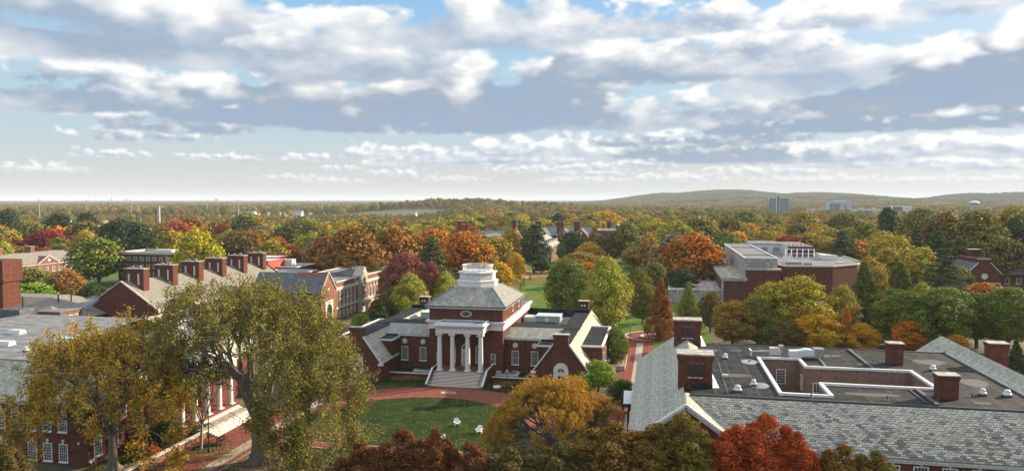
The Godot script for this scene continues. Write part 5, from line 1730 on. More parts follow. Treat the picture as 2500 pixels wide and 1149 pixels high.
	flat_block(r, 3.0, 18.8, -263, -235, 3.6, M.concrete, M.flat_gravel, M.concrete, 0.5)
	# polygonal brick theatre
	r = thing("brick_theatre", "many-sided brick theatre with grey flat roof and white steel roof truss", "building", V(52, 0, -275))
	var poly := [Vector2(36.2, -312), Vector2(36.2, -262), Vector2(40.0, -249), Vector2(54.4, -250.5), Vector2(64.1, -260.5), Vector2(68.0, -268), Vector2(68.0, -303), Vector2(58, -312)]
	part("wall", Shape.new().ext_y(poly, 0, 10.6), M.brick, r)
	s = Shape.new()
	for k in poly.size():
		var p: Vector2 = poly[k]
		var q: Vector2 = poly[(k + 1) % poly.size()]
		s.beam(V(p.x, 10.8, p.y), V(q.x, 10.8, q.y), 0.5, 0.4)
	part("coping", s, M.stone, r)
	part("flat_roof", Shape.new().ext_y(poly, 10.6, 10.68), M.flat_grey, r)
	part("fly_tower", Shape.new().box(36.3, 48, 0, 14.2, -332, -312.2).box(48, 57, 0, 14.2, -326, -296), M.metal_white, r)
	part("brick_panel", Shape.new().box(48.0, 57.1, 10.9, 14.1, -296.0, -295.7).box(57.0, 57.2, 10.6, 14.2, -326, -296), M.brick, r)
	part("tower_roof", Shape.new().box(36.0, 48.2, 14.2, 14.45, -332.3, -311.9).box(48.21, 57.3, 14.2, 14.45, -326.3, -295.6), M.flat_grey, r)
	for k in 6:
		part("marker_light", Shape.new().tube(V(48.5 + k * 1.6, 14.45, -296.2 - k), V(48.5 + k * 1.6, 15.4, -296.2 - k), 0.2, 0.2, 6, true), M.red_metal, r)
	for q in [[40.5, -312.1], [45.0, -312.1]]:
		part("door", Shape.new().box(q[0], q[0] + 2.4, 10.7, 13.0, q[1] - 0.1, q[1] + 0.02), M.metal_grey, r)
	s = Shape.new()
	for k in 6:
		var x := 45.0 + k * 2.0
		s.beam(V(x, 10.9, -283), V(x + 1.6, 13.6, -291), 0.25, 0.35).beam(V(x + 1.6, 13.6, -291), V(x + 1.7, 10.9, -292), 0.2, 0.25)
	s.beam(V(45.0, 10.9, -283), V(57.0, 10.9, -283), 0.25, 0.3).beam(V(46.6, 13.6, -291), V(56.6, 13.6, -291), 0.25, 0.3).beam(V(45.8, 12.2, -287), V(56.2, 12.2, -287), 0.2, 0.25)
	s.ext_y([Vector2(57.0, -291), Vector2(62.0, -278), Vector2(57.0, -280)], 10.7, 12.4)
	part("roof_truss", s, M.white, r)
	part("roof_vent", Shape.new().box(60, 63, 10.7, 11.3, -292, -289).box(59, 61, 10.7, 11.1, -266, -264), M.metal_white, r)
	s = Shape.new()
	for k in 5:
		s.tube(V(41.5 + k * 0.9, 10.7, -264 - k * 1.6), V(41.5 + k * 0.9, 13.0, -264 - k * 1.6), 0.25, 0.25, 7, true)
	part("exhaust_stack", s, M.metal_white, r)
	part("roof_plant", Shape.new().box(41.5, 46, 10.7, 11.6, -260, -256).box(47, 49, 10.7, 11.4, -258, -255.5), M.metal_grey, r)
	# ---- gabled brick house on the far right
	r = thing("roundel_house", "brick gabled house with a pale round window and a mottled slate roof", "house", V(108, 0, -275))
	part("wall", Shape.new().ext_z([Vector2(99.5, 0), Vector2(109.5, 0), Vector2(109.5, 7.8), Vector2(106.4, 11.2), Vector2(106.4, 12.6), Vector2(102.6, 12.6), Vector2(102.6, 11.2), Vector2(99.5, 7.8)], -284, -266.5), M.brick, r)
	s = Shape.new().beam(V(99.3, 7.9, -266.4), V(102.7, 11.5, -266.4), 0.4, 0.25).beam(V(109.7, 7.9, -266.4), V(106.3, 11.5, -266.4), 0.4, 0.25).beam(V(102.4, 12.7, -266.8), V(106.6, 12.7, -266.8), 0.8, 0.2).box(99.5, 109.5, 4.6, 4.9, -266.5, -266.35)
	part("gable_coping", s, M.stone, r)
	part("roundel", Shape.new().tube(V(104.6, 7.0, -266.5), V(104.6, 7.0, -266.3), 0.95, 0.95, 20, true), M.metal_white, r)
	part("wall", Shape.new().box(109.6, 150, 0, 7.4, -290, -270), M.brick, r)
	part("slate_roof", Shape.new().slab(V(109.6, 7.4, -269.6), V(150, 7.4, -269.6), V(150, 12.6, -280), V(109.6, 12.6, -280), 0.15).slab(V(99.0, 7.6, -284), V(99.0, 7.6, -266.6), V(102.6, 11.3, -266.6), V(102.6, 11.3, -284), 0.1), M.slate_dark, r)
	part("parapet", Shape.new().box(109.6, 150, 12.6, 13.0, -280.5, -279.9).beam(V(109.7, 7.6, -269.7), V(109.7, 12.8, -280), 0.5, 0.5), M.stone, r)
	chimney(r, 105.5, 109.0, 9, 15.0, -284, -281, M.brick)
	face_windows(r, "z", -270.0, 111, 125, 4, [4.4, 0.8], 1.4, 1.9, "sash", 2, 3)
	# ---- service buildings at the left edge, in front of the chimneyed hall
	r = thing("service_range", "brick service range with grey-green hipped roofs and a tall arched chimney tower", "building", V(-134, 0, -130))
	part("wall", Shape.new().box(-160, -119.4, 0, 7.2, -150, -126), M.brick, r)
	hip_roof(r, -160.6, -118.8, -150.6, -125.4, 7.2, 11.0, 10.0, M.slate_brown)
	part("dark_dormer", Shape.new().box(-133.5, -128.0, 6.5, 9.6, -131, -126.6), M.slate_dark, r)
	for q in [[-135.2, -134], [-130.5, -130], [-126.5, -135], [-126, -138]]:
		part("flue", Shape.new().tube(V(q[0], 7.6, q[1]), V(q[0], 11.8, q[1]), 0.16, 0.16, 7, true), M.black_iron, r)
	s = Shape.new().box(-138.50, -133.60, 0, 15.0, -132.5, -128.5).box(-138.70, -137.40, 0, 14.4, -128.5, -128.1).box(-134.70, -133.40, 0, 14.4, -128.5, -128.1).box(-138.90, -133.20, 15.0, 19.5, -132.9, -128.0)
	var tower := part("chimney_tower", s, M.brick, r)
	var pts := []
	for t in 9:
		pts.append(Vector2(-136.05 + cos(PI * t / 8) * 0.75, 13.2 + sin(PI * t / 8) * 0.75))
	pts.append(Vector2(-136.80, 10.6))
	pts.append(Vector2(-135.30, 10.6))
	sub("arched_panel", Shape.new().ext_z(pts, -128.5, -128.4).mesh(), M.limestone, tower)
	sub("cap", Shape.new().lathe(V(-136.00, 15.5, -130.5), [Vector2(2.0, 0.0), Vector2(2.2, 0.5), Vector2(2.0, 1.0), Vector2(0.0, 1.2)], 12).mesh(), M.limestone, tower)
	part("wall", Shape.new().box(-125.5, -120.2, 0, 9.0, -134.5, -128.6), M.brick_light, r)
	part("flat_roof", Shape.new().box(-125.7, -120.0, 9.0, 9.2, -134.7, -128.4), M.flat_grey, r)
	for k in 3:
		window(r, V(-120.2, 5.8, -129.8 - k * 1.5), 90, 0.9, 2.4, 2, 4)
	flat_block(r, -150, -112, -121, -108, 8.0, M.brick, M.flat_grey, M.copper, 0.5)
	part("flat_roof", Shape.new().box(-150, -118.8, 4.2, 4.4, -107.9, -96), M.metal_white, r)
	part("red_wall", Shape.new().box(-150, -119, 0, 4.2, -107.5, -96.3), M.red_dark, r)

# ---------------------------------------------------------------- seen far off
func make_far_buildings() -> void:
	var r: Node3D
	var s: Shape
	r = thing("glass_office_tower", "dark glass office tower with white floor bands and a tall slab core", "building", V(211, 0, -1410))
	part("tower_body", Shape.new().box(194.5, 227.5, 0, 35.5, -1430, -1400), M.glass_blue, r)
	part("white_core", Shape.new().box(205.8, 211.5, 0, 36.0, -1430, -1399.5), M.metal_white, r)
	part("slab_core", Shape.new().box(207.2, 210.4, 0, 39.6, -1430, -1399.0), M.glass_blue, r)
	for k in 9:
		part("floor_band", Shape.new().box(212.2, 227.6, 4.0 + k * 3.8, 4.9 + k * 3.8, -1400, -1399.7).box(195.5, 205.7, 4.0 + k * 3.8, 4.9 + k * 3.8, -1400, -1399.7), M.metal_white, r)
	part("roof_band", Shape.new().box(194.3, 227.8, 35.5, 36.8, -1430.2, -1399.4), M.metal_white, r)
	flat_block(r, 150, 205, -1440, -1405, 9.0, M.metal_white, M.flat_grey, M.metal_white, 0.8)
	r = thing("grey_office_block", "pale grey office block with rooftop plant and dark vertical windows", "building", V(361, 0, -1615))
	flat_block(r, 338, 385, -1640, -1600, 27.0, M.smokestack, M.flat_grey, M.smokestack, 1.4)
	part("roof_plant", Shape.new().box(352, 372, 27.2, 32.0, -1632, -1610), M.metal_white, r)
	for k in 7:
		part("window_strip", Shape.new().box(339.0 + k * 2.9, 340.6 + k * 2.9, 3, 24.5, -1600, -1599.6), M.glass_blue, r)
	part("window_strip", Shape.new().box(368, 370, 3, 22, -1600, -1599.6).box(382, 384, 3, 22, -1600, -1599.6), M.glass_blue, r)
	flat_block(r, 300, 338, -1620, -1590, 13.0, M.metal_white, M.metal_white, M.metal_white, 0.8)
	r = thing("long_white_works", "long low white works hall beyond the autumn trees", "building", V(385, 0, -1510))
	flat_block(r, 360, 412, -1530, -1500, 13.4, M.metal_white, M.flat_grey, M.white, 1.2)
	face_windows(r, "z", -1500, 362, 410, 6, [4.0], 5.0, 3.0, "plain", 3, 2)
	part("roof_unit", Shape.new().box(375, 380, 14, 17, -1520, -1510).box(398, 402, 14, 17, -1520, -1510), M.metal_white, r)
	r = thing("white_clinic", "white block with dark punched windows and one dark glass bay", "building", V(446, 0, -1510))
	flat_block(r, 429, 462, -1530, -1500, 20.0, M.white, M.flat_grey, M.white, 1.0)
	part("dark_bay", Shape.new().box(430, 446, 10.0, 19.0, -1500, -1499.6), M.glass_blue, r)
	face_windows(r, "z", -1500, 447, 461, 4, [14.5, 10.0, 5.5], 1.8, 2.0, "plain", 1, 1)
	r = thing("water_tower", "blue banded white water tower on slender legs", "water tower", V(719, 0, -1900))
	part("tank", Shape.new().lathe(V(719, 0, -1900), [Vector2(0.0, 30.5), Vector2(5.0, 29.8), Vector2(9.2, 27.6), Vector2(10.2, 25.4)], 20), M.white, r)
	part("blue_band", Shape.new().lathe(V(719, 0, -1900), [Vector2(10.2, 25.4), Vector2(10.4, 24.8), Vector2(10.2, 22.0), Vector2(8.6, 20.2), Vector2(0.0, 19.6)], 20), M.water_blue, r)
	for k in 6:
		var w := TAU * k / 6
		part("leg", Shape.new().tube(V(719 + sin(w) * 8.6, 0, -1900 + cos(w) * 8.6), V(719 + sin(w) * 8.2, 21.0, -1900 + cos(w) * 8.2), 0.7, 0.6, 8), M.white, r)
	part("riser_pipe", Shape.new().tube(V(719, 0, -1900), V(719, 20, -1900), 1.4, 1.4, 10), M.white, r)
	for q in [[-130, -104, -1900, 11.0, "white_warehouse", "small white warehouse just beside the wooded knoll"], [-40, 20, -2050, 10.0, "blue_roofed_store", "long store with a pale roof near the highway"], [45, 120, -2000, 13.0, "pale_distribution_hall", "pale distribution hall below the long wooded ridge"], [-240, -205, -1980, 12.0, "grey_depot", "small grey depot seen between the knoll and the ridge"]]:
		r = thing(q[4], q[5], "building", V((q[0] + q[1]) / 2.0, 0, q[2]))
		flat_block(r, q[0], q[1], q[2] - 30.0, q[2], q[3], M.metal_white, M.metal_white, M.white, 1.0)
	# steel poles of the power line
	var poles := [[-916, -947], [-1048, -1190], [-966, -1206], [-771, -1246], [-939, -1401], [-810, -1676], [-952, -1647], [-1063, -1966], [-914, -1996], [-700, -1480], [-640, -1700]]
	for p in poles:
		var o := thing("power_line_pole", "tall slender steel pole of the power line over the far woods", "pole", V(p[0], 0, p[1]), "power line poles over the far woods")
		var hgt := 34.0
		part("mast", Shape.new().tube(V(p[0], 0, p[1]), V(p[0], hgt, p[1]), 0.75, 0.4, 7), M.steel_far, o)
		part("cross_arm", Shape.new().beam(V(p[0] - 3.5, hgt - 3, p[1]), V(p[0] + 3.5, hgt - 3, p[1]), 0.4, 0.4).beam(V(p[0] - 3.0, hgt - 7, p[1]), V(p[0] + 3.0, hgt - 7, p[1]), 0.4, 0.4), M.steel_far, o)
	# rusty switchyard frames
	for q in [[-482.0, -455.0, -600.0, "left"], [-447.0, -418.0, -604.0, "right"]]:
		var o := thing("switchyard_frame", "dark rusty lattice gantry of the switchyard %s the white stack" % ("before" if q[3] == "left" else "beside"), "gantry", V((q[0] + q[1]) / 2.0, 0, q[2]))
		for k in 5:
			var x := lerpf(q[0], q[1], k / 4.0)
			part("post", Shape.new().beam(V(x - 0.5, 0, q[2]), V(x - 0.2, 20.5, q[2]), 0.25, 0.25).beam(V(x + 0.5, 0, q[2]), V(x + 0.2, 20.5, q[2]), 0.25, 0.25).beam(V(x - 0.45, 6, q[2]), V(x + 0.4, 10, q[2]), 0.15, 0.15).beam(V(x + 0.4, 10, q[2]), V(x - 0.3, 15, q[2]), 0.15, 0.15), M.mulch, o)
		part("top_girder", Shape.new().beam(V(q[0] - 1, 20.5, q[2]), V(q[1] + 1, 20.5, q[2]), 0.3, 0.3).beam(V(q[0] - 1, 19.3, q[2]), V(q[1] + 1, 19.3, q[2]), 0.25, 0.25), M.mulch, o)
	var o2 := thing("white_stack", "short white chimney stack rising behind the switchyard", "chimney", V(-527, 0, -700))
	part("shaft", Shape.new().tube(V(-527, 0, -700), V(-527, 26, -700), 1.5, 1.2, 12, true), M.stone, o2)
	part("rim", Shape.new().tube(V(-527, 25.2, -700), V(-527, 26.3, -700), 1.4, 1.4, 12, true), M.concrete, o2)
	# refinery on the horizon
	var stacks := [[-7766, -9000, 112, 9, "tallest stack of the refinery on the horizon"], [-8080, -9000, 40, 12, "squat stack standing apart from the refinery group"], [-7880, -9000, 36, 30, "low boiler house beside the tallest stack"], [-7575, -9000, 76, 8, "slim column next to the tallest stack of the refinery"], [-7520, -9000, 62, 28, "broad dark tower of the refinery"], [-7320, -9000, 62, 7, "thin flare column of the refinery"], [-7270, -9000, 44, 40, "domed storage block of the refinery"], [-6910, -9000, 56, 8, "thin mast at the end of the refinery group"], [-6860, -9000, 48, 8, "second thin mast at the end of the refinery group"], [-5880, -9000, 52, 55, "lone square cooling block on the horizon"]]
	for q in stacks:
		var t := thing("refinery_stack", q[4], "industrial tower", V(q[0], 0, q[1]))
		part("shaft", Shape.new().tube(V(q[0], 0, q[1]), V(q[0], q[2], q[1]), q[3] * 0.55, q[3] * 0.45, 10, true), M.smokestack, t)
		part("platform", Shape.new().tube(V(q[0], q[2] * 0.8, q[1]), V(q[0], q[2] * 0.83, q[1]), q[3] * 0.7, q[3] * 0.7, 10, true), M.steel_far, t)
	# farm buildings by the fields
	for q in [[-700, -1330, 26, "white barn at the edge of the tan field"], [-520, -1600, 20, "white farmhouse among pale trees by the knoll"], [-565, -652, 18, "white house gable showing above the near woods"], [-694, -744, 22, "white roofed house beyond the dark evergreens"], [-760, -1260, 24, "long white shed beside the green field"], [-430, -1230, 20, "small pale barn behind the power line"]]:
		var t := thing("farm_house", q[3], "house", V(q[0], 0, q[1]))
		gable_block(t, q[0] - q[2] / 2.0, q[0] + q[2] / 2.0, q[1] - 12.0, q[1], 7.0, 11.0, "x", M.white, M.metal_grey, M.white)
# ---------------------------------------------------------------- trees
class Leaves:
	var v := PackedVector3Array()
	var n := PackedVector3Array()
	var c := PackedColorArray()
	var i := PackedInt32Array()

	func add(p: Vector3, out: Vector3, side: Vector3, half: float, long: float, tint: Color) -> void:
		var a := side * half
		var b := out.cross(side) * long
		var k := v.size()
		v.append(p - a)
		v.append(p - b)
		v.append(p + a)
		v.append(p + b)
		for t in 4:
			n.append(out)
			c.append(tint)
		i.append(k)
		i.append(k + 2)
		i.append(k + 1)
		i.append(k)
		i.append(k + 3)
		i.append(k + 2)

	func mesh() -> ArrayMesh:
		var a := []
		a.resize(Mesh.ARRAY_MAX)
		a[Mesh.ARRAY_VERTEX] = v
		a[Mesh.ARRAY_NORMAL] = n
		a[Mesh.ARRAY_COLOR] = c
		a[Mesh.ARRAY_INDEX] = i
		var m := ArrayMesh.new()
		m.add_surface_from_arrays(Mesh.PRIMITIVE_TRIANGLES, a)
		return m

var dirs := PackedVector3Array()
func some_dir(rng: RandomNumberGenerator) -> Vector3:
	return dirs[rng.randi() & 4095]

# leaves through an ellipsoid, mostly near its skin
func clump(l: Leaves, rng: RandomNumberGenerator, at: Vector3, rad: Vector3, count: int, size: float, tint: Color, wild := 0.8, lift := 0.25, thin := 0.7) -> void:
	for k in count:
		var d := some_dir(rng)
		var p := at + d * rad * (0.45 + 0.55 * sqrt(rng.randf())) * (1.0 if k % 7 else rng.randf_range(1.2, 2.0))
		var out := (d * 0.9 + some_dir(rng) * wild + Vector3(0, lift, 0)).normalized()
		var side := out.cross(some_dir(rng)).normalized()
		var s := size * rng.randf_range(0.6, 1.25)
		var t := rng.randf_range(0.72, 1.3)
		l.add(p, out, side, s * thin, s, Color(tint.r * t, tint.g * t * rng.randf_range(0.93, 1.07), tint.b * t))

# how wide the crown is at a height between 0 and 1
func envelope(shape: String, f: float) -> float:
	match shape:
		"oval":
			return pow(sin(PI * clampf(pow(f, 0.8), 0.0, 1.0)), 0.65)
		"oak":
			return pow(sin(PI * clampf(f * 0.88 + 0.10, 0.0, 1.0)), 0.55)
		"cone":
			return clampf((1.02 - f) * 1.05, 0.03, 1.0) * smoothstep(0.0, 0.10, f)
		"pine":
			return clampf((1.05 - f) * 1.15, 0.05, 1.0) * (0.55 + 0.45 * smoothstep(0.0, 0.3, f))
	return pow(sin(PI * clampf(f * 0.93 + 0.05, 0.0, 1.0)), 0.6)

# a model tree 15 m high and 12 m wide: [trunk, crown]
func model_tree(shape: String, sd: int, clumps: int, per: int, leaf: float, limbs: int) -> Array:
	var rng := RandomNumberGenerator.new()
	rng.seed = sd
	var l := Leaves.new()
	var t := Shape.new()
	var base: float = {"oval": 2.2, "oak": 3.2, "cone": 0.9, "pine": 3.5}.get(shape, 2.6)
	var lean := V(rng.randf_range(-0.4, 0.4), 0, rng.randf_range(-0.4, 0.4))
	var tall := 13.0 if shape == "cone" or shape == "pine" else 8.5
	var prev := Vector3.ZERO
	for k in 4:
		var f := (k + 1) / 4.0
		var q := V(0, tall * f, 0) + lean * f * f * 2.0
		t.tube(prev, q, 0.42 * (1.0 - 0.75 * k / 4.0), 0.42 * (1.0 - 0.75 * f), 7)
		prev = q
	var golden := 2.39996
	var lopside := rng.randf_range(0.0, TAU)
	for k in clumps:
		var f: float
		if shape == "pine":
			var tier := k % 11
			f = tier / 10.6 + rng.randf_range(-0.02, 0.02)
		else:
			f = pow((k + rng.randf()) / clumps, 0.9)
		var ang := k * golden + rng.randf_range(-0.5, 0.5)
		var env := envelope(shape, f) * 6.0
		if shape != "cone":
			env *= 1.0 + 0.16 * sin(ang * 2.0 + lopside) + 0.10 * sin(ang * 3.0 + lopside * 2.0 + f * 4.0)
		var rr := env * (rng.randf_range(0.62, 0.9) if k % 4 else rng.randf_range(0.15, 0.55))
		var size := rng.randf_range(0.55, 1.35) * (12.4 / pow(clumps, 0.46))
		env *= rng.randf_range(0.82, 1.1)
		var rad := Vector3(size, size * 0.72, size)
		if shape == "cone":
			size *= 0.85 * (0.45 + 0.75 * (1.0 - f))
			rad = Vector3(size, size * 0.75, size)
		elif shape == "pine":
			size *= 0.95 * (0.4 + 0.8 * (1.0 - f))
			rad = Vector3(size * 1.15, size * 0.24, size * 1.15)
		rr = maxf(0.0, minf(rr, env - size * 0.55)) if shape != "pine" else rr * 0.85
		var p := V(cos(ang) * rr, base + f * (15.0 - base - rad.y * 0.7), sin(ang) * rr) + lean * f
		var tone := rng.randf_range(0.68, 1.32)
		var warm := rng.randf_range(-0.26, 0.26)
		var tint := Color(tone * (1.0 + warm), tone * (1.0 - warm * 0.35), tone * (1.0 - warm))
		clump(l, rng, p, rad, per, leaf, tint, 0.8, 0.25, 0.7 if shape != "pine" else 0.35)
		if k % maxi(1, clumps / limbs) == 0:
			var a := V(0, clampf(p.y * 0.55, 1.5, tall), 0) + lean * 0.3
			t.tube(a, a.lerp(p, 0.85), 0.14, 0.05, 5)
	return [t.mesh(), l.mesh()]

# limbs that fork again and again; twigs carry small sprays of leaves
func grow(t: Shape, l: Leaves, rng: RandomNumberGenerator, p: Vector3, d: Vector3, length: float, rad: float, level: int, o: Dictionary) -> void:
	var segs := 2 if level > 1 else 3
	var q := p
	var dir := d
	for k in segs:
		var bend: float = o.lift[mini(level, o.lift.size() - 1)]
		dir = (dir + some_dir(rng) * 0.16 + V(0, bend, 0)).normalized()
		var e := q + dir * (length / segs)
		var r0 := lerpf(rad, rad * 0.68, float(k) / segs)
		var r1 := lerpf(rad, rad * 0.68, float(k + 1) / segs)
		t.tube(q, e, r0, r1, 8 if level < 2 else 5 if level < 4 else 3)
		q = e
		if level >= o.leaf_from:
			spray(l, rng, q, o)
	if level >= o.levels:
		spray(l, rng, q, o)
		spray(l, rng, q + some_dir(rng) * 0.35, o)
		return
	var kids: int = o.forks[level]
	var turn := rng.randf() * TAU
	for k in kids:
		var spread: float = o.angle[level] * rng.randf_range(0.75, 1.25)
		var side := dir.cross(V(cos(turn), 0.3, sin(turn))).normalized()
		var nd := (dir * cos(spread) + side * sin(spread)).normalized()
		turn += TAU / kids + rng.randf_range(-0.4, 0.4)
		var grow_len: float = length * o.shrink * rng.randf_range(0.8, 1.15)
		grow(t, l, rng, q, nd, grow_len, rad * 0.62, level + 1, o)

func spray(l: Leaves, rng: RandomNumberGenerator, at: Vector3, o: Dictionary) -> void:
	if rng.randf() > o.full or at.y < o.floor and Vector2(at.x, at.z).length() < o.floor:
		return
	var tone := rng.randf_range(0.75, 1.25)
	var mixed: Color = o.tones[rng.randi() % o.tones.size()]
	for k in o.per:
		var d := some_dir(rng)
		var p: Vector3 = at + d * o.puff * rng.randf() + V(0, -o.droop * rng.randf(), 0)
		var out := (d * 0.5 + some_dir(rng) + V(0, 0.3, 0)).normalized()
		var s: float = o.leaf * rng.randf_range(0.6, 1.2)
		var tt := tone * rng.randf_range(0.75, 1.25)
		l.add(p, out, out.cross(some_dir(rng)).normalized(), s * 0.6, s, Color(mixed.r * tt, mixed.g * tt, mixed.b * tt))

# feathery conifer that turns russet: many small upswept sprays on a spire
func feather_tree(sd: int, high: float, wide: float, sprays: int, per: int, leaf: float) -> Array:
	var rng := RandomNumberGenerator.new()
	rng.seed = sd
	var t := Shape.new()
	var l := Leaves.new()
	# a crown of several leaders, the middle one highest
	var tops := [[0.0, 0.0, 1.0, 0.34]]
	for k in 9:
		var a := k * 2.4 + rng.randf_range(-0.3, 0.3)
		var rr := wide * (0.16 + 0.20 * (k / 8.0)) * rng.randf_range(0.85, 1.15)
		tops.append([cos(a) * rr, sin(a) * rr, rng.randf_range(0.88, 0.97) - 0.10 * k / 8.0, rng.randf_range(0.20, 0.30)])
	t.tube(Vector3.ZERO, V(0, high * 0.4, 0), 0.42, 0.26, 8)
	for q in tops:
		t.tube(V(0, high * 0.38, 0), V(q[0], high * q[2] * 0.97, q[1]), 0.16, 0.025, 6)
	for k in sprays:
		var q: Array = tops[k % tops.size()]
		var f := pow(rng.randf(), 0.8)
		var ang := rng.randf() * TAU
		var y: float = high * (q[2] - 0.5 * (1.0 - f))
		var reach: float = wide * q[3] * pow(1.0 - f, 0.62) * rng.randf_range(0.5, 1.1) + 0.12
		var axis := V(q[0], y, q[1])
		var tip := axis + V(cos(ang) * reach, reach * 0.22, sin(ang) * reach)
		if k % 5 == 0:
			t.tube(axis - V(0, reach * 0.1, 0), tip, 0.04, 0.012, 4)
		var tone := rng.randf_range(0.65, 1.3)
		var warm := rng.randf_range(-0.24, 0.2)
		for m in per:
			var along := rng.randf_range(0.5, 1.08)
			var d := some_dir(rng)
			var puff := 0.26 + reach * 0.12
			var p := axis.lerp(tip, along) + d * puff * Vector3(1, 0.6, 1)
			var out := (d * 0.7 + some_dir(rng) * 0.8 + V(0, 0.5, 0)).normalized()
			var side := out.cross(V(cos(ang), 0.5, sin(ang)) + some_dir(rng) * 0.7).normalized()
			var s := leaf * rng.randf_range(0.6, 1.3)
			var tt := tone * rng.randf_range(0.75, 1.25)
			l.add(p, out, side, s * 0.34, s, Color(tt * (1.0 + warm), tt * (1.0 - warm * 0.4), tt * (1.0 - warm)))
	return [t.mesh(), l.mesh()]

var foliage := {}
func leaf_mat(called: String) -> StandardMaterial3D:
	if foliage.has(called):
		return foliage[called]
	var table := {
		"linden": [0.181, 0.214, 0.041], "yellowgreen": [0.348, 0.336, 0.041], "green": [0.154, 0.187, 0.029], "limegreen": [0.215, 0.307, 0.032], "darkgreen": [0.060, 0.085, 0.026], "olive": [0.188, 0.178, 0.032],
		"rust": [0.292, 0.103, 0.030], "limeolive": [0.236, 0.257, 0.041], "brownolive": [0.188, 0.136, 0.035], "oliveorange": [0.306, 0.193, 0.026], "yellowolive": [0.404, 0.322, 0.032], "olivegold": [0.348, 0.264, 0.035],
		"gold": [0.584, 0.336, 0.019], "rustorange": [0.473, 0.164, 0.030], "goldorange": [0.500, 0.264, 0.022], "darkolive": [0.119, 0.125, 0.024], "orange": [0.500, 0.178, 0.019], "pine": [0.075, 0.105, 0.042],
		"goldolive": [0.361, 0.249, 0.032], "greypurple": [0.278, 0.178, 0.134], "rustred": [0.334, 0.074, 0.032], "rustbrown": [0.278, 0.135, 0.030], "redpurple": [0.264, 0.089, 0.065], "darkred": [0.278, 0.032, 0.032], "yellow": [0.459, 0.414, 0.024], "rustpink": [0.473, 0.214, 0.100], "goldleaf": [0.456, 0.257, 0.033], "elm": [0.225, 0.195, 0.038], "elmgold": [0.46, 0.285, 0.040]}
	var q: Array = table[called]
	var m := mat(lin(q[0], q[1], q[2]), 0.75)
	m.vertex_color_use_as_albedo = true
	m.backlight_enabled = true
	m.backlight = Color(0.5, 0.5, 0.4)
	m.metallic_specular = 0.25
	foliage[called] = m
	return m

func plant(called: String, label: String, category: String, at: Vector3, model: Array, scale3: Vector3, turn: float, leaf: Material, group := "", bark: Material = null) -> Node3D:
	var o := thing(called, label, category, at, group)
	o.rotation.y = turn
	var a := sub("trunk", model[0], bark if bark else M.bark, o)
	var b := sub("crown", model[1], leaf, o)
	a.scale = scale3
	b.scale = scale3
	if not group.is_empty():
		# no two lean or spread quite alike
		var k := sin(at.x * 12.9 + at.z * 78.2) * 0.14
		b.scale = scale3 * V(1.0 + k, 1.0, 1.0 - k)
		b.rotation.z = k * 0.5
	return o

func said(colour: String) -> String:
	return {"linden": "dull green", "yellowgreen": "yellow-green", "limegreen": "fresh light green", "darkgreen": "dark green", "rust": "russet", "limeolive": "pale olive green", "brownolive": "brownish olive", "oliveorange": "olive and orange", "yellowolive": "yellow-olive", "olivegold": "olive-gold",
		"rustorange": "rusty orange", "goldorange": "golden orange", "darkolive": "dark olive", "pine": "blue-green needled", "goldolive": "gold and olive", "greypurple": "greyish purple thinning", "rustred": "rusty red", "rustbrown": "rust-brown", "redpurple": "reddish purple", "darkred": "deep crimson", "rustpink": "pinkish rust"}.get(colour, colour)

func zone(x: float, z: float) -> String:
	if z > -205.0 and x > 9.0:
		return "behind the black-roofed courtyard hall"
	if z > -215.0 and x > -30.0:
		return "beside the columned hall and its brick walk"
	if z > -300.0 and x > 68.0:
		return "in front of the house with the round window"
	if x > 68.0 and z > -420.0:
		return "in the woods behind the brick theatre"
	if x > 68.0:
		return "in the far woods before the grey office block"
	if x > 12.0:
		return "beyond the concrete arts block"
	if x > -64.0 and z > -420.0:
		return "at the edge of the green behind the cupola"
	if x > -100.0 and z < -420.0:
		return "in the far woods past the end of the green"
	if x > -140.0:
		return "between the columned hall and the stone-bay hall"
	if x > -215.0 and z > -300.0:
		return "on the grass near the dormitories"
	if z > -300.0:
		return "round the hipped dormitory"
	if x > -260.0:
		return "near the low brick blocks and depot"
	return "in the woods before the gabled residence"

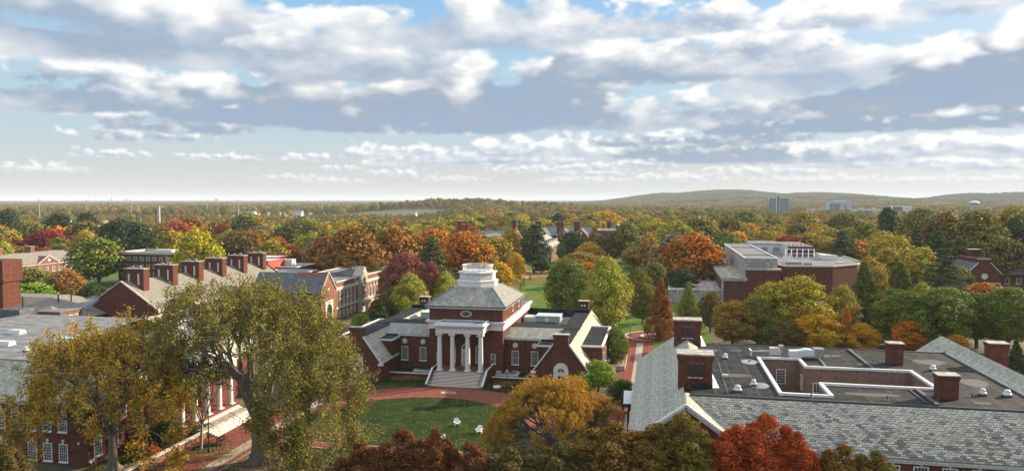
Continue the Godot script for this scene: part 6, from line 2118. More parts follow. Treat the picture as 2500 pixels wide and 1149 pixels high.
func make_trees() -> void:
	var rng := RandomNumberGenerator.new()
	rng.seed = 2024
	dirs.resize(4096)
	for k in 4096:
		var d := V(rng.randfn(), rng.randfn(), rng.randfn())
		dirs[k] = d.normalized() if d.length() > 0.001 else Vector3.UP
	# models: fine ones for trees within 230 m, coarser ones further off
	var fine := {}
	var coarse := {}
	for shape in ["round", "oval", "oak", "cone", "pine"]:
		fine[shape] = []
		coarse[shape] = []
		for k in (3 if shape in ["round", "oval", "oak"] else 2):
			fine[shape].append(model_tree(shape, 100 + k * 17 + shape.length(), 130 if shape != "pine" else 150, 170, 0.19, 16))
		for k in 3:
			coarse[shape].append(model_tree(shape, 300 + k * 13 + shape.length(), 64 if shape != "pine" else 88, 95, 0.42, 10))
	stamp("tree models")
	for q in TREES:
		var at := V(q[2], 0, q[3])
		var far := at.length() > 235.0
		var set_: Array = (coarse if far else fine)[q[0]]
		var model: Array = set_[rng.randi() % set_.size()]
		var label := "%s %s%s %s" % [said(q[1]), "tall " if q[4] > 19.0 else "small " if q[4] < 9.5 else "wide " if q[5] > q[4] * 1.05 else "narrow " if q[5] < q[4] * 0.62 else "", {"cone": "pointed conifer", "pine": "layered pine tree", "oval": "upright tree", "oak": "broad spreading tree"}.get(q[0], "rounded tree"), zone(q[2], q[3])]
		var called: String = {"cone": "conifer", "pine": "pine_tree"}.get(q[0], "broadleaf_tree")
		plant(called, label, "tree", at, model, V(q[5] / 12.0, q[4] / 15.0, q[5] / 12.0), rng.randf() * TAU, leaf_mat(q[1]), "autumn trees " + zone(q[2], q[3]))
	# ---- the two elms by the walk
	var t := Shape.new()
	var l := Leaves.new()
	rng.seed = 31
	var o := {"levels": 6, "forks": [5, 3, 3, 3, 3, 2], "angle": [0.52, 0.50, 0.46, 0.5, 0.55, 0.6], "shrink": 0.735, "lift": [0.0, 0.10, 0.02, -0.02, -0.05, -0.10, -0.16], "leaf_from": 4, "per": 15, "puff": 0.7, "droop": 0.6, "leaf": 0.13, "full": 0.8, "floor": 5.6, "tones": [Color(0.85, 0.95, 0.8), Color(1.05, 1.0, 1.0), Color(1.45, 1.2, 0.9), Color(0.7, 0.8, 0.8), Color(1.0, 0.9, 1.2)]}
	root_flare(t, 0.68, 4.6, 0.6, rng)
	for k in 6:
		var a := k * TAU / 6 + rng.randf_range(-0.3, 0.3)
		var tilt := rng.randf_range(0.30, 0.62)
		grow(t, l, rng, V(0, 4.4, 0), V(sin(a) * tilt + 0.26, 1.0, cos(a) * tilt).normalized(), 5.6, 0.33, 1, o)
	o.lift = [0.0, 0.06, -0.03, -0.06, -0.08, -0.12, -0.14]
	for a in [0.9, 1.3, 1.7, 2.2, 3.6, 4.9]:
		grow(t, l, rng, V(0, (6.0 if a < 3.0 else 8.4) + fmod(a, 1.0), 0), V(sin(a), 0.26, cos(a)).normalized(), 4.6, 0.2, 1, o)
	var elm := [t.mesh(), l.mesh()]
	print("elm leaves ", l.i.size() / 6)
	var e := plant("elm_tree", "huge olive-green elm with a bare-limbed crown and flared trunk by the walk", "tree", V(-48.0, 0, -80.9), elm, V(1.0, 1.06, 1.0), 0.0, leaf_mat("elm"), "", M.bark)
	t = Shape.new()
	l = Leaves.new()
	rng.seed = 57
	o.tones = [Color(1.0, 1.0, 1.0), Color(1.15, 0.95, 0.8), Color(0.55, 0.85, 0.9), Color(0.75, 0.95, 0.9), Color(1.2, 1.0, 0.8)]
	o.per = 12
	o.full = 0.85
	o.leaf = 0.15
	o.floor = 5.0
	o.lift = [0.0, 0.08, 0.0, -0.04, -0.06, -0.08, -0.1]
	root_flare(t, 0.5, 4.4, 0.42, rng)
	for k in 5:
		var a := k * TAU / 5 + rng.randf_range(-0.3, 0.3)
		grow(t, l, rng, V(0, 4.2, 0), V(sin(a) * 0.6, 1.0, cos(a) * 0.6).normalized(), 4.6, 0.25, 1, o)
	for a in [0.4, 2.4, 4.4]:
		grow(t, l, rng, V(0, 4.6, 0), V(sin(a), 0.22, cos(a)).normalized(), 4.2, 0.17, 1, o)
	plant("elm_tree", "golden orange elm with open arching limbs before the elm-side brick hall", "tree", V(-63.3, 0, -74.9), [t.mesh(), l.mesh()], V(0.92, 1.0, 0.92), 1.3, leaf_mat("elmgold"), "", M.bark)
	# slim tree in the strip by the lamp
	t = Shape.new()
	l = Leaves.new()
	rng.seed = 91
	var o2 := {"levels": 5, "forks": [4, 3, 3, 3, 2], "angle": [0.5, 0.5, 0.5, 0.55, 0.6], "shrink": 0.74, "lift": [0.05, 0.12, 0.08, 0.04, 0.0, 0.0], "leaf_from": 4, "per": 12, "puff": 0.6, "droop": 0.2, "leaf": 0.13, "full": 0.85, "floor": 0.0, "tones": [Color(0.8, 0.9, 0.9), Color(1.0, 1.0, 1.0), Color(1.2, 1.0, 0.8)]}
	t.tube(Vector3.ZERO, V(0.2, 3.4, 0), 0.2, 0.15, 8)
	for k in 4:
		var a := k * TAU / 4 + 0.4
		grow(t, l, rng, V(0.2, 3.3, 0), V(sin(a) * 0.6, 1.0, cos(a) * 0.6).normalized(), 3.0, 0.13, 1, o2)
	var slim := [t.mesh(), l.mesh()]
	plant("young_tree", "slender olive tree with a pale leaning trunk beside the lamp post", "tree", V(-57.6, 0, -83.6), slim, V(1.0, 1.0, 1.0), 0.0, leaf_mat("darkolive"), "", M.bark_pale)
	# fine-twigged golden tree on the right of the lawn
	t = Shape.new()
	l = Leaves.new()
	rng.seed = 73
	var o3 := {"levels": 6, "forks": [6, 4, 3, 3, 3, 2], "angle": [0.45, 0.42, 0.40, 0.42, 0.45, 0.5], "shrink": 0.70, "lift": [0.0, 0.02, 0.02, 0.03, 0.05, 0.05, 0.05], "leaf_from": 5, "per": 8, "puff": 0.42, "droop": 0.15, "leaf": 0.12, "full": 0.85, "floor": 0.0, "tones": [Color(1, 1, 1), Color(1.2, 1.0, 0.8), Color(0.75, 0.85, 1.0), Color(1.1, 0.9, 0.7)]}
	t.tube(Vector3.ZERO, V(0, 2.0, 0), 0.45, 0.38, 9)
	for k in 11:
		var a := k * 2.4
		var tilt := 0.3 + 1.5 * (k / 10.0)
		grow(t, l, rng, V(0, 1.9, 0), V(sin(a) * tilt, 1.0, cos(a) * tilt).normalized(), 3.4, 0.24, 1, o3)
	print("zelkova leaves ", l.i.size() / 6)
	plant("golden_tree", "broad golden fine-twigged tree standing on the edge of the round lawn", "tree", V(-12.3, 0, -88.5), [t.mesh(), l.mesh()], V(0.86, 0.88, 0.86), 0.0, leaf_mat("goldleaf"), "", M.bark)
	stamp("elms")
	# ---- russet conifers along the near edge
	var fa := feather_tree(5, 15.0, 7.3, 1700, 44, 0.13)
	var fb := feather_tree(6, 15.0, 7.3, 1700, 44, 0.13)
	for q in FEATHERS:
		var model: Array = fa if q[5] == 0 else fb
		plant("bald_cypress", q[0], "tree", V(q[1], 0, q[2]), model, V(q[4] / 7.3, q[3] / 15.0, q[4] / 7.3), q[6], feather_mat(q[7]))
	stamp("feathers")
	far_models = [coarse["round"][0], coarse["oval"][0], coarse["oak"][0], coarse["round"][1], coarse["oak"][1]]

func root_flare(t: Shape, r0: float, h: float, r1: float, rng: RandomNumberGenerator) -> void:
	# a fluted trunk whose ribs run out into roots
	var ribs := 9
	var sides := 36
	var rows := 10
	var start := t.v.size()
	for k in rows + 1:
		var f := float(k) / rows
		var y := h * f
		for s in sides + 1:
			var w := TAU * s / sides
			var flare := exp(-y * 1.9) * 0.75
			var rib := 0.5 + 0.5 * cos(w * ribs + sin(w * 2.0) * 0.8)
			var r := lerpf(r0, r1, f) * (1.0 + (rib - 0.5) * 0.12) + flare * (0.35 + 1.1 * rib * rib)
			t.v.append(V(cos(w) * r, y, sin(w) * r))
			t.n.append(V(cos(w), flare, sin(w)).normalized())
			t.uv.append(Vector2(w * 0.8, y))
	for k in rows:
		for s in sides:
			var a := start + k * (sides + 1) + s
			var b := a + sides + 1
			t.i.append_array([a, a + 1, b, a + 1, b + 1, b])

var far_models := []
func feather_mat(called: String) -> StandardMaterial3D:
	if not foliage.has("f" + called):
		var q: Array = {"rust": [0.165, 0.066, 0.026], "bronze": [0.185, 0.105, 0.024], "olive": [0.165, 0.125, 0.024], "red": [0.40, 0.078, 0.022], "dull": [0.125, 0.098, 0.030]}[called]
		var m := mat(lin(q[0], q[1], q[2]), 0.8)
		m.vertex_color_use_as_albedo = true
		m.backlight_enabled = true
		m.backlight = Color(0.4, 0.4, 0.3)
		m.metallic_specular = 0.2
		foliage["f" + called] = m
	return foliage["f" + called]
# kind of crown, colour, x, z, height, width
const TREES := [
	["oak", "linden", -23.3, -188.7, 17.0, 13.3], ["oval", "yellowgreen", -12.0, -173.4, 18.7, 14.5], ["round", "green", -8.0, -141.5, 7.5, 6.3], ["round", "limegreen", -9.8, -122.6, 5.2, 6.5], ["round", "darkgreen", -5.2, -112.4, 4.7, 5.9],
	["oval", "olive", -6.0, -206.0, 13.1, 10.8], ["cone", "rust", 0.3, -169.7, 14.2, 8.8], ["cone", "limeolive", 6.6, -178.2, 12.5, 8.3], ["round", "brownolive", 12.2, -182.6, 9.9, 7.4], ["round", "oliveorange", 15.6, -164.2, 10.2, 10.6],
	["round", "olive", 20.9, -165.3, 11.1, 9.7], ["cone", "limegreen", 23.2, -163.6, 7.9, 6.1], ["round", "brownolive", 26.7, -162.1, 6.9, 9.5], ["oval", "yellowolive", 30.5, -169.5, 15.3, 18.8], ["oval", "yellowolive", 25.1, -170.8, 13.7, 13.7],
	["oval", "olivegold", 39.4, -173.6, 13.2, 10.9], ["round", "gold", 31.6, -162.2, 8.4, 10.7], ["cone", "rustorange", 37.8, -162.2, 10.0, 6.8], ["round", "goldorange", 40.8, -160.8, 6.8, 8.0], ["cone", "darkolive", 47.1, -180.1, 17.8, 12.2],
	["cone", "darkolive", 56.4, -187.1, 17.4, 10.6], ["round", "orange", 51.0, -163.6, 7.3, 9.3], ["oak", "green", 51.9, -169.3, 12.5, 13.1], ["oak", "green", 58.5, -167.6, 13.9, 15.0], ["oak", "green", 67.4, -174.6, 12.0, 12.4],
	["oak", "green", 71.7, -170.3, 13.9, 12.8], ["round", "green", 51.4, -176.1, 12.3, 10.9], ["round", "goldorange", 58.2, -160.3, 5.3, 6.1], ["round", "orange", 87.6, -221.2, 9.5, 12.3], ["round", "goldorange", 62.7, -152.2, 3.5, 4.6],
	["cone", "darkgreen", 62.3, -144.2, 7.3, 5.1], ["pine", "pine", 73.2, -214.8, 19.8, 16.5], ["oval", "yellowgreen", 64.5, -200.1, 11.3, 9.2], ["pine", "pine", 70.0, -304.0, 20.6, 19.0], ["round", "orange", 60.9, -398.1, 15.4, 12.6],
	["round", "goldolive", 76.5, -377.3, 14.8, 15.8], ["round", "darkgreen", 53.6, -396.6, 16.9, 14.8], ["round", "gold", 52.2, -455.0, 18.2, 17.0], ["oak", "orange", 11.9, -278.6, 19.4, 21.2], ["oak", "greypurple", 7.0, -291.4, 19.1, 20.6],
	["oval", "yellowgreen", 7.7, -363.5, 21.8, 21.8], ["round", "olive", 18.5, -389.6, 23.2, 25.3], ["round", "rustred", 30.7, -487.3, 16.3, 11.8], ["round", "brownolive", 38.6, -420.9, 22.6, 20.3], ["round", "green", 58.6, -536.0, 24.3, 25.7],
	["round", "rustred", 86.7, -403.2, 14.8, 12.6], ["oval", "olive", 91.2, -359.1, 21.4, 16.8], ["oval", "darkgreen", 114.6, -408.9, 28.4, 16.9], ["pine", "darkgreen", 96.4, -309.3, 21.4, 11.1], ["oak", "brownolive", 112.8, -327.8, 26.7, 21.7],
	["oak", "olive", 119.7, -314.0, 26.9, 20.6], ["pine", "pine", 100.8, -296.4, 21.2, 13.6], ["oval", "yellowolive", 122.8, -314.6, 23.0, 19.0], ["round", "rustbrown", 129.2, -331.1, 15.9, 15.0], ["oval", "darkgreen", 133.7, -316.8, 25.4, 15.9],
	["oak", "olive", 124.0, -386.8, 27.7, 21.8], ["round", "goldolive", 93.2, -340.7, 18.5, 17.6], ["oval", "darkgreen", 90.6, -281.9, 15.9, 8.7], ["oak", "brownolive", 115.1, -275.4, 19.4, 16.6], ["round", "olive", 83.2, -231.6, 13.0, 10.6],
	["round", "goldolive", 66.1, -245.4, 11.5, 7.6], ["round", "goldolive", 97.9, -543.9, 24.3, 25.7], ["round", "rustbrown", 82.8, -338.6, 12.3, 12.3], ["round", "olive", 71.9, -495.5, 21.0, 21.0], ["round", "brownolive", 75.1, -428.2, 19.2, 20.3],
	["round", "olive", 115.6, -504.3, 23.6, 23.6], ["oak", "goldolive", 166.7, -395.4, 28.6, 21.8], ["pine", "pine", -54.5, -320.2, 21.7, 20.8], ["pine", "pine", -71.0, -227.5, 20.5, 15.9], ["oval", "goldolive", -64.8, -318.1, 19.0, 12.7],
	["oval", "goldolive", -66.9, -276.5, 16.7, 12.7], ["round", "gold", -52.5, -241.7, 11.1, 11.0], ["round", "gold", -54.1, -279.1, 11.1, 7.1], ["round", "darkgreen", -51.2, -320.9, 4.5, 9.1], ["round", "goldolive", -11.7, -348.7, 10.6, 14.4],
	["oval", "goldolive", -5.5, -339.7, 16.8, 13.0], ["round", "goldolive", -34.7, -324.2, 9.1, 16.3], ["round", "orange", -26.7, -270.8, 9.1, 13.6], ["round", "gold", -34.1, -366.6, 11.2, 12.2], ["round", "green", -48.0, -376.2, 10.1, 10.5],
	["round", "darkgreen", -43.5, -377.1, 15.8, 13.7], ["round", "brownolive", -33.2, -379.2, 15.2, 12.6], ["round", "brownolive", -22.8, -381.2, 15.8, 19.0], ["oval", "olive", -16.6, -382.5, 21.1, 21.1], ["round", "gold", -63.4, -563.0, 18.8, 18.8],
	["round", "rustbrown", -76.4, -590.1, 20.8, 16.5], ["oval", "olivegold", -52.7, -565.2, 22.0, 25.1], ["round", "gold", -42.4, -597.0, 23.1, 29.7], ["oval", "darkgreen", -77.3, -560.2, 22.0, 15.7], ["round", "green", -83.5, -559.0, 19.8, 17.3],
	["round", "yellowgreen", -95.6, -505.0, 20.0, 22.9], ["oak", "rustbrown", -97.2, -366.3, 20.0, 19.0], ["oak", "orange", -74.6, -274.9, 19.8, 20.6], ["oak", "rustbrown", -100.2, -232.1, 22.8, 20.7], ["oak", "rustbrown", -96.3, -256.9, 21.2, 19.6],
	["oak", "rustbrown", -126.0, -264.6, 18.3, 19.0], ["oak", "rust", -114.8, -253.1, 15.1, 13.6], ["oak", "redpurple", -71.5, -200.6, 16.8, 13.5], ["oval", "yellowgreen", -63.1, -180.7, 13.0, 11.1], ["oval", "yellowgreen", -60.2, -202.8, 11.6, 8.8],
	["round", "darkgreen", -68.9, -173.3, 7.2, 7.2], ["oak", "orange", -90.0, -287.1, 20.0, 18.4], ["round", "olive", -146.8, -356.4, 21.1, 19.0], ["oak", "olive", -208.4, -402.7, 20.6, 20.6], ["round", "redpurple", -64.6, -201.9, 14.2, 7.1],
	["round", "darkolive", -67.5, -179.9, 9.6, 6.4], ["round", "brownolive", -86.6, -214.7, 12.8, 8.9], ["oak", "rustbrown", -103.0, -255.5, 18.2, 16.6], ["oak", "rustbrown", -91.8, -271.5, 17.5, 14.3], ["round", "limegreen", -72.2, -169.7, 4.1, 4.5],
	["round", "olive", -1.3, -252.0, 11.1, 9.7], ["oval", "olive", -4.1, -192.6, 10.7, 8.5], ["round", "darkgreen", 6.7, -248.2, 9.5, 10.8], ["oak", "green", -207.9, -241.2, 17.8, 20.9], ["round", "darkred", -289.9, -303.7, 17.4, 23.7],
	["round", "rustbrown", -188.2, -204.0, 9.6, 11.9], ["round", "olive", -206.4, -210.8, 9.0, 12.4], ["round", "limegreen", -186.9, -190.0, 6.9, 13.7], ["round", "darkgreen", -169.2, -193.6, 6.3, 8.1], ["round", "darkgreen", -322.5, -321.1, 16.9, 12.6],
	["oak", "brownolive", -289.4, -327.7, 21.1, 25.3], ["oak", "darkgreen", -270.8, -331.4, 22.1, 23.2], ["oak", "darkgreen", -244.4, -312.8, 15.8, 19.8], ["oval", "yellow", -165.9, -242.9, 21.2, 15.9], ["round", "brownolive", -250.2, -335.6, 17.9, 19.0],
	["round", "rustred", -261.1, -360.7, 20.3, 24.8], ["round", "darkolive", -250.2, -311.7, 11.9, 15.8], ["oak", "yellowgreen", -226.2, -399.1, 18.2, 20.6], ["round", "rustred", -253.6, -393.6, 18.2, 14.6], ["round", "darkgreen", -244.1, -395.5, 18.2, 19.4],
	["round", "orange", -164.4, -307.8, 12.1, 11.2], ["round", "gold", -216.8, -384.7, 8.2, 9.4], ["round", "rustpink", -200.6, -345.6, 9.5, 12.6], ["round", "olive", -144.2, -293.0, 12.3, 10.6], ["oak", "darkgreen", -391.5, -445.6, 22.9, 17.2],
	["oak", "darkgreen", -446.2, -434.6, 25.7, 17.2], ["round", "olive", -284.9, -283.6, 11.2, 13.0], ["round", "goldolive", -288.0, -304.1, 9.9, 11.9], ["oak", "olive", -260.2, -428.8, 23.6, 23.6], ["round", "rustbrown", -271.4, -390.0, 21.9, 21.8],
	["round", "redpurple", -216.1, -342.4, 8.4, 10.5], ["oval", "yellow", -172.2, -241.6, 13.3, 10.6], ["round", "darkgreen", -376.1, -405.6, 23.6, 23.6], ["round", "orange", -415.3, -440.8, 20.0, 11.4], ["oak", "olive", -369.0, -370.4, 19.4, 19.4],
	["round", "yellowgreen", -261.8, -252.6, 15.1, 8.3], ["oak", "darkgreen", -277.0, -330.2, 20.0, 16.9], ["oak", "olive", -188.2, -375.3, 19.2, 15.8], ["round", "orange", -277.9, -468.4, 20.0, 14.3],
]
# label, x, z, height, width, model, turn, colour
const FEATHERS := [
	["dark russet conifer with a ragged top before the cross path", -18.5, -51.1, 15.0, 7.6, 0, 0.3, "rust"],
	["small brown conifer beside the ragged russet one, over the cross path", -16.1, -51.4, 15.0, 5.4, 1, 1.1, "rust"],
	["low russet conifer standing over the worn turf and path", -21.6, -50.5, 14.0, 6.9, 1, 2.2, "rust"],
	["dull brown conifer at the near edge of the round lawn", -13.6, -52.2, 14.0, 6.6, 0, 4.0, "rust"],
	["greenish brown conifer below the golden tree", -10.5, -51.5, 14.0, 7.1, 1, 5.2, "dull"],
	["dusky green conifer between the golden tree and the gable", -6.9, -53.7, 14.0, 8.0, 0, 3.1, "dull"],
	["broad bronze conifer in front of the dentilled brick gable", -3.2, -55.6, 15.0, 9.7, 1, 0.7, "bronze"],
	["olive bronze conifer reaching up over the brick gable", 1.9, -57.5, 15.5, 8.7, 0, 1.9, "olive"],
	["bronze conifer tucked below the brick gable", -0.5, -56.8, 14.5, 8.3, 1, 4.4, "bronze"],
	["bright red-orange tree against the pale slate slope", 8.2, -58.6, 15.5, 7.5, 0, 2.7, "red"],
	["red-orange tree leaning beside the brightest red one", 5.8, -56.8, 15.0, 7.0, 1, 0.2, "red"],
	["small red spire at the side of the red trees before the slates", 10.3, -57.7, 14.5, 4.8, 1, 3.3, "red"],
	["brown-green conifer before the eave of the slate slope", 13.4, -57.2, 14.0, 6.1, 0, 5.0, "bronze"],
	["low olive conifer by the windows under the eave", 15.8, -57.4, 13.5, 6.1, 1, 1.4, "olive"],
	["dark conifer close to the corner of the elm-side hall", -52.6, -50.1, 12.0, 4.8, 1, 2.0, "dull"],
]
# ---------------------------------------------------------------- small things
func lawn_chair(at: Vector3, turn: float, label: String) -> void:
	var o := thing("lawn_chair", label, "chair", at, "white slatted lawn chairs")
	o.rotation.y = turn
	for k in 5:
		var x := -0.24 + k * 0.12
		var top := 1.02 - absf(k - 2.0) * 0.05
		sub("back_slat", Shape.new().beam(V(x, 0.28, -0.22), V(x * 1.12, top, -0.52), 0.105, 0.025).mesh(), M.chair_white, o)
	for k in 5:
		var f := k / 4.0
		sub("seat_slat", Shape.new().beam(V(-0.28, 0.38 - f * 0.1, 0.36 - f * 0.56), V(0.28, 0.38 - f * 0.1, 0.36 - f * 0.56), 0.11, 0.025).mesh(), M.chair_white, o)
	for sx in [-1.0, 1.0]:
		sub("arm", Shape.new().box(minf(sx * 0.30, sx * 0.46), maxf(sx * 0.30, sx * 0.46), 0.56, 0.59, -0.42, 0.42).mesh(), M.chair_white, o)
		sub("leg", Shape.new().box(minf(sx * 0.32, sx * 0.37), maxf(sx * 0.32, sx * 0.37), 0, 0.56, 0.26, 0.36).mesh(), M.chair_white, o)
		sub("leg", Shape.new().beam(V(sx * 0.31, 0.36, 0.36), V(sx * 0.31, 0.0, -0.55), 0.04, 0.12).mesh(), M.chair_white, o)

func lamp_post(at: Vector3, label: String, high := 3.9, group := "") -> void:
	var o := thing("lamp_post", label, "street lamp", at, group)
	sub("post", Shape.new().lathe(Vector3.ZERO, [Vector2(0.2, 0), Vector2(0.2, 0.15), Vector2(0.12, 0.5), Vector2(0.075, 0.8), Vector2(0.055, high - 0.7), Vector2(0.11, high - 0.62), Vector2(0.11, high - 0.55)], 10).mesh(), M.black_iron, o)
	sub("lantern", Shape.new().lathe(Vector3.ZERO, [Vector2(0.1, high - 0.55), Vector2(0.21, high - 0.2), Vector2(0.2, high - 0.12), Vector2(0.0, high - 0.1)], 10).mesh(), M.lamp_glass, o)
	sub("cap", Shape.new().lathe(Vector3.ZERO, [Vector2(0.23, high - 0.12), Vector2(0.16, high - 0.02), Vector2(0.03, high + 0.08), Vector2(0.0, high + 0.2)], 10).mesh(), M.black_iron, o)

func bicycle(at: Vector3, turn: float, tint: Color, label: String) -> void:
	var o := thing("bicycle", label, "bicycle", at, "bicycles at the racks")
	o.rotation.y = turn
	for x in [-0.52, 0.52]:
		var s := Shape.new()
		for k in 18:
			var a0 := TAU * k / 18
			var a1 := TAU * (k + 1) / 18
			s.tube(V(x + cos(a0) * 0.33, 0.34 + sin(a0) * 0.33, 0), V(x + cos(a1) * 0.33, 0.34 + sin(a1) * 0.33, 0), 0.022, 0.022, 5)
		var w := sub("wheel", s.mesh(), M.rubber, o)
		s = Shape.new()
		for k in 8:
			var a := TAU * k / 8
			s.tube(V(x, 0.34, 0), V(x + cos(a) * 0.32, 0.34 + sin(a) * 0.32, 0), 0.005, 0.005, 3)
		sub("spokes", s.mesh(), M.metal_grey, w)
	var f := Shape.new()
	for q in [[-0.52, 0.34, -0.05, 0.32], [-0.05, 0.32, -0.18, 0.8], [-0.52, 0.34, -0.16, 0.72], [-0.16, 0.74, 0.36, 0.78], [-0.05, 0.32, 0.37, 0.7], [0.52, 0.34, 0.34, 0.95]]:
		f.tube(V(q[0], q[1], 0), V(q[2], q[3], 0), 0.02, 0.02, 6)
	sub("frame", f.mesh(), mat(tint, 0.4), o)
	sub("handlebar", Shape.new().tube(V(0.34, 0.97, -0.26), V(0.34, 0.97, 0.26), 0.014, 0.014, 6).mesh(), M.black_iron, o)
	sub("saddle", Shape.new().ext_y([Vector2(-0.33, -0.07), Vector2(-0.05, -0.02), Vector2(-0.05, 0.02), Vector2(-0.33, 0.07)], 0.84, 0.89).mesh(), M.black_iron, o)

func shrub(at: Vector3, rad: Vector3, count: int, tint: Material, label: String, called := "shrub") -> void:
	var rng := RandomNumberGenerator.new()
	rng.seed = int(absf(at.x * 31.0 + at.z * 17.0))
	var l := Leaves.new()
	var t := Shape.new()
	for k in 14:
		var d := some_dir(rng)
		d.y = absf(d.y)
		var p := V(d.x * rad.x * 0.6, rad.y * (0.25 + 0.55 * d.y), d.z * rad.z * 0.6)
		var tone := rng.randf_range(0.8, 1.2)
		clump(l, rng, p, rad * 0.5, count / 14, 0.13, Color(tone, tone, tone))
		t.tube(Vector3.ZERO, p, 0.05, 0.02, 4)
	var o := thing(called, label, "shrub", at)
	sub("stems", t.mesh(), M.bark, o)
	sub("foliage", l.mesh(), tint, o)

func person(at: Vector3, turn: float, top: Material, legs: Material, label: String) -> void:
	# one continuous figure walking: rings of a body swept up from each shoe and joined at the hips
	var o := thing("person", label, "person", at)
	o.rotation.y = turn
	var s := Shape.new()
	for sx in [-1.0, 1.0]:
		var hip := V(sx * 0.09, 0.9, 0)
		var knee := V(sx * 0.1, 0.48, sx * 0.12)
		var ankle := V(sx * 0.1, 0.07, sx * 0.22)
		s.tube(knee, hip, 0.062, 0.095, 10)
		s.tube(ankle, knee, 0.045, 0.064, 10)
		s.tube(ankle, ankle + V(0, -0.03, 0.17), 0.05, 0.04, 8, true)
	s.lathe(V(0, 0, 0), [Vector2(0.0, 0.80), Vector2(0.15, 0.84), Vector2(0.17, 0.95), Vector2(0.15, 1.1), Vector2(0.19, 1.32), Vector2(0.17, 1.43), Vector2(0.06, 1.49), Vector2(0.055, 1.54)], 14)
	s.lathe(V(0, 0, 0.015), [Vector2(0.055, 1.53), Vector2(0.085, 1.58), Vector2(0.098, 1.65), Vector2(0.09, 1.72), Vector2(0.05, 1.76), Vector2(0.0, 1.77)], 12)
	for sx in [-1.0, 1.0]:
		var sh := V(sx * 0.2, 1.4, 0)
		var el := V(sx * 0.25, 1.12, -sx * 0.08)
		var wr := V(sx * 0.23, 0.88, -sx * 0.16 + 0.06)
		s.tube(el, sh, 0.042, 0.055, 8)
		s.tube(wr, el, 0.03, 0.042, 8)
		for k in 4:
			s.tube(wr, wr + V(sx * 0.01, -0.1 - 0.01 * (k % 3), -0.03 + k * 0.02), 0.013, 0.009, 4)
		s.tube(wr, wr + V(-sx * 0.03, -0.06, 0.05), 0.013, 0.009, 4)
	var b := sub("body", s.mesh(), top, o)
	sub("trousers", Shape.new().tube(V(-0.1, 0.5, -0.12), V(-0.09, 0.9, 0), 0.075, 0.105, 10).tube(V(0.1, 0.5, 0.12), V(0.09, 0.9, 0), 0.075, 0.105, 10).tube(V(-0.1, 0.1, -0.22), V(-0.1, 0.5, -0.12), 0.06, 0.075, 10).tube(V(0.1, 0.1, 0.22), V(0.1, 0.5, 0.12), 0.06, 0.075, 10).mesh(), legs, b)
	sub("face", Shape.new().lathe(V(0, 0, 0.03), [Vector2(0.06, 1.55), Vector2(0.086, 1.59), Vector2(0.09, 1.66), Vector2(0.06, 1.7)], 10).mesh(), M.skin, b)

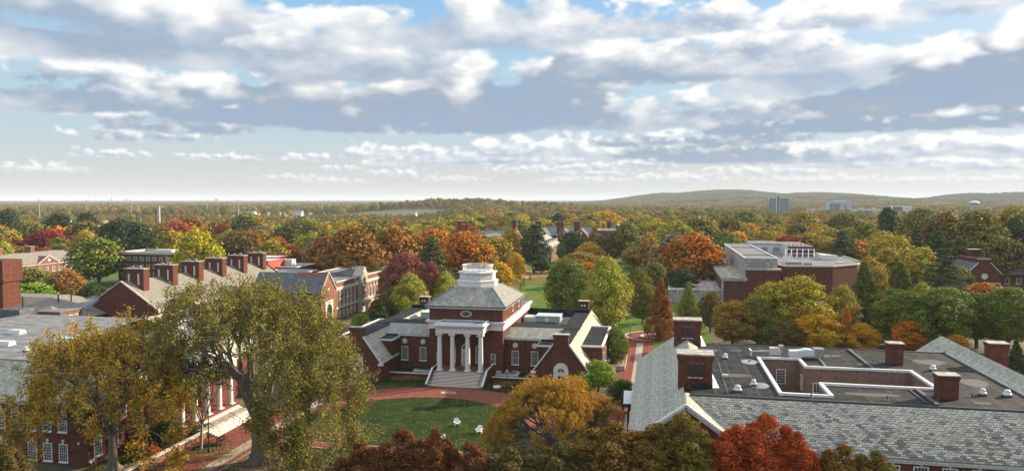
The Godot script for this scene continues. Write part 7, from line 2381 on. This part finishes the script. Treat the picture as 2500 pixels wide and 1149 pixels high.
func make_small_things() -> void:
	lawn_chair(V(-28.0, 0.02, -99.7), 0.45, "white slatted lawn chair turned slightly, nearer the brick walk of the hall")
	lawn_chair(V(-24.1, 0.02, -97.1), 0.0, "white slatted lawn chair set square beside the golden tree")
	lawn_chair(V(-28.1, 0.02, -92.4), -0.6, "white slatted lawn chair half hidden behind the russet conifers")
	lamp_post(V(-56.0, 0.02, -82.9), "tall black lamp post beside the slender tree and bench", 5.2)
	lamp_post(V(-24.7, 0.02, -118.8), "black lamp post with pale lantern by the hall steps", 3.9)
	for q in [[-7.3, -326.0], [-5.0, -353.0], [-3.0, -392.0], [-35.5, -430.0], [-55.0, -246.0], [-51.0, -300.0]]:
		lamp_post(V(q[0], 0.02, q[1]), "slim dark lamp post along a walk of the green", 4.2, "lamp posts along the green")
	lamp_post(V(-6.4, 0.02, -168.0), "dark lamp post at the edge of the round brick plaza", 4.0)
	# bench
	var b := thing("park_bench", "black metal bench on the brick walk below the terrace steps", "bench", V(-56.3, 0.03, -86.3))
	b.rotation.y = 1.57
	for k in 4:
		sub("seat_slat", Shape.new().box(-0.9, 0.9, 0.44, 0.47, -0.2 + k * 0.12, -0.11 + k * 0.12).mesh(), M.black_iron, b)
	for k in 3:
		sub("back_slat", Shape.new().box(-0.9, 0.9, 0.56 + k * 0.13, 0.66 + k * 0.13, -0.27, -0.24).mesh(), M.black_iron, b)
	for x in [-0.85, 0.85]:
		sub("leg", Shape.new().beam(V(x, 0, 0.24), V(x, 0.45, 0.2), 0.05, 0.05).beam(V(x, 0, -0.26), V(x, 0.95, -0.27), 0.05, 0.05).mesh(), M.black_iron, b)
		sub("armrest", Shape.new().box(x - 0.03, x + 0.03, 0.66, 0.7, -0.24, 0.24).mesh(), M.black_iron, b)
	# racks and bicycles
	for k in 5:
		var z := -75.6 - k * 0.95
		var o := thing("bicycle_rack", "black hoop bicycle rack standing on the brick walk", "bicycle rack", V(-57.4, 0.03, z), "hoop bicycle racks on the walk")
		var s := Shape.new().tube(V(-0.35, 0, 0), V(-0.35, 0.8, 0), 0.03, 0.03, 6).tube(V(0.35, 0, 0), V(0.35, 0.8, 0), 0.03, 0.03, 6)
		sub("hoop", s.mesh(), M.black_iron, o)
		sub("top_bar", Shape.new().tube(V(-0.35, 0.8, 0), V(0.35, 0.8, 0), 0.03, 0.03, 6).mesh(), M.black_iron, o)
	bicycle(V(-58.6, 0.03, -75.7), 0.3, lin(0.55, 0.60, 0.66), "pale silver bicycle leaning close to the garden wall")
	bicycle(V(-57.4, 0.03, -77.2), 0.15, lin(0.5, 0.5, 0.45), "light grey bicycle locked among the hoop racks")
	bicycle(V(-57.9, 0.03, -81.0), 0.9, lin(0.04, 0.04, 0.05), "black bicycle tipped against others near the slender tree")
	bicycle(V(-57.2, 0.03, -80.2), 0.5, lin(0.16, 0.03, 0.02), "dark red bicycle in the bunch by the slender tree")
	bicycle(V(-56.7, 0.03, -81.6), 1.2, lin(0.03, 0.05, 0.09), "dark blue bicycle at the grass strip by the slender tree")
	var s := Shape.new()
	s.disc(V(-56.9, 0.034, -83.9), 2.1, 1.8, 24, 0.05)
	structure("grass_strip", s, M.lawn)
	# memorial drum by the steps
	var d := thing("stone_drum", "low brick drum with white stone top beside the hall steps", "planter", V(-26.6, 0.03, -119.6))
	sub("drum", Shape.new().lathe(Vector3.ZERO, [Vector2(0.6, 0), Vector2(0.6, 0.5), Vector2(0.66, 0.55)], 14).mesh(), M.brick, d)
	sub("stone_top", Shape.new().lathe(Vector3.ZERO, [Vector2(0.68, 0.55), Vector2(0.66, 0.75), Vector2(0.35, 0.78), Vector2(0.33, 0.6), Vector2(0.0, 0.6)], 14, true).mesh(), M.white, d)
	# saplings on the green
	var rng := RandomNumberGenerator.new()
	rng.seed = 6
	for q in [[-47.8, -260.2], [-45.7, -243.0], [-54.6, -272.0], [-49.0, -280.0]]:
		var l := Leaves.new()
		for k in 12:
			clump(l, rng, V(0, 1.2 + k * 0.26, 0), V(0.75, 0.5, 0.75) * (1.1 - absf(k - 4.0) * 0.085), 34, 0.16, Color(1, 1, 1))
		var o := thing("sapling", "small upright green sapling on the sunny green", "tree", V(q[0], 0, q[1]), "saplings on the green")
		sub("trunk", Shape.new().tube(Vector3.ZERO, V(0, 3.2, 0), 0.07, 0.03, 6).mesh(), M.bark, o)
		sub("crown", l.mesh(), leaf_mat("limegreen"), o)
	# shrubs
	shrub(V(-63.6, 0, -84.6), V(2.9, 2.6, 2.4), 5200, leaf_mat("darkgreen"), "large dark yew bush below the portico of the elm-side hall")
	shrub(V(-62.2, 0, -79.6), V(1.7, 1.2, 1.4), 2200, leaf_mat("rustred"), "low red-leaved bush behind the garden wall")
	shrub(V(-62.2, 0, -89.6), V(1.4, 1.0, 2.2), 2600, leaf_mat("darkgreen"), "clipped dark hedge along the portico steps", "hedge")
	shrub(V(-43.6, 0, -122.9), V(3.6, 0.7, 0.8), 2200, leaf_mat("brownolive"), "low brown planting along the left of the hall steps")
	shrub(V(-25.0, 0, -122.4), V(3.2, 0.7, 0.8), 2200, leaf_mat("brownolive"), "low brown planting near the stone drum")
	shrub(V(-44.2, 0.6, -128.8), V(3.2, 0.8, 0.7), 2400, leaf_mat("darkgreen"), "dark foundation planting under two tall hall windows")
	shrub(V(-12.3, 0, -119.4), V(1.6, 3.2, 1.5), 2600, leaf_mat("limegreen"), "bright green bush against the gable of the columned hall")
	shrub(V(-8.6, 0, -128.6), V(1.2, 2.0, 1.2), 1600, leaf_mat("goldorange"), "small orange bush beside the side entrance stairs")
	# leaves lying on the lawns
	var fallen := Leaves.new()
	rng.seed = 15
	for q in [[-47.5, -84.0, 9.0, 2600], [-42.5, -93.0, 6.0, 1100], [-13.0, -90.0, 7.0, 1300], [-30.0, -84.0, 10.0, 900], [-62.0, -76.0, 4.0, 900], [-34.0, -100.0, 14.0, 260], [-55.0, -82.0, 3.0, 400]]:
		for k in q[3]:
			var w := rng.randf() * TAU
			var rr: float = q[2] * pow(rng.randf(), 0.7)
			var warm := rng.randf()
			fallen.add(V(q[0] + cos(w) * rr, 0.055, q[1] + sin(w) * rr), V(rng.randf_range(-0.2, 0.2), 1, rng.randf_range(-0.2, 0.2)).normalized(), V(cos(w * 3.0), 0, sin(w * 3.0)), 0.07, 0.11, Color(0.22, 0.13, 0.035).lerp(Color(0.34, 0.22, 0.05), warm))
	var litter := MeshInstance3D.new()
	litter.name = "fallen_leaves_scatter"
	litter.mesh = fallen.mesh()
	litter.material_override = M.vertex
	litter.set_meta("kind", "stuff")
	litter.set_meta("label", "scattered fallen leaves on the lawns and walks")
	litter.set_meta("category", "leaves")
	add_child(litter)
	# people
	person(V(-47.4, 0.03, -222.0), 0.6, M.jacket, M.black_iron, "walking figure in dark clothes on the cross walk of the green")
	person(V(-49.8, 0.03, -303.0), -0.8, M.metal_grey, M.jacket, "walking figure in a grey top on the ring walk")
	# steam from a roof vent
	var puff := thing("steam_plume", "small white plume of steam rising beside the chimneyed hall gable", "steam", V(-122.2, 7.6, -137.4))
	for q in [[0.0, 0.3, 0.9, 0.9], [0.5, 1.2, 1.5, 0.6], [1.3, 2.1, 2.0, 0.38], [-0.6, 1.0, 1.2, 0.4], [2.3, 2.9, 2.2, 0.2]]:
		var f := FogVolume.new()
		f.name = "puff"
		f.shape = RenderingServer.FOG_VOLUME_SHAPE_ELLIPSOID
		f.size = V(q[2], q[2] * 0.85, q[2])
		var fm := FogMaterial.new()
		fm.density = q[3] * 1.6
		fm.albedo = Color(0.97, 0.97, 0.97)
		f.material = fm
		puff.add_child(f, true)
		f.position = V(q[0], q[1], 0)
	# utility poles
	for q in [[114.8, -286.7, 12.5, "pale wooden utility pole before the house with the round window"], [84.2, -402.8, 13.0, "wooden utility pole with cross arms behind the theatre"], [89.2, -403.8, 13.0, "second utility pole with cross arms behind the theatre"], [-180.0, -243.0, 11.5, "pale utility pole with cross arms near the flat dormitory"], [-226.0, -262.0, 11.0, "utility pole beside the big green oak"]]:
		var o := thing("utility_pole", q[3], "utility pole", V(q[0], 0, q[1]))
		sub("mast", Shape.new().tube(Vector3.ZERO, V(0, q[2], 0), 0.2, 0.14, 7).mesh(), M.pole_wood, o)
		sub("cross_arm", Shape.new().box(-1.4, 1.4, q[2] - 0.7, q[2] - 0.5, -0.1, 0.1).mesh(), M.pole_wood, o)
		sub("cross_arm", Shape.new().box(-1.1, 1.1, q[2] - 1.8, q[2] - 1.6, -0.1, 0.1).mesh(), M.pole_wood, o)
# ---------------------------------------------------------------- woods out to the horizon
var no_trees := [[-64.0, 14.0, -506.0, -100.0], [18.0, 70.0, -334.0, -200.0], [95.0, 155.0, -296.0, -255.0], [-118.0, -40.0, -506.0, -320.0], [-250.0, -168.0, -300.0, -180.0], [-216.0, -190.0, -348.0, -300.0], [-268.0, -218.0, -505.0, -400.0], [-455.0, -368.0, -456.0, -400.0], [-40.0, -18.0, -534.0, -508.0],
	[-1150.0, -700.0, -1720.0, -1330.0], [-620.0, -420.0, -1500.0, -1250.0], [-800.0, -560.0, -1240.0, -1120.0], [-700.0, -540.0, -1340.0, -1260.0], [-210.0, -120.0, -1150.0, -900.0], [146.0, 232.0, -1445.0, -1385.0], [296.0, 390.0, -1645.0, -1585.0], [356.0, 466.0, -1535.0, -1490.0], [-490.0, -410.0, -612.0, -575.0], [-140.0, 130.0, -2090.0, -1880.0], [-250, -190, -2015, -1960]]

func open_ground(x: float, z: float) -> bool:
	for q in no_trees:
		if x > q[0] and x < q[1] and z > q[2] and z < q[3]:
			return true
	return false

var palette := [["olive", 22], ["brownolive", 13], ["goldolive", 16], ["olivegold", 14], ["darkolive", 9], ["darkgreen", 4], ["rustbrown", 7], ["orange", 3], ["yellowolive", 14], ["gold", 4], ["rustred", 2], ["green", 9], ["yellowgreen", 8], ["greypurple", 3]]
func pick(rng: RandomNumberGenerator) -> String:
	var sum := 0
	for q in palette:
		sum += q[1]
	var t := rng.randi() % sum
	for q in palette:
		t -= q[1]
		if t < 0:
			return q[0]
	return "olive"

var drift := FastNoiseLite.new()
# stands of one colour run together
func pick_near(x: float, z: float, rng: RandomNumberGenerator) -> String:
	drift.frequency = 0.006
	var t := drift.get_noise_2d(x, z)
	var u := drift.get_noise_2d(x + 4000.0, z * 1.3)
	if rng.randf() < 0.5:
		if t > 0.22:
			return ["goldolive", "yellowolive", "olivegold"][rng.randi() % 3]
		if t < -0.25:
			return ["darkolive", "green", "darkgreen", "olive"][rng.randi() % 4]
		if u > 0.28:
			return ["rustbrown", "orange", "brownolive"][rng.randi() % 3]
	return pick(rng)

func make_woods() -> void:
	var rng := RandomNumberGenerator.new()
	rng.seed = 99
	var hues := {}
	for q in palette:
		leaf_mat(q[0])
		hues[q[0]] = foliage[q[0]].albedo_color.srgb_to_linear()
	# scattered standing trees, nearest first
	var spots := []
	var d := 285.0
	while d < 2600.0:
		var gap := 12.5 + d * 0.0058
		var n := int(1.62 * d / gap)
		for k in n:
			var az := lerpf(-0.95, 0.67, (k + rng.randf_range(-0.35, 0.35)) / n)
			var dd := d + rng.randf_range(-0.4, 0.4) * gap
			var x := sin(az) * dd
			var z := -cos(az) * dd
			if open_ground(x, z):
				continue
			if x > -330.0 and x < 120.0 and dd < 330.0 and x < 60.0 and z > -300.0:
				continue
			var h := rng.randf_range(10.5, 18.5)
			# lower growth before the fields on the left
			if az < -0.28 and dd > 620.0 and dd < 1500.0:
				h *= 0.5
			elif dd > 600.0 and x > 100.0 and dd < 1900.0:
				h *= 0.8
			var near := false
			if dd < 620.0:
				for q in TREES:
					if absf(q[2] - x) < q[5] * 0.5 + 3.0 and absf(q[3] - z) < q[5] * 0.5 + 3.0:
						near = true
						break
			if near:
				continue
			spots.append([dd, x, z, h, h * rng.randf_range(0.8, 1.15), pick_near(x, z, rng), rng.randf() * TAU])
		d += gap * 0.9
	spots.sort_custom(func(a, b): return a[0] < b[0])
	print("standing trees ", spots.size())
	var used := 0
	var rest := []
	for q in spots:
		var az := rad_to_deg(atan2(q[1], -q[2]))
		if used < 128 and az > -47.0 and az < 24.5:
			used += 1
			var model: Array = far_models[used % far_models.size()]
			plant("broadleaf_tree", "%s rounded tree %s" % [said(q[5]), zone(q[1], q[2])], "tree", V(q[1], land(q[1], q[2]), q[2]), model, V(q[4] / 12.0, q[3] / 15.0, q[4] / 12.0), q[6], leaf_mat(q[5]), "autumn trees " + zone(q[1], q[2]))
		else:
			rest.append(q)
	# the rest of the woods
	var vm := mat(Color.WHITE, 0.85)
	vm.vertex_color_use_as_albedo = true
	vm.backlight_enabled = true
	vm.backlight = Color(0.5, 0.5, 0.4)
	vm.metallic_specular = 0.2
	var kinds := [far_crown("round", 61, 34, 34, 0.72), far_crown("oak", 62, 34, 34, 0.72), far_crown("oval", 63, 30, 34, 0.72)]
	for k in 3:
		var mm := MultiMesh.new()
		mm.transform_format = MultiMesh.TRANSFORM_3D
		mm.use_colors = true
		mm.mesh = kinds[k]
		var mine := []
		for t in rest.size():
			if t % 3 == k:
				mine.append(rest[t])
		mm.instance_count = mine.size()
		for t in mine.size():
			var q: Array = mine[t]
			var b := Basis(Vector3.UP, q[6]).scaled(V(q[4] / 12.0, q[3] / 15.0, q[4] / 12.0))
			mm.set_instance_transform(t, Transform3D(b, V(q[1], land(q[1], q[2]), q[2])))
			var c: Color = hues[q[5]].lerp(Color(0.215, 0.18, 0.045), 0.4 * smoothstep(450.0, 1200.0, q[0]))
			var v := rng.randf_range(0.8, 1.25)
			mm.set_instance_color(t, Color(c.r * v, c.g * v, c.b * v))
		woods("distant_woodland", ["autumn woodland beyond the campus, rounded crowns", "autumn woodland beyond the campus, broad spreading crowns", "autumn woodland beyond the campus, upright crowns"][k], mm, vm)
	# patches of wood from there to the horizon
	var patch := wood_patch(7)
	var places := []
	d = 2600.0
	while d < 15500.0:
		var big := 1.0 if d < 6500.0 else 1.9
		var gap := 46.0 * big
		var n := int(1.62 * d / gap)
		for k in n:
			var az := lerpf(-0.95, 0.67, (k + rng.randf_range(-0.4, 0.4)) / n)
			var dd := d + rng.randf_range(-0.4, 0.4) * gap
			if d < 6000.0 and az < 0.0 and rng.randf() < 0.10:
				continue
			places.append([sin(az) * dd, -cos(az) * dd, big])
		d += gap * 0.95
	print("wood patches ", places.size())
	var mm2 := MultiMesh.new()
	mm2.transform_format = MultiMesh.TRANSFORM_3D
	mm2.use_colors = true
	mm2.mesh = patch
	mm2.instance_count = places.size()
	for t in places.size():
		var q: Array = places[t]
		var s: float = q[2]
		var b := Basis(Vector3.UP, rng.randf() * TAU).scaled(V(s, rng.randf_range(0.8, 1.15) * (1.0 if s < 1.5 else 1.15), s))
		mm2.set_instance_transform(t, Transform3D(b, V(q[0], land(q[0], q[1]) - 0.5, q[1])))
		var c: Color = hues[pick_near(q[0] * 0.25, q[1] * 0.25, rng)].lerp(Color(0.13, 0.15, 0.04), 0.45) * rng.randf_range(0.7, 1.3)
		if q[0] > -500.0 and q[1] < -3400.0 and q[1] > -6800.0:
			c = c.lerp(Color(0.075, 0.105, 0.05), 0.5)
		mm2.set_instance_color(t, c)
	woods("horizon_woodland", "wooded ridge and plain fading to blue at the horizon", mm2, vm)

func woods(called: String, label: String, mm: MultiMesh, m: Material) -> void:
	var o := MultiMeshInstance3D.new()
	o.name = numbered(called)
	o.multimesh = mm
	o.material_override = m
	o.set_meta("kind", "stuff")
	o.set_meta("label", label)
	o.set_meta("category", "woodland")
	add_child(o)

func far_crown(shape: String, sd: int, clumps: int, per: int, leaf: float) -> ArrayMesh:
	var both := model_tree(shape, sd, clumps, per, leaf, 4)
	return both[1]

func wood_patch(sd: int) -> ArrayMesh:
	var rng := RandomNumberGenerator.new()
	rng.seed = sd
	var l := Leaves.new()
	for k in 16:
		var at := V((k % 4 - 1.5) * 12.5 + rng.randf_range(-4, 4), 0, (k / 4 - 1.5) * 12.5 + rng.randf_range(-4, 4))
		var h := rng.randf_range(9.0, 15.0)
		var tone := rng.randf_range(0.65, 1.3)
		var warm := rng.randf_range(-0.3, 0.35)
		for m in 5:
			var d := some_dir(rng)
			clump(l, rng, at + V(d.x * 3.5, h * (0.45 + 0.12 * m), d.z * 3.5), V(4.6 - m * 0.4, 3.0, 4.6 - m * 0.4), 17, 1.5, Color(tone * (1 + warm), tone * (1 - warm * 0.4), tone * (1 - warm)))
	return l.mesh()
